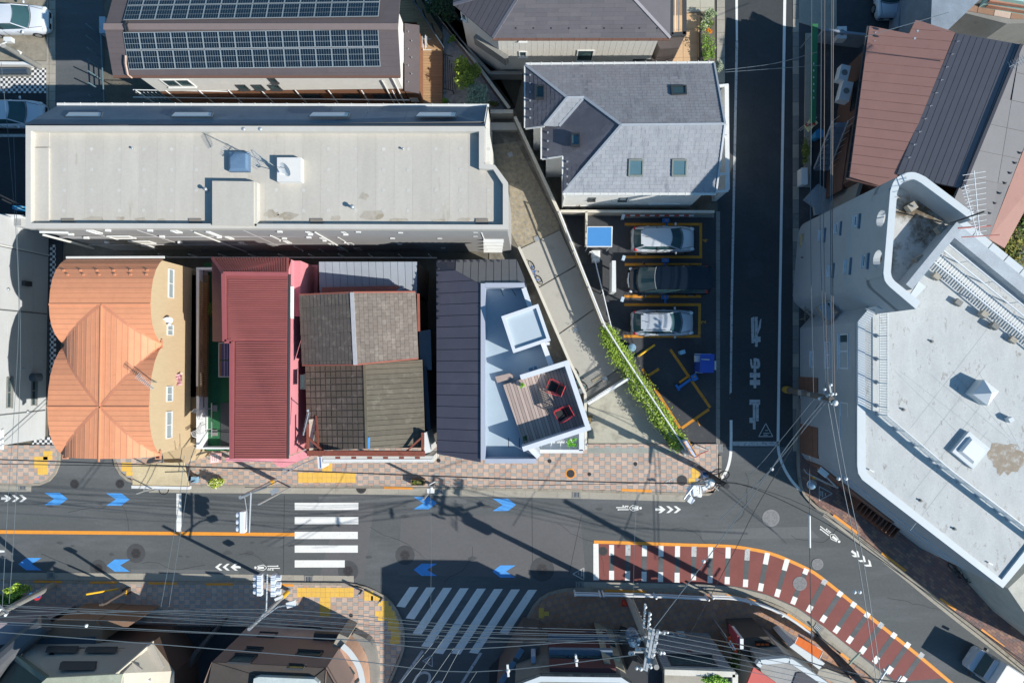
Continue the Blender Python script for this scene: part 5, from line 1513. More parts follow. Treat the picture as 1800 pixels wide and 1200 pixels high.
mb=MB();mb.prism(GP([(848,500),(922,500),(960,610),(975,640),(1000,642),(1026,738),(936,775),(942,808),(848,808)],zf),zf-.2,zf);obj('terrace_floor',mb,TBL,F5)
def parapet(pts,w,z,zb,mat,name='parapet'):
 P=GP(pts,z)
 for i,(a,b) in enumerate(zip(P[:-1],P[1:])):
  t=(b-a).normalized();x=Vector((-t.y,t.x,0))*(w/2);e=t*w/2
  mb=MB();mb.prism([a-e-x,b+e-x,b+e+x,a-e+x],zb,z+.004*(i % 2)+.002*len(pts)+z*1e-4*len(pts));obj(name,mb,mat,F5)
parapet([(849,502),(849,804)],.24,zp,zf-.3,PCAP);parapet([(857,501),(918,501)],.24,zp,zf-.3,PCAP);parapet([(857,810),(939,810)],.24,zp,zf-.3,PCAP)
parapet([(922,510),(944,574),(970,645)],.26,zp,zf-.3,PW);parapet([(934,790),(944,800)],.26,zp,2.0,PW)
for k,y in enumerate((768,790)): pass
bx=GP([(881,556),(946,534),(968,598),(902,620)],7.4);ib=[lerp(p,sum(bx,Vector())/4,.17) for p in bx]
mb=MB()
for i in range(4): mb.prism([bx[i],bx[(i+1) % 4],ib[(i+1) % 4],ib[i]],zf,7.4)
ph=obj('stair_penthouse',mb,PW,F5)
mb=MB();mb.prism(ib,zf,7.22);obj('penthouse_roof',mb,M('penthouse_blue','#bccad4',.6,.02),ph)
mb=MB();mb.box((*G(963,604,7)[:2],7.1),(.18,.14,.1));obj('rain_spout',mb,PW,ph)
zd=5.98
dkq=[(884,676),(999,640),(1035,748),(922,784)]
Q=GP(dkq,zd)
mb=MB();mb.prism(Q,zf,zd-.04);obj('deck_base',mb,FRD,F5)
ud=(Q[1]-Q[0]).normalized()
tile_face(F5,'deck_plank',Q,ud,cells_grid(.175,6,2,0),[M('plank_grey','#c0ada4',.8,.08,1.5,streak=(1,.3,1),rnd=.08),M('plank_taupe','#ad9a92',.8,.08,1.5,rnd=.08)],th=.03,gap=.02,lift=-.03)
parapet([(919,662),(996,638),(1034,752),(923,788)],.26,7.05,zf,PW)
mb=MB();mb.prism(GP([(870,662),(899,655),(902,664),(874,673)],zd-.05),zf,zd-.12);obj('deck_step',mb,MATS['plank_taupe'],F5)
mb=MB();mb.prism(GP([(947,790),(1025,790),(1025,796),(947,796)],3.6),3.4,3.6,bottom=True);obj('porch_beam',mb,PW,F5)
mb=MB();mb.prism(GP([(1018,745),(1027,745),(1027,792),(1018,792)],3.6),0,3.6);obj('porch_beam',mb,PW,F5)
mb=MB();mb.prism(GP([(935,760),(1018,750),(1018,790),(935,790)],3.1),2.9,3.1);obj('porch_floor',mb,M('porch_pale','#cfd3d6',.6),F5)
for k in range(4): mb=MB();mb.beam(G(955+k*16,770,3.3),G(950+k*17,792,3.3),.04,.04);obj('porch_bar',mb,WHITEM,F5)
wall_poly('wall',F5,[Vector((p.x,p.y,zf-.1)) for p in GP([(848,500),(922,500),(960,610),(975,640),(1000,642),(1026,738),(936,775),(942,808),(848,808)],zf-.1)],0,M('wall_pale','#c9ccd0',.8,.04))
mb=MB();mb.prism([e1+Vector((.15,-.1,0)),kE+Vector((-.2,-.1,0)),kT,h1,h2,e2+Vector((.15,.1,0))],0,5.1);obj('lower_wall',mb,M('wall_navy','#3f424c',.7,.05),F5)
for k in range(3): mb=MB();a=G(880+k*20,509,zf+.01);b=G(885+k*22,520,zf+.01);stripe(mb,a,b,.03,zf+.012);obj('floor_joint',mb,FRD,F5)
for x in (894,913): mb=MB();stripe(mb,G(x,769,zf),G(x,786,zf),.035,zf+.006);obj('floor_joint',mb,FRD,F5)
sk=thing('outdoor_sink','pale blue utility sink standing on the terrace above the wooden deck','sink',tuple(G(938,652,zf)))
P=GP([(926,646),(945,640),(949,656),(930,661)],zf+.75)
mb=MB();c=sum(P,Vector())/4;I=[lerp(p,c,.25) for p in P]
for i in range(4): mb.prism([P[i],P[(i+1) % 4],I[(i+1) % 4],I[i]],zf+.55,zf+.75)
obj('basin_rim',mb,M('sink_blue','#a9c2d4',.3),sk)
mb=MB();mb.prism(I,zf+.55,zf+.62);mb.cyl((c.x,c.y,zf+.62),.04,.012,10);obj('basin',mb,M('sink_inside','#86a6bd',.3),sk)
mb=MB();mb.tube([c+Vector((0,.2,0)),c+Vector((0,.2,.2)),c+Vector((0,.05,.22))],.02);obj('tap',mb,STEEL,sk)
mb=MB();mb.prism(I,zf,zf+.55);obj('cabinet',mb,MATS['sink_blue'],sk)
REDM=M('red_metal','#d8404a',.4,.04);MESH=M('black_mesh','#232528',.8,.05)
def lchair(px,py,rz,label):
 c=G(px,py,zd);t=thing('lounge_chair',label,'chair',(c.x,c.y,zd),'red framed lounge chairs',rz)
 LOC[t.name]=Vector((0,0,0))
 mb=MB();mb.tube([(-.33,-.36,.36),(.33,-.36,.36),(.24,.22,.28),(-.24,.22,.28),(-.33,-.36,.36)],.022,6);mb.tube([(-.24,.22,.28),(-.3,.52,.85),(.3,.52,.85),(.24,.22,.28)],.022,6)
 obj('frame',mb,REDM,t)
 mb=MB();mb.add([(-.3,-.33,.35),(.3,-.33,.35),(.22,.2,.27),(-.22,.2,.27)],[(0,1,2,3)]);obj('seat',mb,MESH,t)
 mb=MB();mb.add([(-.22,.22,.28),(.22,.22,.28),(.28,.51,.84),(-.28,.51,.84)],[(0,1,2,3)]);obj('backrest',mb,MESH,t)
 for s in (-1,1):
  mb=MB();mb.tube([(s*.33,-.36,.36),(s*.35,-.38,.02)],.02);obj('leg',mb,REDM,t)
  mb=MB();mb.tube([(s*.28,.3,.4),(s*.33,.42,.02)],.02);obj('leg',mb,REDM,t)
  mb=MB();mb.tube([(s*.33,-.34,.36),(s*.38,-.25,.56),(s*.34,.3,.56),(s*.29,.42,.66)],.022,6);obj('armrest',mb,REDM,t)
lchair(973,680,math.radians(-112),'red framed black mesh chair nearer the top of the roof deck');lchair(988,727,math.radians(-62),'red framed black mesh chair nearer the bottom of the roof deck')
tb=thing('slatted_table','low dark slatted table on the grey roof deck between the chairs','table',tuple(G(958,700,zd)),rz=math.radians(17))
LOC[tb.name]=Vector((0,0,0))
for k in range(12): mb=MB();mb.box((0,-.5+k*.09,.38),(.52,.06,.03));obj('slat',mb,FRD,tb)
for x in (-.24,.24):
 for y in (-.5,.5): mb=MB();mb.box((x,y,.18),(.04,.04,.37));obj('leg',mb,FRD,tb)
def pot(px,py,z,label,r=.1,hgt=.25,leafc=('#8fbf2f','#6fa02a'),rad=.16,n=70,seed=1,potm=None):
 c=G(px,py,z);t=thing('potted_plant',label,'plant',tuple(c))
 mb=MB();mb.cyl((c.x,c.y,z),r,hgt,12,r1=r*1.2);obj('pot',mb,potm or FRW,t)
 mb=MB();mb.tube([(c.x,c.y,z+hgt-.02),(c.x+.02,c.y,z+hgt+rad)],.015);obj('stem',mb,MATS['deck_wood'],t)
 foliage('foliage',t,(c.x,c.y,z+hgt+rad*.7),(rad,rad,rad),n,[M('leaf'+leafc[0],leafc[0],.7),M('leaf'+leafc[1],leafc[1],.7)],.06,seed)
 return t
pot(918,677,zd,'small lime green pot plant at the top left of the roof deck',rad=.13,seed=2)
pot(923,768,zd,'dark leaved pot plant at the bottom left corner of the roof deck',leafc=('#4c6b4a','#32502f'),seed=3)
pot(1004,775,3.1,'bright green plant in the glazed porch below the roof deck',r=.12,rad=.32,n=160,leafc=('#7ccb32','#4f9a24'),seed=4)
# =============== J: white building with tower ===============
J=thing('white_building','large white flat roofed building with rounded tower on the corner of the side road','building',base_pt(1640,700))
WJ=M('render_bluewhite','#b0b7bd',.8,.05,1.0,c2='#a1a9b0',thr=.6,sc2=.6,bump=.15)
CAPJ=M('cap_white','#d3dade',.6,.03,2)
RJ=M('roof_whitewash','#c4c7c7',.8,.10,1.1,c2='#8f8a84',thr=.57,sc2=2.2,streak=(1.7,.7,1),bump=.25)
ZJ=7.5
jo=[(1531,538),(1507,566),(1507,818),(1509,832),(1516,843),(1763,1033),(1850,930),(1950,760),(1950,600),(1690,402),(1600,500)]
JO=GP(jo,ZJ)
mb=MB();mb.prism(JO,ZJ-.2,ZJ-.12);obj('flat_roof',mb,RJ,J)
wall_poly('wall',J,[Vector((p.x,p.y,ZJ-.1)) for p in JO],0,WJ)
def offs(P,i,w):
 n=len(P);a,b,c=P[i-1],P[i],P[(i+1) % n]
 t1=(b-a);t1.z=0;t1.normalize();t2=(c-b);t2.z=0;t2.normalize()
 cen=sum(P,Vector())/n
 m=(t1+t2).normalized();x=Vector((-m.y,m.x,0))
 if x.dot(cen-b)<0: x=-x
 return b+x*w
sub=[0,1,2,3,4,5,6]
Pi=[offs(JO,i,.42) for i in range(len(JO))]
for i in sub[:-1]:
 mb=MB();mb.prism([JO[i],JO[i+1],Pi[i+1],Pi[i]],ZJ-.12,ZJ);obj('parapet',mb,CAPJ,J)
BRJ=M('brick_brown','#8a6656',.85,.1,3)
W0,W1=Vector((JO[1].x,JO[2].y,0)),Vector((JO[1].x,JO[1].y,0))
nW=Vector((-1,0,0))
def wu(y,z): return G(1440,y,z).y-W0.y
for ya,yb in ((690,664),(806,752)):
 u0,u1=wu(ya,2.8),wu(yb,2.8)
 zz=0
 while zz<2.75:
  mb=wbox(W0,W1,u0,u1,zz,zz+.21,.12+R.uniform(0,.01),nW);obj('board',mb,BRJ,J);zz+=.23
u0,u1=wu(750,2.8),wu(692,2.8);mb=wbox(W0,W1,u0,u1,.02,2.8,.03,nW);obj('entrance_recess',mb,BLACK,J)
for a,b in (((1477,648),(1492,586)),((1480,775),(1492,708)),((1453,647),(1460,600)),((1455,560),(1461,530)),((1427,646),(1431,617))):
 window(J,W0,W1,a,b,frame=M('frame_pale','#dde5ee',.5),split=True,dep=.06)
S0,S1=Vector((JO[4].x,JO[4].y,0)),Vector((JO[5].x,JO[5].y,0));nS2=outn(S0,S1);LS=(S1-S0).length
zz=0
while zz<2.1: mb=wbox(S0,S1,.1,LS*.62,zz,zz+.21,.10,nS2);obj('board',mb,BRJ,J);zz+=.23
for z in (3.2,4.6): mb=wbox(S0,S1,.3,LS-.2,z,z+.05,.05,nS2);obj('string_course',mb,CAPJ,J)
mb=wbox(S0,S1,LS*.60,LS*.64,0,1.1,.6,nS2);obj('entrance_pier',mb,BRJ,J)
for k in range(11): mb=wbox(S0,S1,LS*.42+k*.28,LS*.42+k*.28+.05,.2,1.3,.7,nS2);obj('fence_paling',mb,BRJ,J)
ZT=11.0
tc=[(1717,379),(1627,311),(1608,303),(1590,305),(1573,316),(1565,336),(1553,480),(1556,494),(1564,504),(1610,543)]
TO=smooth_path(GP(tc[1:6],ZT),3);TO=[G(*tc[0],ZT)]+TO+smooth_path(GP(tc[6:9],ZT),3)+[G(*tc[9],ZT)]
ti=[(1708,387),(1620,322),(1606,315),(1594,317),(1583,325),(1577,339),(1566,478),(1568,487),(1573,494),(1618,530)]
TI=[G(*ti[0],ZT)]+smooth_path(GP(ti[1:6],ZT),3)+smooth_path(GP(ti[6:9],ZT),3)+[G(*ti[9],ZT)]
zfl=9.6
ns=len(TO)
kL=1+12
mb=MB();mbi=MB()
cap=MB();low=MB()
for i in range(ns-1):
 a,b,c,d=TO[i],TO[i+1],TI[i+1],TI[i]
 low.add([(a.x,a.y,0),(b.x,b.y,0),(b.x,b.y,zfl),(a.x,a.y,zfl)],[(0,1,2,3)])
 if i != kL:
  (mb if i<kL else mbi).prism([a,b,c,d],zfl-.3,ZT-.05)
 cap.prism([a,b,c,d],ZT-.05,ZT)
for a,b in ((TO[-1],TO[0]),): low.add([(a.x,a.y,0),(b.x,b.y,0),(b.x,b.y,zfl),(a.x,a.y,zfl)],[(0,1,2,3)])
tw=obj('tower_wall',low,WJ,J);obj('tower_parapet',mb,WJ,J);obj('tower_parapet',mbi,WJ,J);obj('parapet_cap',cap,CAPJ,J)
def holed(A,B,C,D,z0,z1,holes,r,mat):
 mb=MB()
 n=16
 L=(B-A).length
 edges=[0]+[(holes[i]+holes[i+1])/2 for i in range(len(holes)-1)]+[1]
 for h,(e0,e1) in zip(holes,zip(edges[:-1],edges[1:])):
  zc_=(z0+z1)/2+.05
  for P,Q in ((A,B),(D,C)):
   ring=[];outer=[]
   for k in range(n):
    a=2*math.pi*(k+.5)/n
    ring.append((h*L+r*math.cos(a),zc_+r*math.sin(a)))
    ca,sa=math.cos(a),math.sin(a)
    x1=(e1*L-h*L) if ca>0 else (h*L-e0*L);y1=(z1-zc_) if sa>0 else (zc_-z0)
    s=min(x1/abs(ca) if abs(ca)>1e-6 else 1e9,y1/abs(sa) if abs(sa)>1e-6 else 1e9)
    outer.append((h*L+ca*s,zc_+sa*s))
   def W3(p): q=lerp(P,Q,p[0]/L);return Vector((q.x,q.y,p[1]))
   vs=[W3(p) for p in ring]+[W3(p) for p in outer]
   mb.add(vs,[(k,(k+1) % n,n+(k+1) % n,n+k) for k in range(n)])
   cs=[(e1*L,z1),(e0*L,z1),(e0*L,z0),(e1*L,z0)]
   for cx,cz in cs:
    best=sorted(range(n),key=lambda k: (outer[k][0]-cx) ** 2+(outer[k][1]-cz) ** 2)[:2]
    mb.add([W3(outer[best[0]]),W3(outer[best[1]]),W3((cx,cz))],[(0,1,2)])
  for k in range(n):
   a0=2*math.pi*(k+.5)/n;a1=2*math.pi*(k+1.5)/n
   q=[]
   for (P,Q),a in (((A,B),a0),((A,B),a1),((D,C),a1),((D,C),a0)):
    w=lerp(P,Q,(h*L+r*math.cos(a))/L);q.append(Vector((w.x,w.y,zc_+r*math.sin(a))))
   mb.add(q,[(0,1,2,3)])
 return obj('tower_porthole_wall',mb,mat,J)
holed(TO[kL],TO[kL+1],TI[kL+1],TI[kL],zfl,ZT-.05,[.30,.80],.42,WJ)
for k_ in (kL,kL+1):  # blocks added at both wall ends to close slits that leak sun
 pq=lerp(TO[k_],TI[k_],.5);mb=MB();mb.box((pq.x,pq.y,(zfl+ZT)/2-.15),(.36,.36,ZT-zfl+.15),0);obj('sun_slit_filler',mb,WJ,J)
fl=[Vector((p.x,p.y,zfl)) for p in (TI[1:]+[TI[0]])]
mb=MB();mb.prism(fl,zfl-.1,zfl-.02);obj('tower_roof',mb,M('roof_stained','#c9c9c6',.85,.1,1,c2='#6d5f4c',thr=.46,sc2=.4),J)
Ta,Tb_=Vector((TO[kL].x,TO[kL].y,0)),Vector((TO[kL+1].x,TO[kL+1].y,0))
for a,b in (((1441,423),(1445,404)),((1469,411),(1474,392)),((1502,399),(1508,378)),((1456,486),(1460,466)),((1517,470),(1523,448)),((1486,480),(1489,457))):
 window(J,Ta,Tb_,a,b,frame=M('frame_pale','#dde5ee',.5),dep=.05,fw=.05)
 u0,z1_t,_=WP(Ta,Tb_,a[0]+9,a[1]+3);u1,_z,_=WP(Ta,Tb_,b[0]+9,b[1]-4)
 mb=wbox(Ta,Tb_,min(u0,u1),max(u0,u1),z1_t-.04,z1_t+.04,.1,outn(Ta,Tb_));obj('window_hood',mb,M('hood_blue','#6e8297',.6),J)
mb=MB();mb.beam(G(1676,398,10.1),G(1588,506,10.1),.38,1.0);obj('tower_beam',mb,M('cap_grey','#b4bcc4',.7),J)
mb=MB();mb.prism(GP([(1604,486),(1628,504),(1609,524),(1590,509)],8.6),ZJ-.2,8.6);obj('landing',mb,CAPJ,J)
for i,(x,y) in enumerate(((1597,366),(1648,404),(1611,458))):
 c=G(x,y,zfl);t=thing('equipment_block',('upper','right hand','lower')[i]+' small concrete block with bolts on the stained tower roof','concrete block',tuple(c),'small blocks on the tower roof')
 mb=MB();mb.box((c.x,c.y,c.z+.2),(.4,.36,.36),.6);obj('block',mb,CONC,t);mb=MB();mb.cyl((c.x,c.y,c.z+.38),.05,.14,8);obj('bolt',mb,STEEL,t)
e0_,e1_=G(1672,402,7.9),G(1900,588,7.9)
dq=(e1_-e0_).normalized();xq=Vector((-dq.y,dq.x,0))
if xq.y<0: xq=-xq
mb=MB();mb.prism([e0_-xq*.25,e1_-xq*.25,e1_+xq*.42,e0_+xq*.42],0,7.9);obj('north_parapet',mb,M('cap_grey','#b4bcc4',.7),J)
mb=MB()
k=0
s=0.1
while s<9:
 mb=MB();mb.prism([e0_+dq*s+xq*.43,e0_+dq*(s+.95)+xq*.43,e0_+dq*(s+.95)+xq*.83,e0_+dq*s+xq*.83],7.3,7.82);obj('white_panel',mb,CAPJ,J);s+=1.0
PP_=lambda s,w,z: Vector((e0_.x+dq.x*s+xq.x*w,e0_.y+dq.y*s+xq.y*w,z))
gs=thing('rooftop_walkway','slatted steel walkway with pipe rails along the back of the white roof','walkway',tuple(PP_(2,-1.6,ZJ)))
for w in (-.85,-1.25,-1.9):
 mb=MB();mb.tube([PP_(-.3,w,8.2 if w>-1.9 else 8.0),PP_(9,w,8.2 if w>-1.9 else 8.0)],.045);obj('rail',mb,WHITEM,gs)
for k in range(60):
 mb=MB();mb.beam(PP_(-.2+k*.15,-1.3,7.85),PP_(-.2+k*.15,-1.85,7.85),.05,.03);obj('grate_bar',mb,WHITEM,gs)
for k in range(6):
 for w in (-.85,-1.9): mb=MB();mb.beam(PP_(k*1.6,w,ZJ-.12),PP_(k*1.6,w,8.2 if w>-1.9 else 8.0),.05,.05);obj('post',mb,WHITEM,gs)
for i,(s,w,h) in enumerate(((1.1,-2.2,.35),(2.8,-2.5,.3),(4.1,-2.2,.5),(4.9,-2.3,.45),(6.1,-2.2,.3))):
 p=PP_(s,w,ZJ-.12);t=obj('ballast_block',(lambda m: (m.box((p.x,p.y,p.z+h/2),(.34,.28,h*.7),-.65),m)[1])(MB()),CONC2 if i % 2 else CONC)
 tag(t,['nearest the tower','second from the tower','middle','fourth from the tower','farthest from the tower'][i]+' of the concrete blocks in front of the rooftop walkway','concrete block','blocks along the rooftop walkway')
rl_=thing('roof_railing','long white bar railing crossing the white roof from corner to corner','railing',tuple(G(1600,760,ZJ)))
path=GP([(1540,540),(1560,548),(1560,730),(1672,826),(1795,920),(1900,1000)],ZJ+.85)
for zz in (0,-.75):
 mb=MB();mb.tube([p+Vector((0,0,zz)) for p in path],.035 if zz==0 else .025);obj('rail',mb,WHITEM,rl_)
for a,b in zip(path[:-1],path[1:]):
 n=max(1,int((b-a).length/.13))
 st_=MB()
 for k in range(n):
  p=lerp(a,b,k/n)
  if k % 9==0:
   mb=MB();mb.beam((p.x,p.y,ZJ-.12),p,.06,.06);obj('post',mb,WHITEM,rl_)
   mb=MB();mb.box((p.x,p.y,ZJ-.06),(.16,.16,.1));obj('post_foot',mb,CAPG,rl_)
  else:
   mb=MB();mb.beam((p.x,p.y,ZJ+.1),(p.x,p.y,ZJ+.83),.03,.03);obj('bar',mb,WHITEM,rl_)
def pyr(px,rz,s,label,flat):
 c=G(*px,ZJ-.12);t=thing('roof_light',label,'skylight',tuple(c),'skylights on the white roof',rz)
 LOC[t.name]=Vector((0,0,0))
 mb=MB();mb.box((0,0,.12 if flat else .3),(s,s,.24 if flat else .6));obj('curb',mb,CAPJ,t)
 mb=MB();z=.25 if flat else .61;k=s*(.36 if flat else .5);h=.16 if flat else .45;kk=k*(.8 if flat else 0.02)
 mb.add([(-k,-k,z),(k,-k,z),(k,k,z),(-k,k,z),(-kk,-kk,z+h),(kk,-kk,z+h),(kk,kk,z+h),(-kk,kk,z+h)],[(0,1,5,4),(1,2,6,5),(2,3,7,6),(3,0,4,7),(4,5,6,7)])
 obj('dome',mb,M('dome_white','#eef0f2',.25,.02),t)
pyr((1719,689),math.radians(52),.92,'pyramid skylight in the middle of the white roof',False)
pyr((1702,790),math.radians(50),1.35,'flat domed skylight on a square curb beside the brown stain',True)
mb=MB();mb.box((*G(1773,737,ZJ)[:2],ZJ+.05),(.25,.22,.34),.5);tag(obj('roof_vent',mb,CAPJ),'small square vent near the right edge of the white roof','vent')
mb=MB();R.seed(11);mb.add([G(1768+34*math.cos(a)*R.uniform(.75,1.1)+3*math.sin(3*a),805+30*math.sin(a)*R.uniform(.75,1.1),ZJ-.114) for a in [k*math.pi/14 for k in range(28)]],[list(range(28))])
obj('water_stain',mb,M('stain_tan','#a39686',.9,.14,3,c2='#b5b4b0',thr=.5,sc2=3),J)
for x,y in ((1528,825),(1737,988)):
 mb=MB();mb.beam(G(x,y,ZJ-.05),G(x+8,y+4,ZJ-.05),.07,.07);obj('drain_spout',mb,FRW,J)
at=thing('roof_antenna','large red and white television antenna array beside the rounded tower','antenna',tuple(G(1668,398,8)))
mb=MB();mb.tube([G(1670,396,8),G(1672,392,11.6),G(1730,372,13)],.04);obj('mast',mb,FRD,at)
yagi(at,G(1712,300,13),G(1722,412,12.6),12,1.0,WHITEM,.012)
yagi(at,G(1695,325,12.5),G(1718,415,12.3),16,.35,WHITEM,.012)
mb=MB();mb.tube([G(1684,401,11.8),G(1742,397,12.2)],.04);mb.tube([G(1690,417,12.0),G(1757,413,12.4)],.025);obj('cross_bar',mb,M('red_white','#d98a80',.5),at)
for ang_,n_s in ((.0,5),(1.57,4)):
 for k in range(n_s):
  cx,cy=1600+(k*46 if ang_<1 else 90),640+(k*60 if ang_>1 else 60)
  dx,dy=math.cos(.66+ang_)*260,math.sin(.66+ang_)*260
  mb=MB();stripe(mb,G(max(1575,cx-dx*.3),max(560,cy-dy*.3),ZJ),G(min(1795,cx+dx*.55),min(940,cy+dy*.55),ZJ),.02,ZJ-.117);obj('membrane_seam',mb,M('seam_grey','#a4abae',.8),J)
for x,y in ((1640,600),(1590,720),(1680,930),(1620,880)):
 p=G(x,y,ZJ);mb=MB();mb.cyl((p.x,p.y,ZJ-.12),.09,.02,12);mb.cyl((p.x,p.y,ZJ-.1),.05,.12,8);obj('roof_drain',mb,CONC2,J)
mb=MB();mb.box((18.4,8.95,2.0),(.2,2.2,4.0),-.3);tag(obj('sun_blocker_wall',mb,WI if 'WI' in globals() else CONC2),'added wall blocking stray sunlight in the dark passage between the rounded tower and the maroon roofed house','wall')  # wall added to keep a stripe of sun off the side road
fb=thing('wall_cabinet','grey equipment cabinet with hanging cables on the wall below the tower','cabinet',tuple(G(1418,560,2.5)))
c=G(1465,567,4.2);mb=MB();mb.box((JO[1].x-.25,c.y+.6,4.2),(.45,.9,.5),.5);obj('cabinet_body',mb,CONC2,fb)
mb=MB();mb.box((JO[1].x-.25,c.y+.6,4.47),(.5,.95,.05),.5);obj('cabinet_lid',mb,CAPG,fb)
# =============== right of the side road, upper part ===============
mb=MB();mb.prism(GP([(1404,-100),(1700,-100),(1700,420),(1560,700),(1404,700)]),-.02,.02);o=struct('yard_paving',mb,M('yard_asphalt','#4e5054',.9,.15,1,c2='#62615f',thr=.55,sc2=.6))
mb=MB();mb.prism(GP([(1404,-100),(1470,-100),(1470,62),(1404,40)]),0,.06);struct('yard_paving',mb,CONC)
mb=MB();mb.prism(GP([(1600,380),(1950,260),(1950,640),(1700,520)]),-.02,.1);struct('garden_ground',mb,M('garden_soil','#4b4636',.95,.2,2))
I1=thing('maroon_roof_house','brown walled house with maroon panel roof and a row of snow guards','house',base_pt(1590,190))
MB1=M('roof_rosewood','#a67c72',.7,.05,1.2,c2='#9d7369',thr=.58,sc2=.8,bump=.1,rnd=.02)
zl,zh=4.9,5.7
q=[G(1528,46,zl),G(1595,65,zl+.23),G(1607,40,zl+.27),G(1676,62,zh),G(1567,334,zh),G(1491,315,zl)]
rslab(I1,'roof',q,.15,MB1)
td=(q[2]-q[3]).normalized()
tile_face(I1,'roof_panel',q,(q[3]-q[0]),cells_grid(9,.525,1,0),[MB1],th=.02,gap=.02,lift=0)
u=(q[5]-q[0])
snow_guards(I1,[lerp(q[0],q[5],(k+.8)/17.5)+Vector((.36,-.07,.06)) for k in range(17)]+[G(1612,56,6.2),G(1607,69,6.15)],STEEL,.1)
gutter(I1,q[0]+Vector((-.06,0,-.04)),q[5]+Vector((-.06,0,-.04)),.06,FRD)
WI=M('wall_umber','#6b4f45',.85,.08,2)
wi=[q[0]+Vector((.8,-.35,0)),q[3]+Vector((-.1,-.35,0)),q[4]+Vector((-.1,.3,0)),q[5]+Vector((.8,.3,0))]
wall_poly('wall',I1,[Vector((p.x,p.y,4.85)) for p in wi],0,WI)
mb=MB();mb.prism([Vector((wi[3].x-.1,wi[3].y-.3,0)),wi[3]+Vector((0,-.3,0)),lerp(wi[3],wi[0],.45),lerp(wi[3],wi[0],.42)+Vector((-.1,0,0))],0,2.5);obj('lower_storey',mb,WI,I1)
a_,b_=Vector((wi[3].x,wi[3].y,0)),Vector((wi[0].x,wi[0].y,0))
window(I1,a_,b_,(1497,195),(1510,140),frame=FRD)
I2=thing('dark_roof_house','house with charcoal standing seam slope and grey slope beside the maroon roof','house',base_pt(1680,200))
zw,zr_=5.85,7.0
q2=[G(1680,59,zw),G(1794,79,zr_),G(1690,332,zr_),G(1576,307,zw)]
CH=M('seam_charcoal','#747279',.55,.05,1.2,bump=.05,rnd=.03)
rslab(I2,'roof',q2,.12,NVd)
tile_face(I2,'roof_panel',[q2[3],q2[0],q2[1],q2[2]],(q2[2]-q2[3]),cells_grid(.305,14,1,0),[CH],th=.03,gap=.022)
snow_guards(I2,[lerp(q2[0],q2[3],(k+.7)/11)+Vector((.25,-.05,.06)) for k in range(10)]+[lerp(q2[0],q2[3],(k+1.3)/11)+Vector((.55,-.05,.1)) for k in range(10)],STEEL,.1)
q3=[q2[1],G(1830,110,7.1),G(1738,420,6.3),G(1655,400,7.0),q2[2]]
q3=[q2[1],G(1860,96,6.5),G(1738,420,6.5),G(1655,398,6.95)]
rslab(I2,'roof',q3,.12,M('roof_ash','#7f7d7f',.7,.06,1,c2='#989598',thr=.55,sc2=.5))
tile_face(I2,'roof_sheet',q3,(q3[1]-q3[0]),cells_grid(9,1.45,1,0),[M('roof_ash2','#838183',.7,.05,1,rnd=.03)],th=.012,gap=.02)
snow_guards(I2,[lerp(G(1795,266,6.6),G(1741,372,6.6),(k+.2)/6) for k in range(7)],NVd,.09)
q4=[G(1800,262,5.9),G(1850,280,5.4),G(1766,436,5.4),G(1738,420,5.9)]
rslab(I2,'lower_roof',q4,.12,MB1)
wall_poly('wall',I2,[Vector((p.x,p.y,5.7)) for p in (q2[0]+Vector((.2,-.3,0)),q3[1]+Vector((-.3,-.3,0)),q3[2]+Vector((-.3,.3,0)),q3[3]+Vector((.2,.3,0)),q2[3]+Vector((.2,.3,0)))],0,WI)
mb=MB();mb.beam(q2[1]+Vector((0,0,.05)),q2[2]+Vector((0,0,.05)),.16,.08);obj('ridge_cap',mb,NVd,I2)
a4=thing('roof_antenna','pale blue bracket antenna on the ridge of the charcoal roof','antenna',tuple(G(1778,116,7.0)))
mb=MB();mb.tube([G(1778,118,7.8),G(1786,112,9.2)],.03);obj('mast',mb,STEEL,a4);yagi(a4,G(1774,118,9),G(1806,100,9.2),8,.5)
I3=thing('corner_house','house with copper and pink stone terrace cut by the top right corner','house',base_pt(1760,20))
mb=MB();mb.prism(GP([(1640,-60),(1722,-60),(1722,0),(1640,78),(1636,60)],4.5),0,4.5);obj('side_wall',mb,M('wall_bluegrey','#8d99a6',.8),I3)
tile_face(I3,'stone_slab',GP([(1688,18),(1735,2),(1812,22),(1812,34),(1770,34),(1706,22)],3.4),(1,-.2,0),cells_grid(.95,.5,2,.5),[M('slab_pink','#cdb8aa',.8),M('slab_brown','#9c7b66',.8)],th=.03,gap=.03)
mb=MB();mb.prism(GP([(1684,20),(1735,0),(1850,22),(1850,40),(1770,42)],3.38),0,3.38);obj('terrace_base',mb,CONC2,I3)
mb=MB();mb.beam(G(1735,8,3.7),G(1850,26,3.7),.25,.25);mb.beam(G(1738,2,4.2),G(1850,18,4.2),.14,.2);obj('copper_beam',mb,M('copper_brown','#b5806a',.6),I3)
mb=MB();mb.prism(GP([(1760,-40),(1850,-40),(1850,12),(1745,-6)],4.6),3.4,4.6);obj('mint_roof',mb,M('mint_roof','#b9ddd4',.6),I3)
mb=MB();mb.prism(GP([(1682,31),(1752,38),(1750,48),(1682,39)],2.4),0,2.4);obj('copper_parapet',mb,M('copper_wall','#a87a62',.7),I3)
mb=MB();mb.prism(GP([(1684,26),(1720,28),(1752,38),(1682,31)],2.45),0,2.45);obj('ledge',mb,CONC,I3)
mb=MB();mb.prism(GP([(1448,50),(1532,60),(1532,64),(1448,54)],1.6),0,1.6);tag(obj('yard_wall',mb,M('wall_bluegrey','#8d99a6',.8)),'thin blue grey wall crossing the yard above the maroon roof corner','wall')
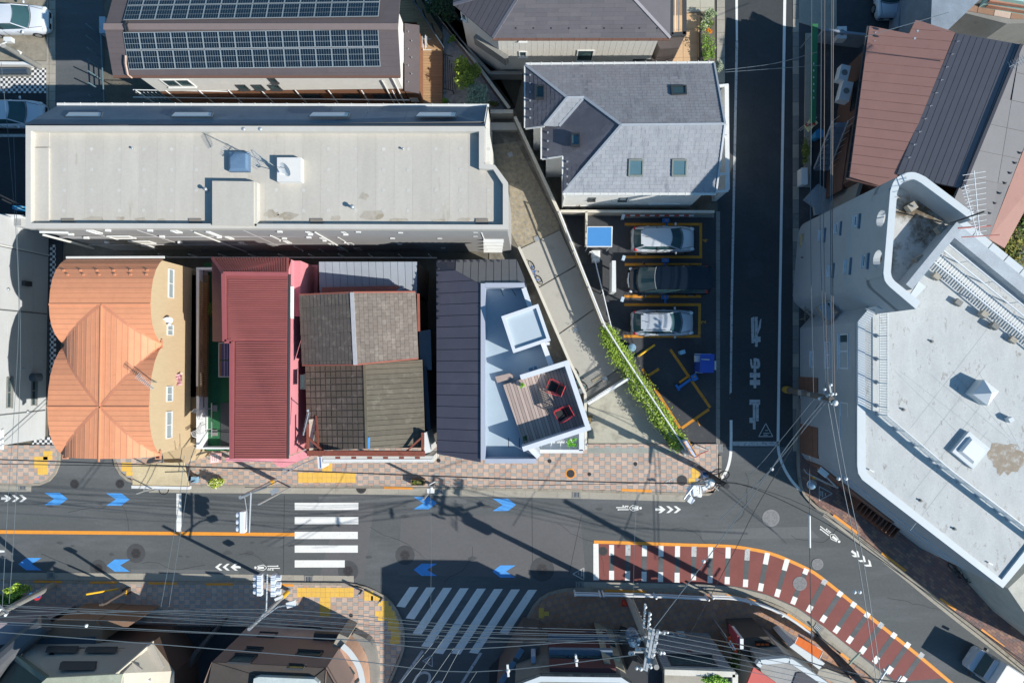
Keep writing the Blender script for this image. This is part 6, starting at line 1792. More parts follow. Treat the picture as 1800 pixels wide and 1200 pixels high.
mb=MB();mb.prism(GP([(1592,-60),(1601,-60),(1590,50),(1578,48)],1.2),0,1.2);tag(obj('yard_wall',mb,MATS['wall_bluegrey']),'blue grey wall with a white grille between the parked car and the corner house','wall')
for i,(x,y,w,d,z,rz) in enumerate(((1482,130,.9,.55,2.6,-.25),(1485,162,1.15,.6,2.6,-.25),(1478,60,.75,.55,1.2,0))):
 c=G(x,y,z);t=thing('condenser_unit',('smaller white outdoor unit on the brown wall above its larger twin','larger white outdoor unit on the brown wall of the maroon house','pale box unit standing at the yard wall near the overhead cables')[i],'outdoor unit',tuple((c.x,c.y,z-.4)),'outdoor air units')
 mb=MB();mb.box((c.x,c.y,z-.1),(d,w,.6),rz);obj('casing',mb,FRW,t);mb=MB();mb.cyl((c.x,c.y,z+.2),.18,.01,12);obj('fan_grille',mb,CONC2,t)
 mb=MB();mb.box((c.x+.2,c.y,z-.43),(.5,.05,.05),rz);obj('stand',mb,STEEL,t)
stt=thing('metal_staircase','outdoor steel staircase beside the green awning strip','staircase',base_pt(1450,255))
for k in range(9):
 y=292-k*9.5;x=1432+k*3.6;z=.3+k*.3
 mb=MB();mb.prism(GP([(x,y),(x+26,y-1),(x+26,y+7.5),(x,y+8)],z),z-.05,z,bottom=True);obj('tread',mb,M('stair_steel','#8c96a3',.5),stt)
for dx in (0,27):
 mb=MB();mb.beam(G(1431+dx,297,.3),G(1464+dx,213,2.9),.05,.2);obj('stringer',mb,MATS['stair_steel'],stt)
 mb=MB();mb.tube([G(1431+dx,297,1.2),G(1464+dx,213,3.8)],.03);obj('handrail',mb,STEEL,stt)
 for k in range(8): p=lerp(G(1431+dx,297,.3),G(1464+dx,213,2.9),k/7);mb=MB();mb.beam(p,p+Vector((0,0,.9)),.025,.025);obj('baluster',mb,STEEL,stt)
gw=thing('green_awning','long narrow green strip awning along the shaded pavement','awning',base_pt(1432,130))
mb=MB();mb.prism(GP([(1428,42),(1438,42),(1434,215),(1426,215)],2.6),2.45,2.6,bottom=True);obj('awning_sheet',mb,M('awning_green','#2f7a4c',.7),gw)
for k in range(6): mb=MB();mb.box((*G(1430.5,112+k*12,2.62)[:2],2.61),(.05,.12,.01));obj('awning_mark',mb,FRW,gw)
for y in (50,205): p=G(1437,y,2.6);mb=MB();mb.beam((p.x,p.y,0),(p.x,p.y,2.45),.06,.06);obj('post',mb,STEEL,gw)
mb=MB();mb.prism(GP([(1415,60),(1427,60),(1424,330),(1412,330)]),0,.12);tag(obj('low_wall',mb,CONC),'pale low wall strip beside the green awning','wall')
rs=thing('roadside_signboard','tilted red and yellow signboard on the pavement near the steel staircase','sign',base_pt(1428,222))
mb=MB();P=[G(1413,221,1.0),G(1428,205,1.3),G(1438,216,1.3),G(1421,232,1.0)];mb.prism(P,-.05,None,bottom=True);obj('board',mb,M('sign_yellow','#d8cf9a',.6),rs)
for k in range(3):
 c=lerp(P[0],P[2],.22+k*.25)+Vector((0,0,.02));mb=MB();mb.box((c.x,c.y,c.z+.012),(.2,.2,.01),.75);obj('sign_character',mb,M('sign_red','#c8313a',.6),rs)
for p in (P[0],P[2]): mb=MB();mb.beam((p.x,p.y,0),p-Vector((0,0,.05)),.04,.04);obj('leg',mb,STEEL,rs)
c=G(1432,242,0);mb=MB();mb.cyl((c.x,c.y,0),.25,.8,14,r1=.3);tag(obj('water_barrel',mb,M('barrel_blue','#3f9ad2',.4)),'round blue barrel between the signboard and the staircase','barrel')
t=thing('yard_shrub','yellowing shrub on the shaded pavement left of the steel staircase','shrub',base_pt(1417,265))
foliage('foliage',t,G(1417,265,.8),(.35,1.0,.6),420,[M('leaf_olive','#8c8f3c',.8),M('leaf_khaki','#6c7434',.8)],.07,9)
mb=MB();p=base_of(t);mb.tube([p,p+Vector((0,0,.8))],.04);obj('stem',mb,MATS['deck_wood'],t)
for i,(x,y,w,h,l) in enumerate(((1406,315,.35,.7,'white box on the shaded pavement above the pale gravel patch'),(1410,524,.35,.85,'white box by the lattice below the scooter'))):
 c=G(x,y,0);mb=MB();mb.box((c.x,c.y,.35),(w,h+.3,.7));mb.box((c.x,c.y,.72),(w+.04,h+.34,.04));tag(obj('utility_box',mb,FRW),l,'box')
mb=MB();mb.prism(GP([(1411,352),(1435,325),(1470,350),(1470,372),(1430,380),(1428,365)]),0,.3);tag(obj('concrete_apron',mb,M('apron_blue','#a9b4bd',.8)),'pale angular concrete apron at the foot of the tower','apron')
mb=MB()
for k in range(16):
 mb.beam(G(1415,455+k*6.5,.8),G(1435,461+k*6.5,.8),.03,.03);mb.beam(G(1415,461+k*6.5,.83),G(1435,455+k*6.5,.83),.03,.03)
for x in (1415,1435):
 mb.beam(G(x,452,.8),G(x,565,.8),.05,.05)
 for y in (455,560): p=G(x,y,.8);mb.beam((p.x,p.y,0),(p.x,p.y,.8),.05,.05)
tag(obj('lattice_panel',mb,M('lattice_tan','#8f8676',.8)),'diagonal lattice panel at the base of the white tower','lattice')
# =============== alley, walls, hedge ===============
mb=MB();mb.prism(GP([(862,195),(905,195),(1100,590),(1262,785),(860,785),(860,430)]),-.02,.02);struct('alley_ground',mb,M('alley_soil','#7b766c',.95,.2,2,c2='#8f8a80',thr=.5,sc2=1))
mb=MB();mb.prism(GP([(866,255),(908,250),(983,395),(984,404),(912,437),(896,405),(895,320),(866,290)]),0,.05);struct('gravel_path',mb,M('gravel_tan','#a69a84',.95,.25,4,c2='#8f8d88',thr=.5,sc2=6,bump=1,bsc=25))
al=thing('alley_slabs','pale concrete slabs of the sloping alley beside the car park wall','paving',base_pt(990,520))
CA=M('alley_concrete','#b5b2aa',.9,.06,.8,c2='#a09d95',thr=.55,sc2=.8,bump=.2);CA2=M('alley_concrete_worn','#bab6a6',.9,.08,.6,c2='#9c9789',thr=.52,sc2=.6,bump=.2)
for i,q in enumerate(([(914,438),(984,405),(1012,466),(945,505)],[(946,507),(1013,468),(1047,540),(979,588)],[(980,590),(1048,542),(1060,560),(1098,640),(1027,688)])):
 mb=MB();mb.prism(GP(q,.08),0,.08);obj('concrete_slab',mb,CA,al)
for q,mt in (([(1028,690),(1098,642),(1104,660),(1034,712)],CONC2),([(1034,714),(1104,664),(1120,690),(1178,786),(1034,786)],CA2)):
 mb=MB();mb.prism(GP(q,.07),0,.07);obj('concrete_slab',mb,mt,al)
mb=MB();mb.prism(GP([(1032,787),(1182,787),(1195,796),(1032,796)],.1),0,.14);obj('threshold_slab',mb,M('threshold','#9fa39c',.8),al)
WCAP=M('wall_cap','#d9d3c6',.8,.06,2)
def lowwall(name,pts,w,h,label,mat=CONC,cap=WCAP,cat='wall'):
 P=GP(pts,h)
 t=thing(name,label,cat,(P[0].x,P[0].y,0))
 for i,(a,b) in enumerate(zip(P[:-1],P[1:])):
  d=(b-a).normalized();x=Vector((-d.y,d.x,0))*(w/2)
  mb=MB();mb.prism([a-x,b-x,b+x,a+x],0,h-.04);obj('wall_body',mb,mat,t)
  mb=MB();x *= 1.15;mb.prism([a-x,b-x,b+x,a+x],h-.04,h);obj('coping',mb,cap,t)
 return t
lowwall('boundary_wall',[(912,434),(946,508),(1000,632),(1029,692),(1030,790)],.14,1.1,'low cream capped wall between the navy house and the alley')
wt=lowwall('boundary_wall',[(735,-20),(820,88),(895,190)],.16,.9,'tall slanting boundary wall beside the deck garden at the top',CONC2)
lowwall('boundary_wall',[(758,8),(805,68),(861,128),(918,128)],.18,.9,'grey kerb wall below the charcoal roofed house',CONC2,CONC2)
lowwall('boundary_wall',[(905,205),(985,378),(1062,572),(1125,690),(1206,800)],.16,1.4,'long slanting concrete wall between the alley and the car park',CONC2)
lowwall('boundary_wall',[(862,196),(902,196)],.2,1.2,'short pale wall across the top of the gravel path')
lowwall('boundary_wall',[(861,222),(916,222)],.4,.5,'wide low step wall above the gravel path')
lowwall('boundary_wall',[(985,371),(1256,372)],.14,1.0,'concrete wall between the slate house and the car park')
lowwall('boundary_wall',[(1031,372),(1031,430)],.12,1.0,'short wall at the back corner of the car park')
sf=thing('board_fence','blue grey board fence left of the slanting boundary wall','fence',base_pt(750,50))
for k,z in enumerate((.3,.65,1.0,1.35)):
 mb=MB();a,b=G(718,-12,z),G(780,84,z);mb.beam(a,b,.04,.26);obj('board',mb,M('board_blue','#5d6f80',.7),sf)
for k in range(5): p=lerp(G(718,-12,.1),G(780,84,.1),k/4);mb=MB();mb.beam((p.x,p.y,0),(p.x,p.y,1.5),.07,.07);obj('post',mb,FRD,sf)
mb=MB();mb.prism(GP([(778,40),(800,60),(896,196),(778,186)]),0,.04);struct('garden_gravel',mb,M('gravel_white','#c4c3c0',.95,.2,5,c2='#a3a29f',thr=.5,sc2=4,bump=1,bsc=30))
mb=MB();mb.prism(GP([(745,-30),(800,-30),(800,20),(870,120),(862,190),(905,190),(920,130),(760,0)]),0,.03);struct('planting_bed',mb,M('soil_dark','#3d3b33',.95,.2,2))
pg=thing('slatted_screen','dark thin slats over white gravel at the deck edge','screen',base_pt(787,120))
for k in range(6): mb=MB();mb.beam(G(780+k*3.4,88+k*6,.7),G(780+k*4,158,.7),.05,.04);obj('slat',mb,FRD,pg)
for y in (95,155): mb=MB();mb.beam(G(778,y,.65),G(796,y+5,.65),.05,.05);obj('cross_bar',mb,FRD,pg)
for x,y in ((779,95),(796,159)): p=G(x,y,.6);mb=MB();mb.beam((p.x,p.y,0),p,.05,.05);obj('post',mb,FRD,pg)
def bush(name,px,py,zc,rad,n,cols,label,cat='bush',leaf=.08,seed=1,trunk=True):
 t=thing(name,label,cat,base_pt(px,py))
 foliage('crown',t,G(px,py,zc),rad,n,[M('leaf'+c,c,.75,.25,3) for c in cols],leaf,seed)
 if trunk:
  b=base_of(t);c=G(px,py,zc)
  for k in range(4):
   mb=MB();mb.tube([b,lerp(b,c,.5)+Vector((.1*k-.15,.08*(k % 2),0)),c+Vector((rad[0]*.4*math.cos(k*1.7),rad[1]*.4*math.sin(k*1.7),rad[2]*.3))],.035,5,r1=.01);obj('trunk' if k==0 else 'branch',mb,M('bark','#6f5c48',.9),t)
 return t
bush('garden_tree',822,128,1.3,(.95,1.15,.6),2600,['#8a9f35','#a5b54a','#6c8030'],'yellow green garden tree beside the slanting wall','tree',.07,21)
bush('garden_tree',836,168,1.3,(.8,.7,.5),1700,['#8fab96','#74927e','#a3b49e'],'blue green garden tree nearest the long block corner','tree',.06,22)
bush('garden_shrub',795,70,.7,(.3,.3,.3),200,['#5f7d2c','#7f9a3a'],'small shrub tucked behind the blue grey board fence','shrub',.06,23)
bush('garden_tree',775,18,1.2,(1.1,.9,.8),1300,['#2f4a2c','#3c5a34','#24381f'],'dark green tree in the shade left of the charcoal roof','tree',.09,24)
bush('garden_shrub',783,178,.5,(.25,.2,.3),150,['#7fb03a','#5f8a2c'],'bright little shrub at the lower end of the tan deck','shrub',.06,25)
bush('garden_shrub',868,183,.5,(.35,.2,.3),170,['#5a7030','#7a6a3c'],'brownish shrub in a planter at the wall corner','shrub',.06,26)
for i,(px,py,rd,c,l) in enumerate((((1245),28,(.45,.35,.35),['#8fa374','#a9b690'],'grey green shrub at the top of the roadside garden strip'),(1242,45,(.5,.35,.35),['#8aa050','#d6d9c0','#7d9a40'],'shrub with white blossom in the roadside garden strip'),(1245,82,(.45,1.0,.45),['#6f9430','#86ab3c','#587a28'],'long bright green shrub in the roadside garden strip'),(1264,120,(.25,.5,.3),['#9aa88c','#b3bda6'],'silvery shrub beside the slate house gutter'))):
 bush('roadside_shrub',px,py,.5,rd,700,c,l,'shrub',.055,30+i,trunk=True)
fl_=thing('flower_clump','orange flowers in the roadside garden strip','flowers',base_pt(1246,54))
foliage('petals',fl_,G(1246,54,.95),(.2,.2,.15),160,[M('petal_orange','#f29a1c',.7),M('petal_amber','#e8801c',.7)],.05,40)
mb=MB();p=base_of(fl_)
for k in range(5): mb.tube([p,(p.x+.05*k-.1,p.y+.04,.95)],.012,4)
obj('stem',mb,M('leaf_stem','#5a7a2c',.8),fl_)
mb=MB();mb.prism(GP([(1231,52),(1233,52),(1234,112),(1232,112)],.5),0,.5);tag(obj('low_wall',mb,FRD),'thin dark edging wall between the beige tiles and the garden strip','wall')
hd=thing('hedge','long bright green hedge spilling over the slanting car park wall','hedge',base_pt(1130,690))
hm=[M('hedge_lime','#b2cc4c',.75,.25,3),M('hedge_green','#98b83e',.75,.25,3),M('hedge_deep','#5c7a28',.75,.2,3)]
rr_=random.Random(5);mb=MB()
hp=smooth_path([G(x,y,1.2) for x,y in ((1064,578),(1078,606),(1096,632),(1122,676),(1150,716),(1172,746),(1196,782))],8)
for i in range(30000):
 s=rr_.random()*(len(hp)-1.01);a=int(s);p=lerp(hp[a],hp[a+1],s-a)
 f=s/len(hp)
 wd_=.42+.09*math.sin(s*1.3)+.1*math.sin(s*.55)
 if f<.08: wd_ *= .5
 d=Vector((rr_.gauss(0,1),rr_.gauss(0,1),rr_.gauss(0,.6)))*wd_*.5
 q=p+d+Vector((0,0,rr_.uniform(-.4,.25)))
 u_=Vector((rr_.gauss(0,1),rr_.gauss(0,1),rr_.gauss(0,.6))).normalized();v_=u_.cross(Vector((rr_.gauss(0,.3),rr_.gauss(0,.3),1))).normalized()
 sz=rr_.uniform(.03,.085)
 mb.add([q-u_*sz,q-v_*sz*.4,q+u_*sz,q+v_*sz*.4],[(0,1,2,3)],rr_.choice((0,0,1,1,2)))
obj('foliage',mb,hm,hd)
mb=MB();mb.tube([p+Vector((0,0,.0)) for p in hp[3:-2]],.2,7);obj('inner_growth',mb,M('hedge_core','#5c7428',.9,.3,4),hd)  # dark green core tube that makes the hedge look dense
for k in range(9):
 p=hp[int(k*(len(hp)-1)/8)];mb=MB();mb.tube([(p.x,p.y,0),(p.x+.05,p.y,.7),(p.x,p.y+.05,1.3)],.03,5);obj('stem',mb,M('bark','#6f5c48',.9),hd)
hr=thing('hedge_rail','white pipe rail running beside the hedge along the car park','railing',base_pt(1090,560))
mb=MB();mb.tube([G(x,y,1.7) for x,y in ((983,372),(1010,440),(1062,570),(1090,615),(1206,790))],.05);obj('rail',mb,WHITEM,hr)
mb=MB();mb.tube([G(x,y,.9) for x,y in ((983,372),(1062,570),(1202,785))],.03);obj('rail',mb,STEEL,hr)
for x,y in ((983,372),(1009,440),(1036,505),(1062,570),(1090,615),(1130,674),(1170,734),(1206,790)):
 p=G(x,y,1.7);mb=MB();mb.cyl((p.x,p.y,0),.04,1.7,8);obj('post',mb,WHITEM,hr)
gt=thing('sliding_gate','white sliding gate bar across the alley','gate',base_pt(1070,690))
a,b=G(1034,710,1.3),G(1110,662,1.3)
for z in (1.3,.2): mb=MB();mb.beam(Vector((a.x,a.y,z)),Vector((b.x,b.y,z)),.14,.07);obj('gate_rail',mb,WHITEM,gt)
mb=MB();mb.prism([Vector((a.x-.2,a.y+.3,0)),a,b,Vector((b.x-.2,b.y+.3,0))],.1,.12);
for k in range(22):
 p=lerp(a,b,(k+.5)/22);mb=MB();mb.beam((p.x,p.y,.2),(p.x,p.y,1.27),.03,.05);obj('gate_bar',mb,WHITEM,gt)
for i,(x,y,z) in enumerate(((944,420,.09),(1012,580,.09),(1063,665,.09),(897,272,.06))):
 c=G(x,y,z);t=thing('access_cover',('square cover at the top of the alley slabs','square cover at the shaded joint halfway down the alley','square cover in the dark patch above the gate','square cover in the shaded gravel path')[i],'cover',(c.x,c.y,0),'square covers in the alley')
 mb=MB();mb.box((c.x,c.y,z/2+.005),(.36,.36,z+.01),.4);obj('frame',mb,CONC,t);mb=MB();mb.box((c.x,c.y,z+.014),(.26,.26,.01),.4);obj('lid',mb,STEEL,t)
mb=MB();mb.prism(GP([(1040,668),(1058,658),(1060,662),(1042,673)],.13),0,.13);tag(obj('plank',mb,M('plank_beige','#b5aa94',.8)),'pale plank lying beside the square cover in the dark alley patch','plank')
bush('dry_shrub',1037,737,.6,(.3,.3,.4),260,['#b0925a','#9c8048','#7c7040'],'dry tan shrub beside the wall near the roof deck','shrub',.05,44)
# =============== car park ===============
mb=MB();mb.prism(GP([(990,375),(1258,375),(1258,790),(1210,790),(1100,610),(1060,560),(1030,480)]),-.02,.03)
pk_=struct('car_park',mb,M('asphalt_fresh','#45474b',.9,.12,.8,c2='#565758',thr=.55,sc2=.5,bump=.5,bsc=120))
OY=M('bay_orange','#d8922e',.8,.12,3,c2='#a87a3a',thr=.56,sc2=5)
def bl(a,b,w=.17,name='bay_line',z=.038):
 mb=MB();stripe(mb,G(*a),G(*b),w,z);obj(name,mb,OY,pk_)
for a,b in (((1098,394.5),(1234,394.5)),((1231.5,397),(1231.5,450)),((1098,452),(1234,452)),((1098,465),(1233,465)),((1097,521),(1232,521)),((1097,535.5),(1232,535.5)),((1229.5,538),(1229,588)),((1096,591),(1231,591))): bl(a,b)
for a,b in (((1129,648),(1195,752)),((1198,752),(1246,719)),((1248,716),(1178,614)),((1138,661),(1158,648))): bl(a,b,.17,z=.042)
bl((1225,738),(1230,748),.08);bl((1118,444),(1118,452),.12,z=.046);bl((1117,514),(1117,521),.12,z=.046)
for s,x,y in (('4',1240,423),('2',1237,566)):
 mb=text_mb(s,.42,G(x,y,.04),math.pi/2,.012);obj('bay_number',mb,OY,pk_)
for i,(x,y) in enumerate(((1170,388),(1169,458),(1168,522))):
 c=G(x,y,.1);t=thing('wheel_lock_unit',('beside the top silver car','between the top silver car and the black van','between the black van and the lower silver car')[i] and 'blue parking lock unit '+('beside the top silver car','between the top silver car and the black van','between the black van and the lower silver car')[i],'parking lock',(c.x,c.y,.03),'blue parking lock units')
 BLU=M('lock_blue','#3078c4',.5,.06,4)
 mb=MB();mb.box((c.x,c.y,.14),(.42,.26,.22));obj('housing',mb,BLU,t)
 mb=MB();mb.cyl((c.x,c.y,.25),.05,.02,10);obj('dial',mb,OY,t)
 mb=MB();mb.box((c.x+(.05 if i != 1 else 0),c.y-.22,.08),(.12,.3,.1));obj('arm',mb,BLU,t)
lk=thing('wheel_lock_unit','blue L shaped parking lock in the tilted empty bay','parking lock',base_pt(1205,672),'blue parking lock units')
mb=MB();c=G(1219,663,0);mb.box((c.x,c.y,.16),(.36,.4,.24),.5);obj('housing',mb,BLU,lk)
mb=MB();mb.beam(G(1192,682,.1),G(1214,666,.1),.16,.12);mb.beam(G(1188,676,.101),G(1194,686,.101),.14,.1);obj('arm',mb,BLU,lk)
mb=MB();mb.beam(G(1194,672,.06),G(1213,659,.06),.14,.06);obj('plate',mb,OY,lk)
mb=MB();mb.cyl((c.x,c.y+.05,.28),.05,.02,10);obj('dial',mb,OY,lk)
ws=thing('wheel_stopper','yellow pole lying on the asphalt below the lower silver car','stopper',base_pt(1136,616))
mb=MB();mb.tube([G(1120,627,.12),G(1151,606,.12)],.07,10);obj('tube',mb,M('safety_yellow','#f4bd2e',.5),ws);mb=MB();mb.tube([G(1119,627.6,.12),G(1122,625.5,.12)],.075,10);obj('end_cap',mb,FRD,ws)
sh=thing('payment_shelter','blue roofed payment canopy with white rim in the car park corner','canopy',base_pt(1054,416))
mb=MB();mb.prism(GP([(1032,398),(1077,398),(1076,434),(1031,434)],2.3),2.15,2.3,bottom=True);obj('canopy_rim',mb,FRW,sh)
mb=MB();mb.prism(GP([(1033.5,399.5),(1075,399.5),(1074.5,432.5),(1032.5,432.5)],2.32),2.3,2.31);obj('canopy_top',mb,M('canopy_blue','#4f93d4',.45,.03),sh)
for x,y in ((1034,401),(1074,401),(1034,431),(1073,431)): p=G(x,y,2.3);mb=MB();mb.beam((p.x,p.y,.03),(p.x,p.y,2.15),.05,.05);obj('post',mb,STEEL,sh)
c=G(1050,415,0);mb=MB();mb.box((c.x,c.y,.75),(.4,.5,1.4));obj('pay_machine',mb,FRW,sh)
ls=thing('light_sign','long thin white sign box standing beside the black van','sign',base_pt(1078,487))
mb=MB();mb.prism(GP([(1076,458),(1082.5,458),(1083,513),(1075.5,513)],1.9),.5,1.9);obj('sign_box',mb,FRW,ls)
for y in (466,505): p=G(1079,y,1.9);mb=MB();mb.beam((p.x,p.y,.03),(p.x,p.y,.5),.08,.08);obj('post',mb,STEEL,ls)
hr2=thing('pipe_handrail','bent silver handrail winding down the back of the car park','handrail',base_pt(1070,540))
hpz=[(1037,443),(1043,442),(1049,470),(1060,515),(1072,565),(1077,585),(1095,612),(1102,622)]
mb=MB();mb.tube([G(x,y,.95) for x,y in hpz],.035,8);obj('rail',mb,WHITEM,hr2)
for x,y in ((1037,443),(1060,515),(1072,565),(1077,580),(1102,622)): p=G(x,y,.95);mb=MB();mb.cyl((p.x,p.y,.03),.03,.93,8);obj('post',mb,WHITEM,hr2);mb=MB();mb.ball((p.x,p.y,.97),.05);obj('knob',mb,WHITEM,hr2)
for i,(x,y) in enumerate(((1092,386),(1093,457),(1091,528))):
 c=G(x,y,0);t=thing('bay_lamp','short white lamp post at the head of the '+('top','middle','lower')[i]+' parking bay','lamp',(c.x,c.y,.03),'short lamp posts in the car park')
 mb=MB();mb.cyl((c.x,c.y,.03),.05,.7,8);obj('post',mb,STEEL,t);mb=MB();mb.box((c.x,c.y,.82),(.18,.3,.18),-.3);obj('lamp_head',mb,M('lamp_blue','#c6d9ea',.4),t)
br=thing('barrier_bar','red and white striped bar along the top car park wall','barrier',base_pt(1158,379))
for k in range(14):
 mb=MB();mb.beam(G(1099+k*8.6,379,.5),G(1107.6+k*8.6,379,.5),.08,.08);obj('bar_section',mb,FRW if k % 2 else M('bar_red','#d24a3e',.5),br)
for x in (1104,1160,1214): p=G(x,379,.45);mb=MB();mb.beam((p.x,p.y,.03),(p.x,p.y,.46),.05,.05);obj('post',mb,STEEL,br)
vm=thing('vending_machine','blue ticket machine with white top fittings at the car park edge','machine',base_pt(1240,637))
mb=MB();mb.prism(GP([(1232,622),(1256,622),(1255,655),(1231,655)],1.6),.03,1.6);obj('machine_body',mb,M('machine_blue','#2f55b8',.45,.05),vm)
mb=MB();mb.prism(GP([(1256,634),(1259,634),(1259,650),(1256,650)],1.5),.03,1.5);obj('side_panel',mb,FRW,vm)
mb=MB();mb.beam(G(1221,622,1.5),G(1250,622,1.5),.05,.05);mb.beam(G(1222,654,.9),G(1235,655,.9),.06,.06);obj('bracket',mb,STEEL,vm)
mb=MB();mb.box((*G(1226,630,1.2)[:2],1.2),(.35,.4,.3));obj('coin_unit',mb,M('unit_grey','#b9c3cc',.5),vm)
mb=MB();mb.beam(G(1233,631,1.65),G(1247,632,1.65),.08,.06);obj('lock_bar',mb,STEEL,vm)
c=G(1109,611,0);mb=MB();mb.cyl((c.x,c.y,.03),.2,.55,16,r1=.24);mb.cyl((c.x,c.y,.58),.18,.02,16);tag(obj('plastic_bucket',mb,M('bucket_blue','#8fb3cc',.5)),'round pale blue bucket at the hedge end of the handrail','bucket')
c=G(1196,619,0);mb=MB();mb.box((c.x,c.y,.3),(.3,.2,.6),.3);mb.box((c.x,c.y,.62),(.34,.24,.05),.3);tag(obj('litter_box',mb,M('box_sky','#8fc3dc',.5)),'tiny sky blue box alone on the asphalt right of the tilted bay','box')
for i,(x0,y0,x1,y1) in enumerate(((1040,440,1055,452),(1041,453,1054,460))):
 mb=MB();mb.prism(GP([(x0,y0),(x1,y0),(x1,y1),(x0,y1)],.6),.03,.6);mb.prism(GP([(x0+2,y0+2),(x1-2,y0+2),(x1-2,y1-2),(x0+2,y1-2)],.63),.6,.63);tag(obj('meter_cabinet',mb,FRW),('upper' if i==0 else 'lower')+' small white cabinet under the blue payment canopy','cabinet')
mb=MB();mb.prism(GP([(1092,377),(1255,376),(1255,382),(1092,383)],.1),.03,.12);obj('kerb_strip',mb,CONC2,pk_)
ps=thing('parking_sign','tall pale blue sign panel with orange edges at the hedge corner','sign',base_pt(1212,792))
mb=MB();P=[G(1202,776,2.2),G(1209,773,2.2),G(1225,800,2.2),G(1219,804,2.2)];mb.prism(P,.3,2.2);obj('sign_panel',mb,M('panel_pale','#cdd8f0',.5,.02),ps)
for a,b in ((P[0],P[3]),(P[1],P[2])): mb=MB();mb.beam(a+Vector((0,0,.02)),b+Vector((0,0,.02)),.05,.06);obj('edge_strip',mb,OY,ps)
for p in (P[0],P[2]): mb=MB();mb.beam((p.x,p.y,0),(p.x,p.y,.3),.06,.06);obj('post',mb,STEEL,ps)
ch=thing('barrier_chain','red and white chain between posts at the pavement corner','chain',base_pt(1240,800))
mb=MB();mb.tube([G(1222,804,.7),G(1232,797,.6),G(1246,791,.7)],.03,5);obj('chain',mb,M('chain_red','#c6584a',.6),ch)
mb=MB();mb.tube([G(1222,784,.7),G(1245,791,.7)],.02,5);obj('rope',mb,FRW,ch)
for x,y in ((1222,804),(1246,791)): p=G(x,y,.7);mb=MB();mb.cyl((p.x,p.y,.1),.03,.65,8);obj('post',mb,FRW,ch)
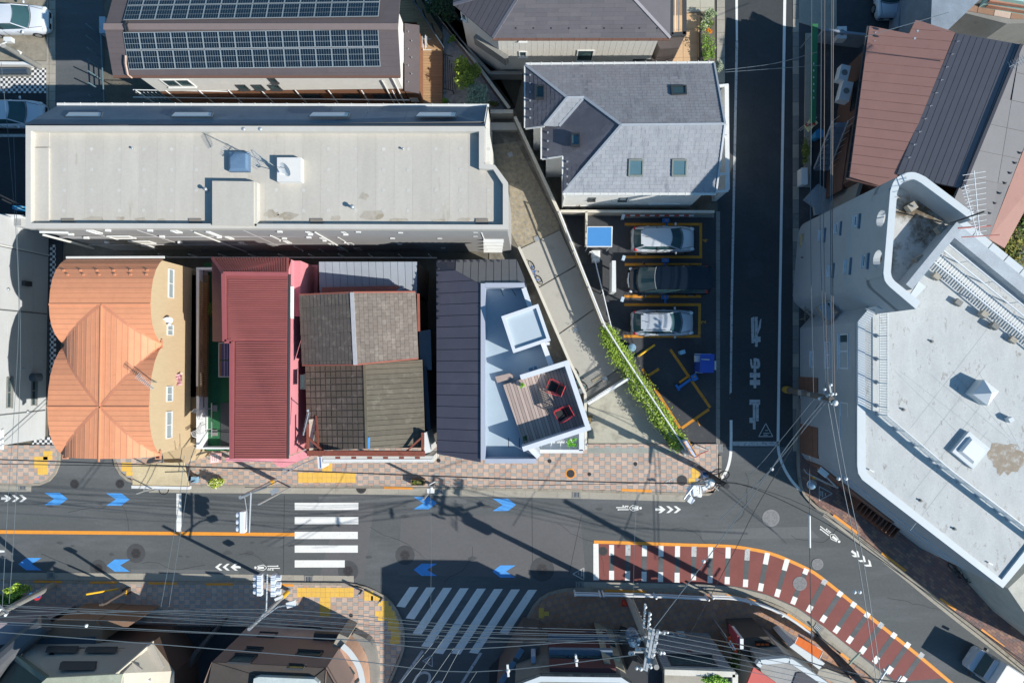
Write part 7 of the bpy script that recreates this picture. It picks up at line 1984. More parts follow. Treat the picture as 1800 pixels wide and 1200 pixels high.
# =============== vehicles ===============
TYRE=M('tyre','#26272a',.85,.05);RIM=M('rim','#b9bdc2',.35,.03,metal=.7)
CGL=M('car_glass','#3a5a60',.06,.05,2,bump=0,k=.9);RED=M('tail_red','#c5202c',.3,.03,bump=0);LAMP=M('head_lamp','#dfe6ea',.15,.03,bump=0);BLKP=M('black_plastic','#232427',.6,.04)
def car(label,px,py,rz,L,Wd,Ht,paint,kind='hatch',group='cars',rails=False):
 c=G(px,py,.8)
 t=thing('parked_car',label,'car',(c.x,c.y,.02),group,rz)
 LOC[t.name]=Vector((0,0,0))
 w=Wd/2
 if kind=='van':
  st=[(0,.70,.62),(.02,.84,.82),(.06,.93,.95),(.12,.98,1.04),(.2,1,1.08),(.6,1,1.08),(.93,.99,1.08),(.975,.95,1.05),(1,.86,.9)]
  cw0,cw1,rf0,rf1,bh=.13,.985,.31,.955,1.06
 else:
  st=[(0,.66,.52),(.02,.82,.66),(.07,.93,.78),(.15,.98,.87),(.26,1,.95),(.55,1,.96),(.85,.98,.97),(.95,.92,.93),(.985,.84,.84),(1,.76,.7)]
  cw0,cw1,rf0,rf1,bh=.25,.965,.42,.83,.94
 mb=MB();n=0
 sec=[]
 for f,wf,h in st:
  x=L/2-f*L
  hw=w*wf
  half=[(hw*.9,.2),(hw*.985,.34),(hw,.55),(hw*.985,h*.84),(hw*.9,h*.97),(hw*.62,h+.02),(hw*.3,h+.035)]
  ring=[(y,z) for y,z in half]+[(0,h+.04)]+[(-y,z) for y,z in half[::-1]]
  sec.append([Vector((x,y,z)) for y,z in ring])
 m=len(sec[0])
 for s_ in sec: mb.v+=s_
 for i in range(len(sec)-1):
  for j in range(m-1):
   mb.f.append([i*m+j,i*m+j+1,(i+1)*m+j+1,(i+1)*m+j]);mb.m.append(0)
 mb.f.append(list(range(m))[::-1]);mb.m.append(0);mb.f.append([(len(sec)-1)*m+j for j in range(m)]);mb.m.append(0)
 body=obj('body',mb,paint,t,smooth=True)
 x0,x1,xr0,xr1=L/2-cw0*L,L/2-cw1*L,L/2-rf0*L,L/2-rf1*L
 wb,wt=w*.9,w*.70 if kind != 'van' else w*.76
 NB=7
 def row(xc,bow,hw,z,k):
  return [Vector((xc+bow*(1-(2*j/(NB-1)-1) ** 2),hw*(2*j/(NB-1)-1),z+k*(1-(2*j/(NB-1)-1) ** 2))) for j in range(NB)]
 fr0,fr1=row(x0,.16,wb*.93,bh,.03),row(xr0,.1,wt*.96,Ht-.03,.03)
 rr0,rr1=row(x1,-.08,wb*.88,bh-.02,.02),row(xr1,-.06,wt*.92,Ht-.04,.03)
 g=MB()
 for A_,B_ in ((fr0,fr1),(rr1,rr0)):
  o=len(g.v);g.v+=A_+B_
  for j in range(NB-1): g.f.append([o+j,o+j+1,o+NB+j+1,o+NB+j]);g.m.append(0)
 for s_,j in ((1,NB-1),(-1,0)):
  mid0=Vector(((x0+x1)/2,s_*wb*.97,bh));mid1=Vector(((xr0+xr1)/2,s_*wt,Ht-.02))
  g.add([fr0[j],mid0,rr0[j],rr1[j],mid1,fr1[j]],[(0,1,4,5),(1,2,3,4)])
 obj('windows',g,CGL,t,smooth=False)
 rf=MB();NX=7
 for i in range(NX):
  f=i/(NX-1);x=lerp(xr0+.03,xr1-.04,f);hw=wt*(1-.05*abs(2*f-1) ** 3)
  zc=Ht-.02+.05*math.sin(math.pi*(.08+.84*f))
  for j in range(NB):
   y=2*j/(NB-1)-1
   bow=.1*(1-y*y)*(1 if i==0 else (-.6 if i==NX-1 else 0))
   rf.v.append(Vector((x+bow,hw*y,zc-.05*y*y)))
 for i in range(NX-1):
  for j in range(NB-1): rf.f.append([i*NB+j,i*NB+j+1,(i+1)*NB+j+1,(i+1)*NB+j]);rf.m.append(0)
 obj('roof',rf,paint,t,smooth=True)
 for j in (0,NB-1):
  pm=MB();pm.tube([fr0[j],fr1[j]],.035,5);pm.tube([rr0[j],rr1[j]],.05,5);pm.tube([fr1[j],rr1[j]],.03,5);obj('pillar',pm,paint,t)
  s_=1 if j else -1
  mm=MB();mm.beam((( x0+x1)/2,s_*wb*.97,bh),((xr0+xr1)/2,s_*wt,Ht-.02),.08,.03);obj('pillar',mm,BLKP,t)
 for s_ in (-1,1):
  mm=MB();mm.ball((x0-.25,s_*(w+.08),bh+.05),.1,sq=(.7,1.1,.7));obj('mirror',mm,paint,t,smooth=True)
  mm=MB();mm.ball((L/2-(.055 if kind != 'van' else .03)*L,s_*w*.76,.68 if kind != 'van' else .8),.17 if kind != 'van' else .11,sq=(1.3,.8,.55));obj('headlight',mm,LAMP,t,smooth=True)
  mm=MB();mm.ball((-L/2+.05*L,s_*w*.80,.88 if kind != 'van' else 1.0),.14,sq=(.9,.9,1));obj('tail_light',mm,RED,t,smooth=True)
  for xx in (L*.31,-L*.29):
   wh=MB();wh.tube([(xx,s_*(w-.2),.31),(xx,s_*(w+.005),.31)],.31,18);o=obj('wheel',wh,TYRE,t);wh=MB();wh.tube([(xx,s_*(w-.1),.31),(xx,s_*(w+.02),.31)],.19,14);obj('rim',wh,RIM,o)
 mm=MB()
 for s_ in (-.35,.25): mm.beam((x0+.1,s_*w,bh+.05),(x0-.12,s_*w+w*.55,bh+.09),.02,.02)
 obj('wiper',mm,BLKP,t)
 mm=MB();mm.box((L/2-.02,0,.42),(.05,w*1.2,.2));mm.box((-L/2+.02,0,.4),(.05,w*1.1,.16));obj('grille',mm,BLKP,t)
 mm=MB();mm.box((-L/2+.0,0,.62),(.05,.34,.17));mm.box((L/2+.01,0,.36),(.03,.34,.17));obj('number_plate',mm,FRW,t)
 for xx in (.05,-.95) if kind != 'van' else (.4,-.8):
  for s_ in (-1,1): mm=MB();mm.box((xx,s_*(w-.0),.78),(.16,.03,.03));obj('door_handle',mm,paint,t)
 mm=MB()
 for s_ in (-1,1):
  mm.tube([(L/2-.05*L,s_*w*.62,(.82 if kind != 'van' else .98)),(x0+.1,s_*w*.8,bh+.035)],.012,4)
 for j in range(NB-1): mm.tube([fr0[j]+Vector((.05,0,.0)),fr0[j+1]+Vector((.05,0,.0))],.02,4)
 obj('panel_gap',mm,BLKP,t)
 for s_ in (-1,1):
  for xx in ((x0+x1)/2+.9,(x0+x1)/2,(x0+x1)/2-.95): mm=MB();mm.beam((xx,s_*(w+.002),.35),(xx,s_*(w-.01),bh-.05),.015,.015);obj('door_gap',mm,BLKP,t)
  if rails: mm=MB();mm.tube([(xr0-.25,s_*wt*.86,Ht+.03),(xr1+.2,s_*wt*.86,Ht+.03)],.022,6);obj('roof_rail',mm,RIM,t)
 for s_ in (-1,1): mm=MB();mm.ball((x0-.85,s_*.34,1.02 if kind != 'van' else 1.12),.2,sq=(.6,.9,1));obj('seat',mm,BLKP,t,smooth=True)
 if kind=='van':
  mm=MB();mm.tube([(-L/2+.05,-w*.8,1.0),(-L/2-.02,0,1.0),(-L/2+.05,w*.8,1.0)],.04,6);mm.tube([(L/2-.03,-w*.5,.75),(L/2+.03,0,.75),(L/2-.03,w*.5,.75)],.05,6);obj('chrome_trim',mm,RIM,t)
  mm=MB();mm.tube([p_+Vector((.03,0,.02)) for p_ in fr1],.014,5);obj('windscreen_trim',mm,RIM,t)
 mm=MB();mm.box((xr1-.08,0,Ht-.02),(.22,wt*1.5,.05));obj('spoiler',mm,paint,t)
 mm=MB();mm.tube([(xr1+.25,0,Ht+.02),(xr1+.05,0,Ht+.16)],.015,5);obj('aerial',mm,BLKP,t)
 return t
SIL=M('paint_silver','#d3d8de',.28,.02,1,metal=.12,bump=0);SIL2=M('paint_grey_silver','#bfc6cf',.28,.02,1,metal=.12,bump=0)
BLK=M('paint_black','#16202c',.08,.02,1,metal=.1,bump=0);WHP=M('paint_white','#dfe5ee',.2,.02,1,metal=.1,bump=0)
car('silver hatchback parked in bay 4, topmost of the three',1166,420,0,3.85,1.62,1.42,SIL,group='cars in the paid car park')
car('glossy black minivan facing left in the middle bay',1176,492,math.pi,4.95,1.84,1.85,BLK,'van',group='cars in the paid car park')
car('grey silver hatchback parked in bay 2 above the tilted bay',1165,567,0,3.8,1.6,1.5,SIL2,rails=True,group='cars in the paid car park')
car('white car at the top left corner facing the alley',22,33,0,4.4,1.78,1.45,WHP,group='white cars at the left edge')
car('white shaded car beside the corner of the long block',16,199,-.02,4.3,1.72,1.4,WHP,group='white cars at the left edge')
car('dark windowed pale car half cut by the top edge beside the maroon roof',1563,-22,-math.pi/2,3.6,1.5,1.6,WHP,group='parked cars')
tk=G(1712,1157,1.0)
TR=thing('box_truck','small white box truck driving at the lower right corner','truck',(tk.x,tk.y,0),rz=math.radians(147));LOC[TR.name]=Vector((0,0,0))
mb=MB();mb.prism([Vector(p+(0,)) for p in ((0.02,-.5),(0.02,.5),(-.1,.7),(-.82,.74),(-.82,-.74),(-.1,-.7))],.35,1.02);obj('cab',mb,WHP,TR)
mb=MB();mb.add([(-.34,-.66,1.03),(-.34,.66,1.03),(-.58,.62,1.6),(-.58,-.62,1.6)],[(0,1,2,3)]);mb.add([(-.34,.69,1.02),(-.82,.7,1.02),(-.82,.63,1.6),(-.58,.62,1.6)],[(0,1,2,3)]);mb.add([(-.34,-.69,1.02),(-.58,-.62,1.6),(-.82,-.63,1.6),(-.82,-.7,1.02)],[(0,1,2,3)]);obj('windows',mb,CGL,TR)
mb=MB();mb.prism([Vector(p+(0,)) for p in ((-.57,-.64),(-.57,.64),(-.84,.66),(-.84,-.66))],1.58,1.66);obj('cab_roof',mb,WHP,TR)
mb=MB();mb.prism([Vector(p+(0,)) for p in ((-.88,-.78),(-.88,.78),(-3.6,.78),(-3.6,-.78))],.6,2.15);bxx=obj('cargo_box',mb,WHITEM,TR)
mb=MB()
for s in (-1,1): mb.beam((-.88,s*.76,2.17),(-3.6,s*.76,2.17),.06,.04)
mb.beam((-.89,-.78,2.17),(-.89,.78,2.17),.06,.04);mb.beam((-2.2,-.78,2.16),(-2.2,.78,2.16),.03,.02);obj('box_trim',mb,CAPG,bxx)
for s in (-1,1):
 mb=MB();mb.box((-.12,s*.86,1.25),(.12,.16,.25));obj('mirror',mb,FRD,TR)
 mb=MB();mb.box((.0,s*.58,.75),(.06,.22,.16));obj('headlight',mb,LAMP,TR)
 for xx in (-.65,-2.9): mb=MB();mb.tube([(xx,s*.55,.28),(xx,s*.74,.28)],.28,16);obj('wheel',mb,TYRE,TR)
mb=MB();mb.box((.03,0,.5),(.05,.34,.17));obj('number_plate',mb,FRW,TR)
def bicycle(px,py,z,rz,label,col,lean=.55,basket=False):
 c=G(px,py,z);t=thing('bicycle',label,'bicycle',(c.x,c.y,z),'bicycles',rz)
 t.rotation_euler=(lean,0,rz);LOC[t.name]=Vector((0,0,0))
 fm=M('bike'+col,col,.4,.03)
 for x in (-.52,.52):
  mb=MB();mb.tube([(x+.31*math.cos(a),0,.32+.31*math.sin(a)) for a in [k*math.pi/10 for k in range(21)]],.03,5,cap=False);o=obj('wheel',mb,TYRE,t)
  mb=MB()
  for k in range(8): a=k*math.pi/4;mb.beam((x,0,.32),(x+.3*math.cos(a),0,.32+.3*math.sin(a)),.008,.008)
  obj('spokes',mb,STEEL,o)
 mb=MB()
 for a,b in (((-.52,0,.32),(-.15,0,.78)),((-.15,0,.78),(.38,0,.82)),((-.08,0,.3),(.36,0,.75)),((-.08,0,.3),(-.18,0,.85)),((-.52,0,.32),(-.08,0,.3)),((.36,0,.9),(.52,0,.32))): mb.tube([a,b],.032,6)
 obj('frame',mb,fm,t)
 mb=MB();mb.tube([(.28,-.27,.98),(.36,-.1,.98),(.36,.1,.98),(.28,.27,.98)],.018,6);obj('handlebar',mb,FRD,t)
 mb=MB();mb.ball((-.2,0,.88),.12,sq=(1.2,.6,.35));obj('saddle',mb,BLKP,t,smooth=True)
 mb=MB();mb.beam((-.08,-.16,.3),(-.08,.16,.3),.03,.03);mb.box((.02,.18,.24),(.1,.07,.02));mb.box((-.16,-.18,.36),(.1,.07,.02));obj('pedal',mb,BLKP,t)
 if basket:
  mb=MB();mb.prism([Vector((.42,-.16,0)),Vector((.75,-.16,0)),Vector((.75,.16,0)),Vector((.42,.16,0))],.7,.95);obj('basket',mb,STEEL,t)
bicycle(945,478,.09,math.radians(-62),'dark bicycle with blue frame part leaning at the wall near the top of the alley','#4a70b8')
bicycle(1023,664,.08,math.radians(-58),'bicycle with turquoise frame and pale saddle near the roof deck corner','#7fc4c8',basket=True)
bicycle(1256,838,.14,math.radians(35),'bicycle leaning beside the utility pole at the road corner','#8a8f94')
bicycle(293,843,.14,math.radians(-75),'small bicycle next to the round cream planter','#6f7f96')
bicycle(1685,1000,.14,math.radians(-35),'dark bicycle parked on the shaded pavement by the white building','#3c3f45')
def scooter(px,py,z,rz,label,col,grp='scooters',cover=None):
 c=G(px,py,z);t=thing('motor_scooter',label,'scooter',(c.x,c.y,z),grp,rz);LOC[t.name]=Vector((0,0,0))
 bm_=M('scoot'+col,col,.3,.03)
 for x in (-.6,.62): mb=MB();mb.tube([(x,-.05,.24),(x,.05,.24)],.24,14);obj('wheel',mb,TYRE,t)
 mb=MB();mb.ball((-.45,0,.55),.3,sq=(1.7,.65,.8));obj('rear_body',mb,bm_,t,smooth=True)
 mb=MB();mb.ball((-.3,0,.78),.2,sq=(1.9,.75,.35));obj('seat',mb,BLKP,t,smooth=True)
 mb=MB();mb.box((.15,0,.3),(.5,.32,.06));obj('floorboard',mb,BLKP,t)
 mb=MB();mb.prism([Vector((.42,-.2,0)),Vector((.52,-.12,0)),Vector((.52,.12,0)),Vector((.42,.2,0))],.3,.95);obj('leg_shield',mb,bm_,t)
 mb=MB();mb.tube([(.36,-.34,1.0),(.44,-.1,1.02),(.44,.1,1.02),(.36,.34,1.0)],.025,6);mb.tube([(.62,0,.24),(.45,0,1.0)],.03);obj('handlebar',mb,FRD,t)
 mb=MB();mb.ball((.6,0,.52),.16,sq=(1.5,.6,.5));obj('front_fender',mb,bm_,t,smooth=True)
 for s in (-1,1): mb=MB();mb.beam((.44,s*.26,1.0),(.42,s*.36,1.18),.015,.015);mb.box((.42,s*.38,1.2),(.03,.13,.08));obj('mirror',mb,FRD,t)
 mb=MB();mb.box((-.85,0,.85),(.36,.36,.3));obj('top_box',mb,bm_ if cover is None else cover,t)
scooter(331,836,.14,math.radians(175),'black motor scooter with pale blue box on the pavement below the beige house','#2c3036',cover=M('box_paleblue','#8fb6d0',.4))
scooter(1406,445,.05,math.radians(-85),'black and cream motor scooter at the foot of the white tower','#c8b890')
scooter(1313,1107,.14,math.radians(-12),'dark motor scooter with silver trim in front of the orange signed shop','#55585e')
c=G(284,838,.14);t=thing('round_planter','round cream planter with bare soil on the pavement beside the small bicycle','planter',tuple(c))
mb=MB();mb.tube([(c.x+.19*math.cos(a),c.y+.19*math.sin(a),.5) for a in [k*math.pi/10 for k in range(21)]],.045,6,cap=False);mb.tube([(c.x,c.y,.14),(c.x,c.y,.5)],.15,14,r1=.2);obj('pot',mb,M('pot_cream','#d9cfc0',.7),t)
mb=MB();mb.cyl((c.x,c.y,.47),.15,.04,14);obj('soil',mb,M('soil_red','#7a4a3c',.9),t)
bush('variegated_bush',380,850,.55,(.5,.38,.4),1100,['#c9d43c','#a4b82c','#e4e6b4','#7e9a28'],'yellow variegated bush on the kerb between the beige and pink houses','bush',.06,51)
cc=thing('wooden_planter','rusty framed planter box beside the lamp post on the pavement','planter',base_pt(735,848))
mb=MB();P=GP([(722,843),(746,843),(746,853),(722,853)],.6);c=sum(P,Vector())/4;I=[lerp(p,c,.14) for p in P]
for i in range(4): mb.prism([P[i],P[(i+1) % 4],I[(i+1) % 4],I[i]],.14,.6)
obj('box',mb,M('planter_rust','#7a6a52',.8),cc);mb=MB();mb.prism(I,.14,.5);obj('soil',mb,M('soil_moss','#6f7040',.9),cc)
foliage('plants',cc,G(730,848,.6),(.25,.12,.1),60,[M('leaf_moss','#7f8a3a',.8)],.05,60)
# =============== poles, signals, cables ===============
def pole(label,pb,h,r0=.16,r1=.12,ptop=None,mat=CONCP,name='utility_pole',cat='pole',z0=0,group=None):
 b=G(*pb,z0);t=thing(name,label,cat,tuple((b.x,b.y,z0)),group)
 mb=MB();tp=Vector((b.x,b.y,h)) if ptop is None else G(*ptop,h)
 mb.tube([b,tp],r0,14,r1=r1);obj('shaft',mb,mat,t,smooth=False)
 return t,b,tp
INS=M('insulator_white','#eceeee',.3,.02);TRF=M('transformer_blue','#5d7a96',.4,.06)
pc,pb_,ptp=pole('large concrete utility pole with many crossarms in front of the bottom shops',(1104,1049),9.8,.19,.13,ptop=(1154,1172))
mb=MB();mb.tube([pb_+Vector((.22,.05,.14)),pb_+Vector((.22,.05,6))],.045,6);obj('cable_duct',mb,M('duct_tan','#b8b4a4',.6),pc)
def P_at(z): return lerp(pb_,ptp,z/9.8)
def arm(t,a,b,ins,w=.1,mat=STEEL,zi=.0):
 a,b=Vector(a),Vector(b);mb=MB();mb.beam(a,b,w,w);ar=obj('crossarm',mb,mat,t)
 for f in ins:
  p=lerp(a,b,f);mb=MB();mb.cyl(p+Vector((0,0,w/2)),.035,.08,8);mb.ball(p+Vector((0,0,w/2+.13)),.085,sq=(1,1,.9));obj('insulator',mb,INS,ar,smooth=True)
arm(pc,G(1134,1060,7.91),G(1131,1100,7.91),(.1,.35,.7,.95));arm(pc,G(1142,1075,8.21),G(1139,1106,8.21),(.05,.3,.6))
arm(pc,G(1143,1102,8.7),G(1133,1172,8.7),(.05,.3,.5,.7),.14);arm(pc,G(1157,1106,9.21),G(1142,1172,9.21),(.02,.3,.62,.95),.14);arm(pc,G(1149,1104,9.4),G(1136,1178,9.4),(),.12)
arm(pc,G(1118,1138,8.3),G(1165,1144,8.3),(0,.12,.9,1));arm(pc,G(1106,1145,8.0),G(1166,1145,8.0),(.0,.1,.9,1),.08);arm(pc,G(1118,1171,8.61),G(1137,1176,8.61),(0,.4));arm(pc,G(1122,1122,7.6),G(1172,1108,7.6),(0,.12,.88,1),.08)
mb=MB();p=G(1112,1118,6.6);mb.cyl((p.x,p.y,6.2),.33,1.0,16);mb.ball((p.x,p.y,7.2),.33,sq=(1,1,.35),nu=16);tr=obj('transformer',mb,TRF,pc)
for k in range(3): mb=MB();mb.cyl((p.x-.15+.15*k,p.y+.1,7.25),.04,.2,8);obj('bushing',mb,INS,tr)
mb=MB()
for k in range(5):
 a0=G(1108+k*4,1112+k*6,7.3);b0=G(1130+k*3,1125+k*9,8.2)
 mb.tube([a0,lerp(a0,b0,.5)+Vector((.3*math.sin(k*2),.3*math.cos(k),-.3)),b0],.018,5)
for k in range(4):
 a0=G(1120,1150+k*5,8);mb.tube([a0,a0+Vector((.5,-.5,.1)),G(1160,1160-k*9,8.6)],.018,5)
obj('jumper_cables',mb,CABLE,pc)
mb=MB()
for k in range(6): z=2+k*.6;q=P_at(z);mb.beam(q+Vector((.12,0,0)),q+Vector((.34,.02,0)),.025,.025)
obj('climbing_pegs',mb,STEEL,pc)
def signal_head(t,a,vert_dir,label=None,n=3,z=5.2):
 pass
def sig(t,px0,py0,px1,py1,z,face,mat=M('signal_white','#eef2f8',.4,.03)):
 a,b=G(px0,py0,z),G(px1,py1,z)
 d=(b-a).normalized();mb=MB();mb.beam(a,b,.24,.42);hd_=obj('signal_head',mb,mat,t)
 f=Vector(face).normalized()
 for k in range(3):
  c=lerp(a,b,(k+.5)/3)+f*.14
  mb=MB();mb.tube([c,c+f*.22],.16,14);obj('signal_hood',mb,mat,hd_)
  mb=MB();mb.tube([c+f*.0,c+f*.02],.13,14);obj('signal_lens',mb,(M('lens_green','#2e6f66',.3),M('lens_amber','#7c6430',.3),M('lens_red','#7a2f30',.3))[k],hd_)
s1,b1_,t1_=pole('grey signal pole leaning over the upper kerb with a traffic light on a long arm',(485,844),5.4,.13,.1,mat=STEEL,name='signal_pole',cat='traffic light',z0=.12)
mb=MB();mb.cyl((b1_.x,b1_.y,.7),.145,.5,14);obj('yellow_band',mb,M('safety_yellow','#f4bd2e',.5),s1)
p0=G(432,871,5.5);mb=MB();mb.tube([Vector((b1_.x,b1_.y,5.2)),G(441,866,5.4)],.07,8);mb.tube([G(441,866,5.4),G(438,936,5.5)],.05,8);mb.tube([Vector((b1_.x,b1_.y,4.4)),G(470,856,5)],.05,8);obj('arm',mb,STEEL,s1)
mb=MB();mb.tube([G(430,873,5.6),G(434,898,5.4)],.02,5);mb.box(G(484,862,3.5),(.5,.3,.3),.5);obj('stay',mb,STEEL,s1)
sig(s1,428,898,428,935,5.3,(-1,0,-.1))
s2,b2_,t2_=pole('grey signal pole on the lower pavement with twin traffic lights over the gutter',(509,1037),6.3,.12,.09,mat=STEEL,name='signal_pole',cat='traffic light',z0=.12)
mb=MB();mb.cyl((b2_.x,b2_.y,.5),.135,.9,14);obj('yellow_band',mb,MATS['safety_yellow'],s2)
mb=MB();mb.tube([Vector((b2_.x,b2_.y,5.0)),G(468,1072,5.3),G(470,1008,5.4)],.05,8);mb.tube([Vector((b2_.x,b2_.y,5.4)),G(488,1066,5.4),G(510,1062,5.4)],.04,8);obj('arm',mb,STEEL,s2)
sig(s2,458,1009,458,1045,5.3,(-1,0,-.1));sig(s2,482,1009,482,1046,5.2,(1,0,-.1))
mb=MB();mb.box(G(512,1061,5.4),(.5,.3,.18),.3);mb.box(G(490,1050,3.5),(.4,.15,.3),.4);obj('lamp_head',mb,FRW,s2)
s3,b3_,t3_=pole('black wrapped corner pole crowded with signals and cables at the side road mouth',(1222,818),7.0,.17,.14,mat=M('black_wrap','#2e3034',.7,.06),name='signal_pole',cat='traffic light',z0=.12)
mb=MB();mb.cyl((b3_.x,b3_.y,.12),.175,1.0,14);obj('pole_base',mb,CONCP,s3)
mb=MB();mb.tube([Vector((b3_.x,b3_.y,4.6)),G(1222,850,4.8),G(1202,876,5.0)],.05,8);mb.tube([Vector((b3_.x,b3_.y,5.0)),G(1229,849,5),G(1231,868,5)],.04,8);mb.tube([G(1250,850,6),G(1263,862,6)],.03,6);mb.tube([G(1215,849,4.9),G(1262,846,5.2)],.05,6);obj('arm',mb,STEEL,s3)
sgm=MATS['signal_white']
sig(s3,1214,868,1217,850,4.4,(-.6,-1,-.1));sig(s3,1222,870,1219,852,4.5,(1,-.2,-.1))
mb=MB();P=[G(1208,881,5),G(1215,871,5),G(1222,879,5),G(1215,886,5)];mb.prism(P,4.3,5,bottom=True);obj('signal_head',mb,sgm,s3)
mb=MB();mb.ball(G(1250,848,6.4),.2,sq=(1,1,.7));mb.box(G(1238,857,5.6),(.25,.22,.25),.3);mb.box(G(1244,853,6),(.2,.2,.2));obj('lamp_head',mb,FRW,s3)
mb=MB();mb.cyl((b3_.x-.2,b3_.y+.02,.12),.05,4.2,8);mb.box((b3_.x-.25,b3_.y,3.2),(.22,.3,.5));obj('cable_duct',mb,M('box_navy','#3a5f8a',.5),s3)
s4,b4_,t4_=pole('dark utility pole standing between the side road and the white building',(1379,684),7.6,.2,.14,ptop=(1462,701),mat=M('pole_dark','#6a6560',.85,.1))
mb=MB();q=lerp(b4_,t4_,.05);mb.tube([lerp(b4_,t4_,.03),lerp(b4_,t4_,.13)],.22,12);obj('yellow_band',mb,M('band_yellow','#c9a02c',.6),s4)
arm(s4,G(1447,684,7.2),G(1459,708,7.2),(0,.5,1),.08);arm(s4,G(1458,676,7.4),G(1463,708,7.4),(0,.5,1),.08);arm(s4,G(1438,700,6.8),G(1466,692,6.8),(0,1),.08)
mb=MB();mb.ball(G(1468,708,7.6),.16,sq=(1,1,.8));obj('lamp_head',mb,INS,s4,smooth=True)
mb=MB();mb.box(G(1410,690,3.4),(.3,.3,.5));mb.box(G(1425,693,4.8),(.25,.2,.4));obj('junction_box',mb,CONCP,s4)
s5,b5_,t5_=pole('slim pole with round traffic mirror at the curved corner of the dark pavement',(1428,838),3.6,.06,.05,mat=STEEL,name='mirror_pole',cat='mirror',z0=.12)
mb=MB();c=G(1427,851,2.9);mb.ball(c,.3,sq=(1,1,.35),nu=16,nv=8);obj('mirror_dome',mb,M('mirror_silver','#cfd4d8',.15,.02,metal=.9,bump=0),s5,smooth=True)
mb=MB();mb.tube([Vector((b5_.x,b5_.y,3.5)),G(1437,823,3.8),G(1444,829,3.8)],.04,6);mb.tube([Vector((b5_.x,b5_.y,2.8)),G(1418,831,2.9),G(1413,824,2.9)],.03,6);obj('arm',mb,STEEL,s5)
mb=MB();mb.box(G(1447,830,3.8),(.55,.32,.12),-.7);obj('lamp_head',mb,FRW,s5,smooth=False)
mb=MB();mb.cyl((b5_.x,b5_.y,.12),.07,.6,10);obj('yellow_band',mb,MATS['safety_yellow'],s5)
s6,b6_,t6_=pole('pale utility pole leaning across the left bottom garden with blue street name plate',(96,1027),9.5,.2,.13,ptop=(-30,1092),name='utility_pole')
q=lerp(b6_,t6_,.2)
mb=MB();a=G(56,1045,1.7);b=G(67,1040,1.7);mb.beam(a+Vector((0,.1,.2)),b+Vector((0,.1,.2)),.12,.3);obj('name_plate',mb,M('plate_blue','#3f86bc',.4),s6)
mb=MB();c=G(65,1049,2.4);mb.tube([c,c+Vector((.12,.12,.1))],.2,16);o=obj('round_sign',mb,M('sign_ring_red','#c83c46',.4),s6)
mb=MB();mb.tube([c+Vector((.121,.121,.101)),c+Vector((.13,.13,.11))],.15,16);obj('sign_face',mb,M('sign_face_blue','#2f55a8',.4),o)
for p1,p2 in (((1,1062),(12,1075)),): arm(s6,G(-6,1060,8.2),G(14,1078,8.2),(0,.5,1),.09)
s7,b7_,t7_=pole('grey utility pole rising over the checkered forecourt',(70,118),4.6,.17,.14,ptop=(6,80),name='utility_pole')
mb=MB();mb.box(G(16,71,4.2),(.45,.26,.3));mb.tube([G(-10,84,4.6),G(12,74,4.6)],.04);mb.box(G(34,92,2.9),(.22,.16,.12),-.5);obj('fitting',mb,FRW,s7)
s8,b8_,t8_=pole('dark utility pole bundled with thick black cables near the lower right shops',(1436,1122),10.5,.2,.15,ptop=(1530,1215),mat=M('pole_soot','#4a4a4e',.85,.1))
mb=MB()
for k in range(7):
 a=lerp(b8_,t8_,.18+.02*k)+Vector((.12*math.cos(k),.12*math.sin(k),0));b=lerp(b8_,t8_,.75)+Vector((.25*math.cos(k*2),.25*math.sin(k*2),0));mb.tube([a,lerp(a,b,.5)+Vector((.1*math.sin(k),.1*math.cos(k),0)),b],.035,6)
obj('cable_bundle',mb,CABLE,s8)
s9,b9_,t9_=pole('brown square sign post with a yellow plate on the lower left pavement',(226,1036),3.6,.1,.08,ptop=(180,1062),mat=M('post_brown','#6b5f58',.8),name='sign_post',cat='sign post',z0=.12)
mb=MB();mb.box((b9_.x,b9_.y,.35),(.32,.34,.45));obj('post_base',mb,M('post_box','#4a3f36',.8),s9);mb=MB();mb.box((b9_.x+.12,b9_.y-.02,.62),(.1,.3,.12));obj('yellow_plate',mb,MATS['safety_yellow'],s9)
mb=MB();c=t9_;mb.box((c.x,c.y,3.4),(.4,.1,.4),.2);obj('sign_board',mb,MATS['post_brown'],s9)
g1=thing('guy_wire_guard','yellow guard tube on a slanting guy wire over the lower left pavement','guard tube',base_pt(206,1035))
mb=MB();mb.tube([G(207,1034.5,.2),G(151,1044,1.9)],.06,8);obj('guard_tube',mb,MATS['safety_yellow'],g1);mb=MB();mb.tube([G(151,1044,1.9),G(117,1049,2.8)],.015,5);obj('wire',mb,CABLE,g1)
s10,b10_,t10_=pole('thin lamp pole beside the rusty planter',(763,853),4.4,.09,.06,mat=STEEL,name='lamp_pole',cat='lamp',z0=.12)
mb=MB();mb.box(G(757,862,4.4),(.4,.25,.15));mb.tube([G(752,853,4.4),G(765,846,4.4)],.03);mb.ball(G(758,857,4.5),.1);obj('lamp_head',mb,FRW,s10)
s11,b11_,t11_=pole('small grey cable bracket pole between the pink house and the tiled house',(511,856),5.2,.05,.05,mat=STEEL,name='cable_pole',cat='pole',z0=.12,)
mb=MB();mb.tube([G(500,832,5.2),G(534,814,5.2),G(556,806,5.2)],.035);mb.tube([G(486,825,5.2),G(514,823,5.2)],.03);mb.box(G(502,825,5.1),(.3,.12,.12));obj('arm',mb,STEEL,s11)
s12,b12_,t12_=pole('double thin posts carrying a folded banner beside the cream canopy',(312,843),4.6,.035,.035,mat=STEEL,name='cable_pole',cat='pole',z0=.12)
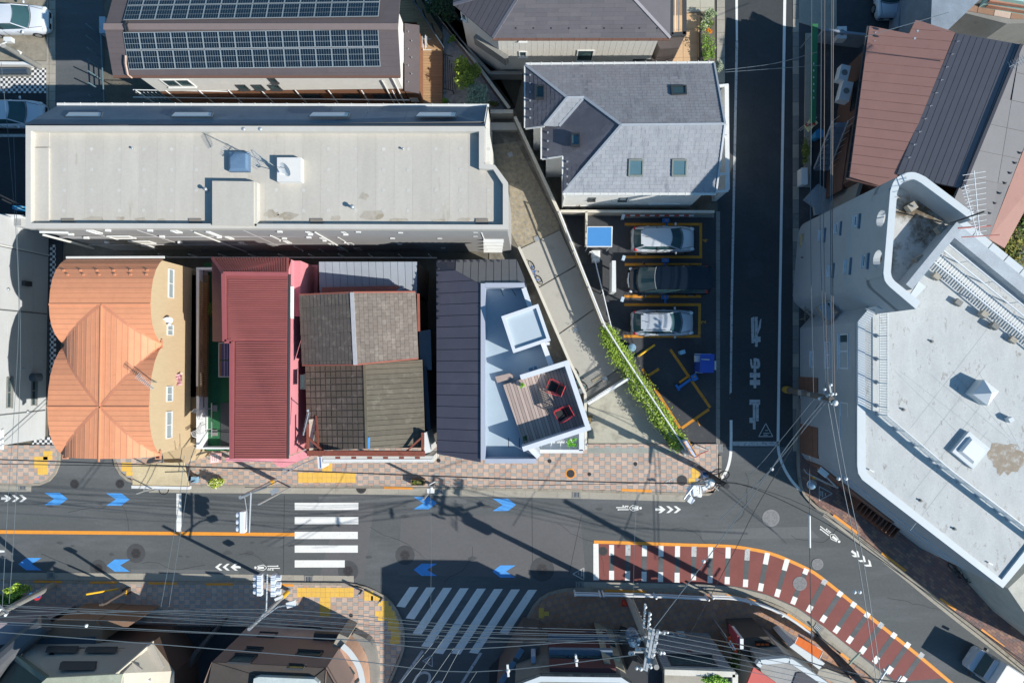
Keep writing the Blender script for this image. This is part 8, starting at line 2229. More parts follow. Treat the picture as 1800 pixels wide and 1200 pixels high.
mb=MB();mb.tube([G(290,829,4.4),G(332,828,4.4)],.03);mb.tube([G(320,787,5.2),G(314,828,4.4)],.02);mb.tube([G(342,787,5.2),G(328,828,4.4)],.02);mb.tube([G(330,828,4.4),G(331,842,.2)],.02);obj('arm',mb,FRD,s12)
mb=MB();mb.prism([G(299,860,2.2),G(304,852,2.2),G(342,843,2.2),G(340,846,2.2),G(318,856,2.2)],2.1,2.2,bottom=True);tag(obj('folded_banner',mb,M('banner_grey','#6f7478',.7),loc=None),'folded grey banner hanging above the kerb at the cream canopy','banner')
gr=thing('guard_rail','long white pipe guard rail straight part above the lower shaded pavement','guard rail',base_pt(1120,1048));
gr2=thing('guard_rail','short white pipe guard rail at the left end of the row','guard rail',base_pt(1030,1046));gr3=thing('guard_rail','curved white pipe guard rail bending round the corner to the orange awning','guard rail',base_pt(1350,1070))
for t,pts,posts in ((gr2,[(1011,1045),(1055,1046)],[(1011,1045),(1055,1046)]),(gr,[(1061,1046),(1150,1048),(1245,1053)],[(1061,1046),(1153,1050),(1245,1053)]),(gr3,[(1253,1050),(1290,1052),(1320,1059),(1350,1068),(1380,1082),(1405,1098),(1427,1115)],[(1253,1050),(1319,1060),(1374,1081),(1427,1115)])):
 P=smooth_path(GP(pts,.95),4)
 mb=MB();mb.tube(P,.07,8);obj('rail',mb,WHITEM,t);mb=MB();mb.tube([p-Vector((0,0,.4)) for p in P],.05,8);obj('rail',mb,WHITEM,t)
 for x,y in posts: p=G(x,y,.95);mb=MB();mb.cyl((p.x,p.y,.1),.06,.95,10);mb.ball((p.x,p.y,1.05),.08);obj('post',mb,WHITEM,t)
for i,(a,b) in enumerate((((662,1027),(669,1034)),((695,1041),(703,1045)))):
 c=G(637 if i==0 else 672,1036 if i==0 else 1049,0)
 t=thing('bollard',('upper' if i==0 else 'lower')+' dark slim bollard on the rounded corner with yellow paving','bollard',tuple((c.x,c.y,.12)),'dark bollards on the corner')
 mb=MB();mb.cyl((c.x,c.y,.12),.07,.8,10);obj('shaft',mb,FRD,t);mb=MB();mb.ball((c.x,c.y,.93),.08);obj('cap',mb,STEEL,t)
rc=thing('traffic_cone','small orange red cone at the foot of the big utility pole','cone',base_pt(1098,1058))
c=base_of(rc);mb=MB();mb.cyl((c.x,c.y,.16),.17,.5,14,r1=.04);obj('cone',mb,M('cone_red','#e0523c',.5),rc);mb=MB();mb.box((c.x,c.y,.15),(.42,.42,.04));obj('base',mb,M('cone_red','#e0523c',.5),rc)
st_=thing('pipe_stand','slanting pale green pipe stand on the pavement beside the tilted gutter','stand',base_pt(1500,1165))
mb=MB();mb.tube([G(1490,1170,.2),G(1500,1158,1.2),G(1512,1146,1.8)],.06,8);obj('pipe',mb,M('pipe_green','#a9bfae',.6),st_)
def cable(label,pts,r=.018,mat=CABLEG,grp='overhead cables',balls=(),cat='cable',sag=True):
 P=[G(*p) for p in pts]
 if len(P)==2 and sag:
  L=(P[1]-P[0]).length;n=12
  P=[lerp(P[0],P[1],k/n)-Vector((0,0,L*.012*4*(k/n)*(1-k/n))) for k in range(n+1)]
 else: P=smooth_path(P,5)
 mb=MB();mb.tube(P,r,5)
 if balls:
  t=thing('overhead_cable',label,cat,tuple(P[0]),grp)
  obj('wire',mb,mat,t)
  for bp in balls: mb=MB();mb.ball(G(*bp),.1);obj('marker',mb,INS,t,smooth=True)
 else: tag(obj('overhead_cable',mb,mat),label,cat,grp)
A3='wire of the dense bundle above the bottom shops'
cable('thick black cable running the whole upper pavement to the corner pole',[(-60,805,5.3),(220,815,5.2),(500,826,5.1),(760,836,5.2),(1000,845,5.4),(1240,850,5.6)],.035,CABLE)
cable('second black cable just above the upper kerb left of the pink house',[(-60,814,5.2),(320,820,5),(500,823,5.2)],.022,CABLE)
cable('thin cable along the upper gutter from the pink house to the corner',[(430,856,5.4),(760,856,5),(1240,846,5.2)],.014,CABLE)
cable('black cable linking corner pole to the lower right over the junction',[(1255,848,6.4),(1320,856,6.2),(1450,918,6.4),(1600,1020,7),(1840,1190,8)],.025,CABLE)
cable('parallel cable just below it crossing the junction to the lower right',[(1255,850,6.2),(1310,852,6.0),(1460,912,6.2),(1700,1090,7),(1860,1210,8)],.016,CABLE)
for i,(ya,yb,yc,z) in enumerate(((1060,1084,1116,8),(1063,1087,1119,8.2),(1075,1076,1112,7.6),(1094,1116,1124,7.2),(1067,1093,1127,7.9),(1082,1100,1131,7.5),(1086,1070,1108,7.0),(1058,1098,1122,7.0))):
 cable(A3+', '+('topmost at the left edge','thicker one just below it','third from above at the left','lowest at the left edge','running close under the topmost','sagging towards the twin signal','bending up over the signal pole','highest where it meets the frame')[i],[(-60,ya,z),(450,yb,z-.3),(800,(yb+yc)/2+8,z-.2),(1125,yc,z+.6)],.011 if i % 2 else .015,CABLEG,'bundle of wires over the bottom shops')
cable('pale blue wire crossing the brown shop roof at the bottom left, higher one',[(-60,1089,8.4),(270,1106,8),(610,1124,7.8),(790,1140,7.9),(1000,1128,8.2),(1120,1120,8.6)],.022,CABLEG,balls=((152,1099,8.1),))
cable('pale blue wire crossing the bottom left houses, lowest one',[(-60,1106,8.8),(270,1131,8.4),(600,1158,8.2),(830,1180,8.2),(1120,1150,9.2)],.022,CABLEG)
for i in range(5):
 cable(('highest','second','middle','fourth','lowest')[i]+' wire of the fan right of the big pole over the bottom shops',[(1150+i*2,1112+i*9,9.6),(1300,1140+i*9,9),(1460,1172+i*10,9),(1660,1225+i*10,9.4)],.013,CABLEG,'wires right of the big pole')
cable('black cable sweeping over the small shops into the lower right pole',[(1165,1107,8.6),(1350,1142,8),(1430,1165,8),(1520,1190,8.4),(1850,1230,9)],.03,CABLE)
cable('pale wire rising from the big bottom pole to the pole by the white building',[(1150,1103,9.6),(1240,985,8),(1318,878,7.3),(1390,775,7.2),(1447,704,7.3)],.022,CABLEG,balls=((1237,986,8.1),))
cable('brownish wire parallel to it from the shop roof to the same pole',[(1203,1132,7),(1290,970,6.8),(1335,882,6.8),(1440,708,7)],.016,CABLE)
cable('short pale wire from the corner equipment up to the side pole, left one',[(1305,847,6.2),(1345,806,6.4),(1432,700,6.9)],.014,CABLEG)
cable('wire from the corner equipment up to the side pole, right one with bead',[(1264,915,6.4),(1357,822,6.6),(1452,706,7.2)],.02,CABLEG,balls=((1357,824,6.65),))
for i,(x0,x1) in enumerate(((1463,1462),(1456,1450),(1452,1444),(1467,1465),(1430,1427))):
 cable(('rightmost thin','central thick','central thin','bright outer','leftmost dark')[i]+' wire running up over the side road pavement',[(x0,690,7.3),(x1-2,420,6.9),(x1-1,200,7),(x1,-60,7.4)],.024 if i in (0,3) else .016,CABLEG if i % 2==0 else M('cable_brown','#8d8078',.6),'wires above the side road')
for i,(xa,xb) in enumerate(((1455,1536),(1464,1544))):
 cable(('left' if i==0 else 'right')+' one of two pale wires falling from the side pole across the dark pavement',[(xa,706,7.4),(xa+24,840,7.1),(xa+56,1000,7.2),(xb+10,1230,7.6)],.02,CABLEG,balls=((xa+19+i*4,841,7.15),(xa+47,1040,7.25)))
cable('thick vertical cable with white sleeve over the junction',[(1423,800,6),(1423,900,5.8),(1424,1000,6),(1428,1180,7)],.022,CABLE)
mb=MB();mb.tube([G(1423,903,5.85),G(1423.5,962,5.9)],.06,8);tag(obj('cable_sleeve',mb,FRW),'white protective sleeve on the vertical cable above the junction','sleeve')
cable('faint vertical wire hanging over the middle of the main road',[(757,858,4.5),(758,960,5),(757,1078,6.5)],.01,CABLEG)
cable('faint vertical wire reaching the big bottom pole from the car park pavement',[(1120,858,5),(1115,960,5.5),(1113,1062,7)],.01,CABLEG)
cable('left wire of the pair dropping over the stop line to the lower pavement',[(324,800,5),(312,900,5.5),(283,1066,7.5)],.014,CABLEG)
cable('right wire of the pair dropping over the stop line to the lower pavement',[(336,800,5),(323,900,5.5),(297,1066,7.5)],.014,CABLEG)
cable('thin teal wire at the far left edge, left of its pair',[(2,110,5),(22,330,6),(33,560,6.5),(14,880,7.5),(4,1066,8.2)],.012,CABLEG)
cable('thin teal wire at the far left edge, right of its pair',[(24,240,6),(32,470,6.3),(36,620,6.5),(27,890,7.5),(16,1060,8.2)],.012,CABLEG)
cable('upper sagging wire crossing the top of the side road',[(1275,123,5),(1360,112,5.2),(1436,92,6.9)],.016,CABLEG)
cable('lower sagging wire crossing the top of the side road',[(1275,127,5),(1360,121,5.2),(1443,115,6.9)],.014,CABLEG)
cable('pale wire hooked from the antenna bracket to the corner house',[(1520,65,6),(1600,42,6.3),(1668,22,6.5)],.016,CABLEG)
cable('slender wire from the side street post up the zebra stripes',[(771,1118,7),(700,1205,8)],.014,CABLEG)
for i,(xa,ya,xb,yb) in enumerate(((780,1122,716,1212),(798,1138,745,1215),(809,1139,770,1212),(838,1180,815,1215))):
 cable(('leftmost','second','third','rightmost')[i]+' of four slanting wires over the side street at the bottom',[(xa,ya,7.2),(xb,yb,8)],.014,CABLEG,'wires over the side street')
# =============== bottom shops and houses ===============
mb=MB();mb.prism(GP([(-80,1098),(600,1098),(560,1300),(-80,1300)]),-.02,.05);struct('yard_paving',mb,ASPH2)
mb=MB();mb.prism(GP([(860,1172),(905,1128),(1300,1200),(1500,1300),(860,1300)]),-.02,.05);struct('yard_paving',mb,ASPH2)
K1=thing('grey_house','beige grey house with three awning windows at the bottom left corner','house',base_pt(150,1110))
WK=M('render_taupe','#b3aca2',.85,.05,1.2,bump=.2)
z1=6.6
kt=GP([(18,1146),(80,1192),(215,1184),(268,1128),(330,1180),(330,1290),(-60,1290)],z1)
zq=2.9
eA,eB,eC,eD,eE=G(55,1129,zq),G(268,1128,zq),G(215,1184,6.0),G(81,1192,6.0),G(31,1143,3.3)
kt2=[eE]+[eA,eB]+GP([(308,1180),(308,1500),(-60,1500),(-60,1200)],zq)
wall_poly('wall',K1,kt2,0,M('wall_coffee','#5c4a40',.85,.07,2),ztop=zq-.02)
rslab(K1,'mansard_slope',[eA,eB,eC,eD],.1,WK);rslab(K1,'mansard_slope',[eE,eA,eD],.1,WK)
wall_poly('upper_wall',K1,[eD,eC,G(205,1230,6.0),G(205,1500,6.0),G(60,1500,6.0)],zq,WK)
rslab(K1,'east_slope',[eB,G(306,1180,zq),G(306,1300,zq),G(262,1300,zq),G(205,1230,5.5),eC],.1,M('roof_bone','#c9c2b4',.7,.05,2))
Ka,Kb=Vector((eA.x,(eA.y+eD.y)/2,0)),Vector((eB.x,(eA.y+eD.y)/2,0))
AW=M('awning_charcoal','#3f454b',.6,.05)
nK=outn(Ka,Kb)
nKp=(eB-eA).cross(eD-eA).normalized();nKp=nKp if nKp.z>0 else -nKp
def onK(px,py):
 d=RM @ Vector(((px-900)/F,-(py-600)/F,-1.0));t=(eA-Vector((0,0,H))).dot(nKp)/d.dot(nKp);return Vector((0,0,H))+d*t
for a,b in (((80,1140),(136,1152)),((149,1141),(205,1152)),((104,1167),(168,1183))):
 (x0,y0),(x1,y1)=a,b
 mb=MB();mb.prism([onK(x0+18,y0-2),onK(x1+15,y0-2),onK(x1+3,y1-1),onK(x0+5,y1-1)],-.02,None);mb.v=[v+nKp*.03 for v in mb.v];w_=obj('window',mb,M('window_dark','#23282d',.3,.05,bump=0),K1)
 mb=MB();q=[onK(x0+3,y0+3),onK(x1,y0+3),onK(x1-2,y1),onK(x0,y1)];mb.prism([v+nKp*.22 for v in q],-.2,None);obj('awning_box',mb,AW,w_)
q=[G(18,1146,3.2),G(80,1192,6.0),G(60,1290,6.6),G(-90,1290,3.2)]
rslab(K1,'roof',q,.15,M('seam_green','#3f4a44',.6));tile_face(K1,'roof_panel',q,(q[1]-q[0]),cells_grid(.36,9,1,0),[M('seam_pale_green','#a8ad98',.5,.05)],th=.03,gap=.035)
mb=MB();mb.beam(G(17,1145,3.3),G(82,1193,6.1),.35,.2);obj('gutter',mb,M('gutter_green','#6a766c',.6),K1)
q=[G(72,1200,6.6),G(82,1191,6.5),G(216,1184,6.5),G(205,1230,7.0),G(70,1240,7)]
rslab(K1,'roof',q,.1,M('roof_cream','#d8d8bc',.6));tile_face(K1,'roof_panel',q,(1,0,0),cells_grid(.8,9,1,0),[M('roof_cream','#d8d8bc',.6)],th=.015,gap=.02)
mb=MB();mb.beam(G(269,1128,3.0),G(205,1184,6.1),.18,.1);obj('verge_cap',mb,M('verge_cream','#d9d0bf',.6),K1)
q=GP([(268,1130),(288,1170),(282,1180),(240,1150)],3.6);rslab(K1,'roof',q,.1,WK)
q=GP([(228,1160),(250,1176),(236,1190),(212,1178)],5.0);rslab(K1,'roof',q,.1,WK)
mb=MB();mb.prism(GP([(245,1150),(288,1176),(262,1230),(225,1200)],3.4),3.3,3.4);bl_=obj('balcony_floor',mb,M('balcony_umber','#5a463c',.8),K1)
mb=MB();mb.box(G(249,1162,3.8),(.7,.45,.8),.4);obj('balcony_unit',mb,FRW,bl_);mb=MB();mb.tube([G(250,1190,4.3),G(266,1196,4.3)],.05);mb.tube([G(262,1180,4.3),G(252,1192,4.3)],.03);obj('balcony_pole',mb,FRW,bl_)
TK=M('wall_tan','#93745e',.85,.07,2)
mb=MB();mb.prism(GP([(66,1112),(96,1090),(168,1090),(178,1110),(178,1128),(60,1130)],3.0),0,3.0);f=obj('front_storey',mb,TK,K1)
mb=MB();mb.prism(GP([(70,1121),(168,1118),(168,1130),(66,1132)],3.02),3.0,3.03);obj('balcony_recess',mb,M('recess_blue','#4a5560',.8),f)
mb=MB();mb.prism(GP([(172,1090),(238,1092),(225,1101),(160,1100)],2.8),0,2.8);obj('side_storey',mb,TK,K1)
mb=MB();mb.prism(GP([(-60,1092),(72,1096),(60,1104),(20,1130),(-60,1140)],3.2),0,3.2);tag(obj('neighbour_block',mb,M('block_mauve','#9c9296',.85)),'pale mauve flat roofed block cut by the bottom left edge','building')
mb=MB();mb.tube([G(80,1094,3.4),G(45,1122,3.6),G(8,1155,3.8),(G(-30,1200,4))],.55,12);tag(obj('curved_duct',mb,M('duct_charcoal','#5a5c60',.5)),'big curved dark grey duct beside the bottom left house','duct')
bush('hedge_bush',5,1068,1.2,(1.5,1.1,.9),2200,['#4f7a2a','#6a9a34','#35561f'],'leafy green bush filling the bottom left edge','bush',.09,71)
bush('hedge_bush',32,1036,1.5,(.75,.5,.5),800,['#b5cc4a','#94b83c','#7a9a34'],'bright lime bush below the gutter near the left pole','bush',.08,72)
fnc=thing('dark_fence','black slatted fence in shadow between the two bottom left houses','fence',base_pt(320,1095))
for k in range(36): mb=MB();p=G(266+k*3.3,1097,0);mb.beam((p.x,p.y,0),(p.x,p.y,1.2),.05,.03);obj('slat',mb,FRD,fnc)
mb=MB();mb.beam(G(264,1098,1.0),G(386,1100,1.0),.05,.05);obj('rail',mb,FRD,fnc)
mb=MB();mb.prism(GP([(384,1096),(390,1094),(345,1150),(330,1180),(322,1180),(340,1145)],1.2),0,1.2);tag(obj('boundary_wall',mb,M('wall_dark','#5c5552',.8)),'low dark wall slanting down between the two bottom left houses','wall')
K2=thing('brown_apartment','brown rendered building with pale parapet at the bottom left centre','building',base_pt(490,1115))
zk=5.2
k2=GP([(372,1163),(455,1188),(545,1196),(573,1174),(602,1225),(602,1500),(356,1500),(352,1215)],zk)
WK2=M('render_brown','#8d7870',.85,.05,1.2);wall_poly('wall',K2,k2,0,WK2)
mb=MB();mb.prism(k2,zk-.3,zk-.2);obj('flat_roof',mb,M('roof_umber','#4f4843',.8),K2)
La,Lb=Vector((k2[0].x,k2[0].y,0)),Vector((k2[1].x,k2[1].y,0));Ma,Mb_=Vector((k2[1].x,k2[1].y,0)),Vector((k2[2].x,k2[2].y,0))
k2b=GP([(372,1163),(590,1175)],zk);
N0,N1=G(430,1107,0),G(590,1114,0)
top0,top1=G(372,1163,zk),G(548,1180,zk)
N0=Vector((top0.x,top0.y,0));N1=Vector((G(573,1174,zk).x,N0.y-.25,0))
mb=MB();mb.add([N0,N1,Vector((N1.x,N1.y,zk)),Vector((N0.x,N0.y,zk)),],[(0,1,2,3)])
mb.add([N1,N1+Vector((-.2,-3,0)),Vector((N1.x-.2,N1.y-3,zk)),Vector((N1.x,N1.y,zk))],[(0,1,2,3)])
obj('north_wall',mb,WK2,K2)
rp=[Vector((N0.x,N0.y,zk)),Vector((N1.x,N1.y,zk)),Vector((N1.x-.2,N1.y-3,zk)),Vector((N0.x-.5,N0.y-3,zk))]
mb=MB();mb.prism([Vector((p.x,p.y,0)) for p in rp],zk-.1,zk-.05);obj('flat_roof',mb,MATS['roof_umber'],K2)
mb=MB();mb.prism(GP([(446,1192),(455,1189),(552,1193),(560,1200),(560,1240),(440,1240)],zk+.25),zk-.1,zk+.25);obj('parapet',mb,M('parapet_mint','#c9d2d0',.7),K2)
for a,b,m_ in (((457,1113),(482,1121),GLASS),((434,1139),(458,1145),GLASS),((413,1151),(439,1167),GLASS),((524,1144),(562,1154),GLASS),((508,1169),(532,1177),M('curtain_yellow','#c9b05a',.6))):
 window(K2,N0,N1,a,b,frame=FRD,glass=m_,dep=.08)
mb=wbox(N0,N1,0,(N1-N0).length,0,1.6,.06,outn(N0,N1));obj('plinth_band',mb,M('render_pinkgrey','#b4a49e',.85),K2)
mb=MB();mb.prism(GP([(552,1112),(594,1114),(588,1126),(550,1124)],1.7),1.4,1.7);obj('porch_grille',mb,FRD,K2)
mb=MB();mb.prism(GP([(512,1126),(585,1130),(585,1133),(510,1129)],1.75),1.5,1.75);obj('porch_trim',mb,M('trim_blue','#5f8ab8',.5),K2)
mb=MB();mb.prism(GP([(596,1113),(612,1120),(600,1142),(585,1134)],2.4),0,2.4);obj('porch_roof',mb,CONC,K2)
mb=MB();cv=smooth_path(GP([(602,1134),(618,1150),(634,1180),(640,1230)],2.6),4);mb.prism(cv+GP([(590,1230),(585,1160)],2.6),0,2.6);obj('curved_wing',mb,M('wing_salmon','#c69f88',.85),K2)
mb=MB();ribbon(mb,[Vector((p.x,p.y,0)) for p in cv],.35,2.62);obj('wing_coping',mb,CAPJ,K2)
for (x0,y0,x1,y1) in ((607,1172,624,1192),(622,1192,632,1204)): mb=MB();mb.prism(GP([(x0,y0+8),(x0+9,y0),(x1,y1-9),(x1-8,y1)],2.66),2.6,2.66);obj('window',mb,GLASS,K2)
mb=MB();cvv=smooth_path(GP([(622,1112),(650,1128),(660,1160),(662,1200),(655,1240)],.9),4)
mb.prism(cvv+GP([(648,1240),(652,1200),(648,1165),(640,1140),(616,1120)],.9),.1,.9);tag(obj('curved_wall',mb,CONC2),'curved grey garden wall at the corner of the brown building','wall')
K3=thing('balcony_block','dark block with blue balcony bands and white roof parapet at the bottom centre','building',base_pt(1010,1130))
zk=6.6
kt=GP([(905,1205),(950,1188),(1092,1190),(1112,1203),(1112,1600),(905,1600)],zk)
wall_poly('wall',K3,kt,0,M('render_soot','#84807c',.85,.1,1,c2='#6b6763',thr=.5,sc2=.6));
mb=MB();mb.prism(kt,zk-.4,zk-.3);obj('flat_roof',mb,CONC2,K3)
ki=[offs(kt,i,.28) for i in range(6)]
for i in range(3): mb=MB();mb.prism([kt[i],kt[i+1],ki[i+1],ki[i]],zk-.3,zk);obj('parapet',mb,CAPJ,K3)
Oa,Ob=Vector((kt[1].x,kt[1].y,0)),Vector((kt[2].x,kt[2].y,0));nO=outn(Oa,Ob);LO=(Ob-Oa).length
MG=M('facade_maroon','#5f3a3c',.8,.06)
for z0,z1 in ((1.0,2.1),(2.7,4.0),(5.0,6.1)): mb=wbox(Oa,Ob,.5,LO-.2,z0,z1,.25,nO);obj('facade_band',mb,MG,K3)
for z in (2.25,4.15,):
 mb=wbox(Oa,Ob,.5,LO-.2,z,z+.3,.5,nO);bb_=obj('balcony_rail',mb,M('rail_blue','#71859a',.6),K3)
 for k in range(4): mb=wbox(Oa,Ob,.6+k*LO/4.3,.6+(k+.85)*LO/4.3,z+.3,z+.62,.2,nO);obj('window',mb,GLASS,K3)
mb=wbox(Oa,Ob,-.5,-.25,0.6,5,.35,nO);obj('vertical_duct',mb,M('duct_lilac','#a9b2c8',.5),K3)
mb=MB();mb.prism(GP([(872,1210),(918,1130),(950,1135),(905,1215)],4.0),0,4.0);obj('left_wing',mb,M('wing_brown','#6a605c',.85),K3)
for k in range(3): mb=MB();mb.beam(G(880+k*14,1200-k*22,4.05),G(890+k*14,1184-k*22,4.05),.3,.05);obj('wing_panel',mb,M('rail_blue','#71859a',.6),K3)
for i,(x,y) in enumerate(((893,1178),(1013,1160))):
 t=thing('cable_spacer',('left' if i==0 else 'right')+' white spacer fitting on the low wire over the bottom centre block','spacer',tuple(G(x,y,8.3)),'white wire spacers');mb=MB();mb.beam(G(x-1,y-11,8.5),G(x+1,y+10,8.5),.1,.1);obj('bar',mb,FRW,t);mb=MB();mb.ball(G(x,y,8.5),.11);obj('clamp',mb,FRW,t)
mb=MB();mb.prism(GP([(1060,1160),(1098,1178),(1110,1205),(1080,1205)],5.6),0,5.6);obj('right_wing',mb,M('wing_sand','#a89f8c',.85),K3)
K4=thing('tiled_shop','grey tiled shop with long dark window and white parapet right of the big pole','shop',base_pt(1210,1120))
zk=5.6
kt=GP([(1096,1200),(1120,1168),(1165,1179),(1292,1184),(1282,1196),(1282,1300),(1096,1300)],zk)
kt=GP([(1168,1180),(1292,1184),(1290,1500),(1168,1500)],zk)
TG=[M('wall_tile_grey','#a3a7ac',.6,.06,3),M('wall_tile_grey2','#9a9ea4',.6,.06,3)]
wall_poly('wall',K4,kt,0,M('wall_tile_joint','#83878c',.8));mb=MB();mb.prism(kt,zk-.6,zk-.5);obj('flat_roof',mb,CONC,K4)
Qa,Qb=Vector((kt[0].x,kt[0].y,0)),Vector((kt[1].x,kt[1].y,0));nQ=outn(Qa,Qb)
tile_face(K4,'wall_tile',[Qa+nQ*.02,Qb+nQ*.02,Qb+nQ*.02+Vector((0,0,zk-.2)),Qa+nQ*.02+Vector((0,0,zk-.2))],(Qb-Qa),cells_grid(.5,.25,2,.5),TG,th=.012,gap=.012,limit=250)
mb=MB();mb.beam(kt[0]+Vector((0,0,-.1)),kt[1]+Vector((0,0,-.1)),.3,.3);mb.beam(kt[1]+Vector((0,0,-.1)),kt[2]+Vector((0,0,-.1)),.3,.3);obj('parapet',mb,M('parapet_cream','#ded8cc',.7),K4)
window(K4,Qa,Qb,(1172,1152),(1262,1172),frame=FRD,dep=.06)
window(K4,Qa,Qb,(1172,1113),(1186,1118),frame=FRW,dep=.06);window(K4,Qa,Qb,(1190,1112),(1205,1118),frame=FRW,dep=.06)
u0,z0,L=WP(Qa,Qb,1211,1144)
mb=MB();e=(Qb-Qa).normalized()
for k in range(7):
 a=-.3+k*.62;s_=.32 if k % 2==0 else .2
 c=Qa+e*u0+nQ*.05+Vector((0,0,z0));p1=c+e*(math.cos(a)*s_)+Vector((0,0,math.sin(a)*s_));a2=a+.25;p2=c+e*(math.cos(a2)*s_*.45)+Vector((0,0,math.sin(a2)*s_*.45));a3=a-.25;p3=c+e*(math.cos(a3)*s_*.45)+Vector((0,0,math.sin(a3)*s_*.45))
 mb.add([c,p3,p1,p2],[(0,1,2,3)])
obj('leaf_emblem',mb,M('emblem_maroon','#7a2c30',.6),K4)
mb=MB();mb.prism(GP([(1090,1200),(1112,1160),(1168,1182),(1168,1230),(1090,1230)],5.0),0,5.0);obj('left_wing',mb,M('wing_slate','#3a3d42',.8),K4)
bush('roof_plants',1255,1193,5.6,(.9,.25,.3),500,['#7fb03a','#9cc84a','#5a8a2c'],'green planting on the roof edge of the grey tiled shop','plants',.08,81,trunk=False)
K5=thing('corner_shop','low shop with orange shelves and white angled parapet left of the awning','shop',base_pt(1360,1140))
mb=MB();mb.prism(GP([(1300,1120),(1350,1118),(1362,1132),(1388,1150),(1334,1158),(1306,1150)],3.0),0,3.0);obj('front_block',mb,M('shop_dark','#55504c',.85),K5)
mb=MB();mb.prism(GP([(1326,1126),(1354,1124),(1358,1134),(1330,1136)],3.03),3.0,3.03);obj('display_recess',mb,BLACK,K5)
for x in (1330,1338,1346): mb=MB();mb.prism(GP([(x,1131),(x+6,1131),(x+6,1134),(x,1134)],3.1),3.03,3.1);obj('orange_crate',mb,M('crate_orange','#d9682e',.6),K5)
mb=MB();mb.prism(GP([(1334,1160),(1386,1157),(1450,1200),(1470,1240),(1350,1240)],4.6),0,4.6);obj('rear_block',mb,M('block_grey','#a3a2a0',.85),K5)
for a,b in (((1331,1168,4.9),(1336,1161,4.9)),((1336,1161,4.9),(1386,1157,4.9)),((1386,1157,4.9),(1455,1203,4.9))): mb=MB();mb.beam(G(*a),G(*b),.26,.35);obj('parapet',mb,CAPJ,K5)
mb=MB();mb.prism(GP([(1400,1182),(1420,1180),(1440,1200),(1430,1215),(1390,1210)],4.65),4.6,4.65);obj('roof_hatch',mb,NVd,K5)
mb=MB();mb.prism(GP([(1388,1136),(1396,1130),(1450,1165),(1440,1176)],2.9),0,2.9);obj('sign_beam',mb,CAPJ,K5)
aw=thing('orange_awning','bright orange awning sloping over the lower right pavement','awning',base_pt(1415,1135))
P=[G(1394,1137,2.9),G(1404,1115,2.4),G(1447,1144,2.4),G(1437,1164,2.9)]
for k in range(4):
 q=[lerp(P[0],P[3],k/4),lerp(P[1],P[2],k/4),lerp(P[1],P[2],(k+1)/4-.004),lerp(P[0],P[3],(k+1)/4-.004)];rslab(aw,'canvas_panel',q,.03,M('canvas_orange','#ef7a34',.7,.04))
mb=MB();mb.beam(P[1]+Vector((0,0,-.05)),P[2]+Vector((0,0,-.05)),.05,.1);mb.beam(P[1],P[0],.03,.03);mb.beam(P[2],P[3],.03,.03);obj('awning_frame',mb,FRW,aw)
rs2=thing('box_sign','red sided white box sign standing on the shop edge','sign',tuple(G(1300,1138,2.5)))
mb=MB();mb.prism(GP([(1301,1122),(1307,1122),(1307,1140),(1301,1140)],5),3.2,5,bottom=True);obj('sign_box',mb,FRW,rs2)
mb=MB();mb.prism(GP([(1296,1116),(1301,1120),(1301,1140),(1297,1134)],4.9),3.2,4.9,bottom=True);obj('sign_side',mb,M('sign_crimson','#b8404a',.5),rs2)
os_=thing('slanting_sign','tilted orange shop sign beside the grey tiled shop','sign',tuple(G(1288,1130,2)))
P=[G(1279,1122,3.2),G(1285,1118,3.4),G(1298,1140,3.6),G(1295,1150,3.4),G(1288,1142,3.3)];rslab(os_,'sign_board',P,.1,M('sign_orange','#d9542c',.6))
mb=MB();mb.beam(G(1283,1125,3.45),G(1293,1142,3.6),.08,.03);mb.beam(G(1281,1130,3.45),G(1289,1142,3.5),.05,.03);obj('sign_writing',mb,FRW,os_)
for p in (P[0],P[3]): mb=MB();mb.beam((p.x,p.y,0),p-Vector((0,0,.1)),.05,.05);obj('post',mb,STEEL,os_)
bush('street_tree',1300,1165,2.2,(.7,1.3,.9),1400,['#55702c','#6f8a3a','#3c5220','#7a7258'],'ragged green tree between the tiled shop and the red roof','tree',.08,82)
rr2=thing('red_roof_house','coral red flat roof cut by the bottom edge','house',base_pt(1330,1180))
mb=MB();mb.prism(GP([(1325,1172),(1365,1200),(1375,1260),(1290,1260)],5.0),4.85,5.0);obj('roof',mb,M('roof_coral','#d0625a',.7,.04),rr2)
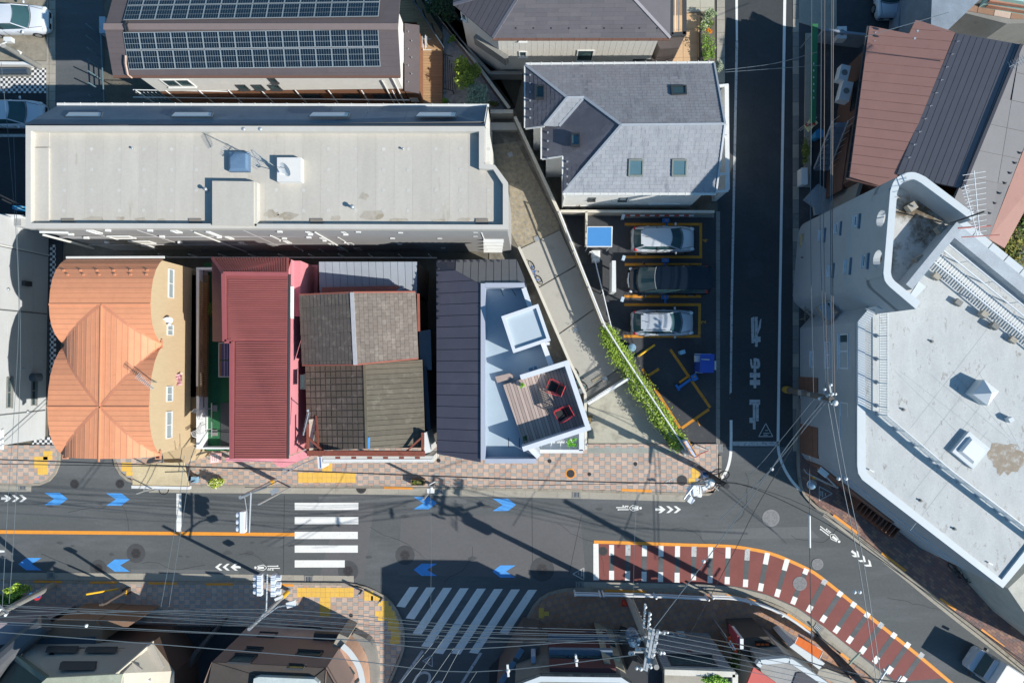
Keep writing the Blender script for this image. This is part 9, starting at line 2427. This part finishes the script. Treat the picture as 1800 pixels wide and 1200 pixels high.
mb=MB();mb.prism(GP([(1327,1176),(1363,1202),(1372,1258),(1294,1258)],4.85),0,4.85);obj('wall',mb,CONC,rr2)
mb=MB();mb.prism(GP([(1440,1176),(1455,1174),(1500,1195),(1490,1210),(1436,1186)],1.2),0,1.2);tag(obj('garden_wall',mb,CONC),'pale low wall block under the black cable bundle','wall')
s13,b13_,t13_=pole('grey bracket arm reaching into the frame at the bottom of the red zone',(1560,1215),6.5,.07,.05,mat=STEEL,name='lamp_pole',cat='lamp',z0=.12)
mb=MB();mb.tube([G(1540,1205,6),G(1563,1168,6)],.06,8);mb.tube([G(1552,1174,6),G(1560,1184,6)],.05,8);mb.tube([G(1571,1205,6),G(1583,1186,6)],.05,8);obj('arm',mb,STEEL,s13)
mb=MB();mb.prism(GP([(1772,1034),(1850,960),(1950,1060),(1950,1210),(1850,1130),(1800,1075)],4.9),0,4.9);wb_=tag(obj('pale_annexe',mb,M('annexe_cream','#c4c2b8',.85)),'pale annexe at the lower right end of the white building','building')
bush('garden_tree',1755,440,1.5,(1.5,1.3,.9),2600,['#8a8f3c','#a89a44','#6f7a30','#565f24'],'autumn coloured tree between the maroon eaves and the white building','tree',.1,91)
bush('garden_tree',1800,370,1.8,(1.0,1.8,1.0),2200,['#5f7f2c','#7fa03c','#45611f'],'green tree at the right edge below the maroon strip roof','tree',.1,92)
bush('garden_shrub',1700,420,.9,(1.0,.6,.5),800,['#4c5f24','#7f8430'],'low dark shrub behind the white panelled parapet','shrub',.08,93)
tkk=thing('garden_shed','dark grey ribbed shed roof in the shaded garden at the right edge','shed',base_pt(1790,470))
q=GP([(1782,448),(1800,440),(1850,520),(1840,560),(1800,490)],2.2);rslab(tkk,'roof',q,.1,M('shed_grey','#6c7278',.6));wall_poly('wall',tkk,[Vector((p.x,p.y,2.1)) for p in q],0,FRD)
mb=MB();mb.box(G(1784,484,.3),(.9,1.3,.5),-.5);mb.tube([G(1772,484,.6),G(1790,500,.6)],.12);tag(obj('stored_pipes',mb,DARKM),'dark stored pipework beside the shed','pipes')
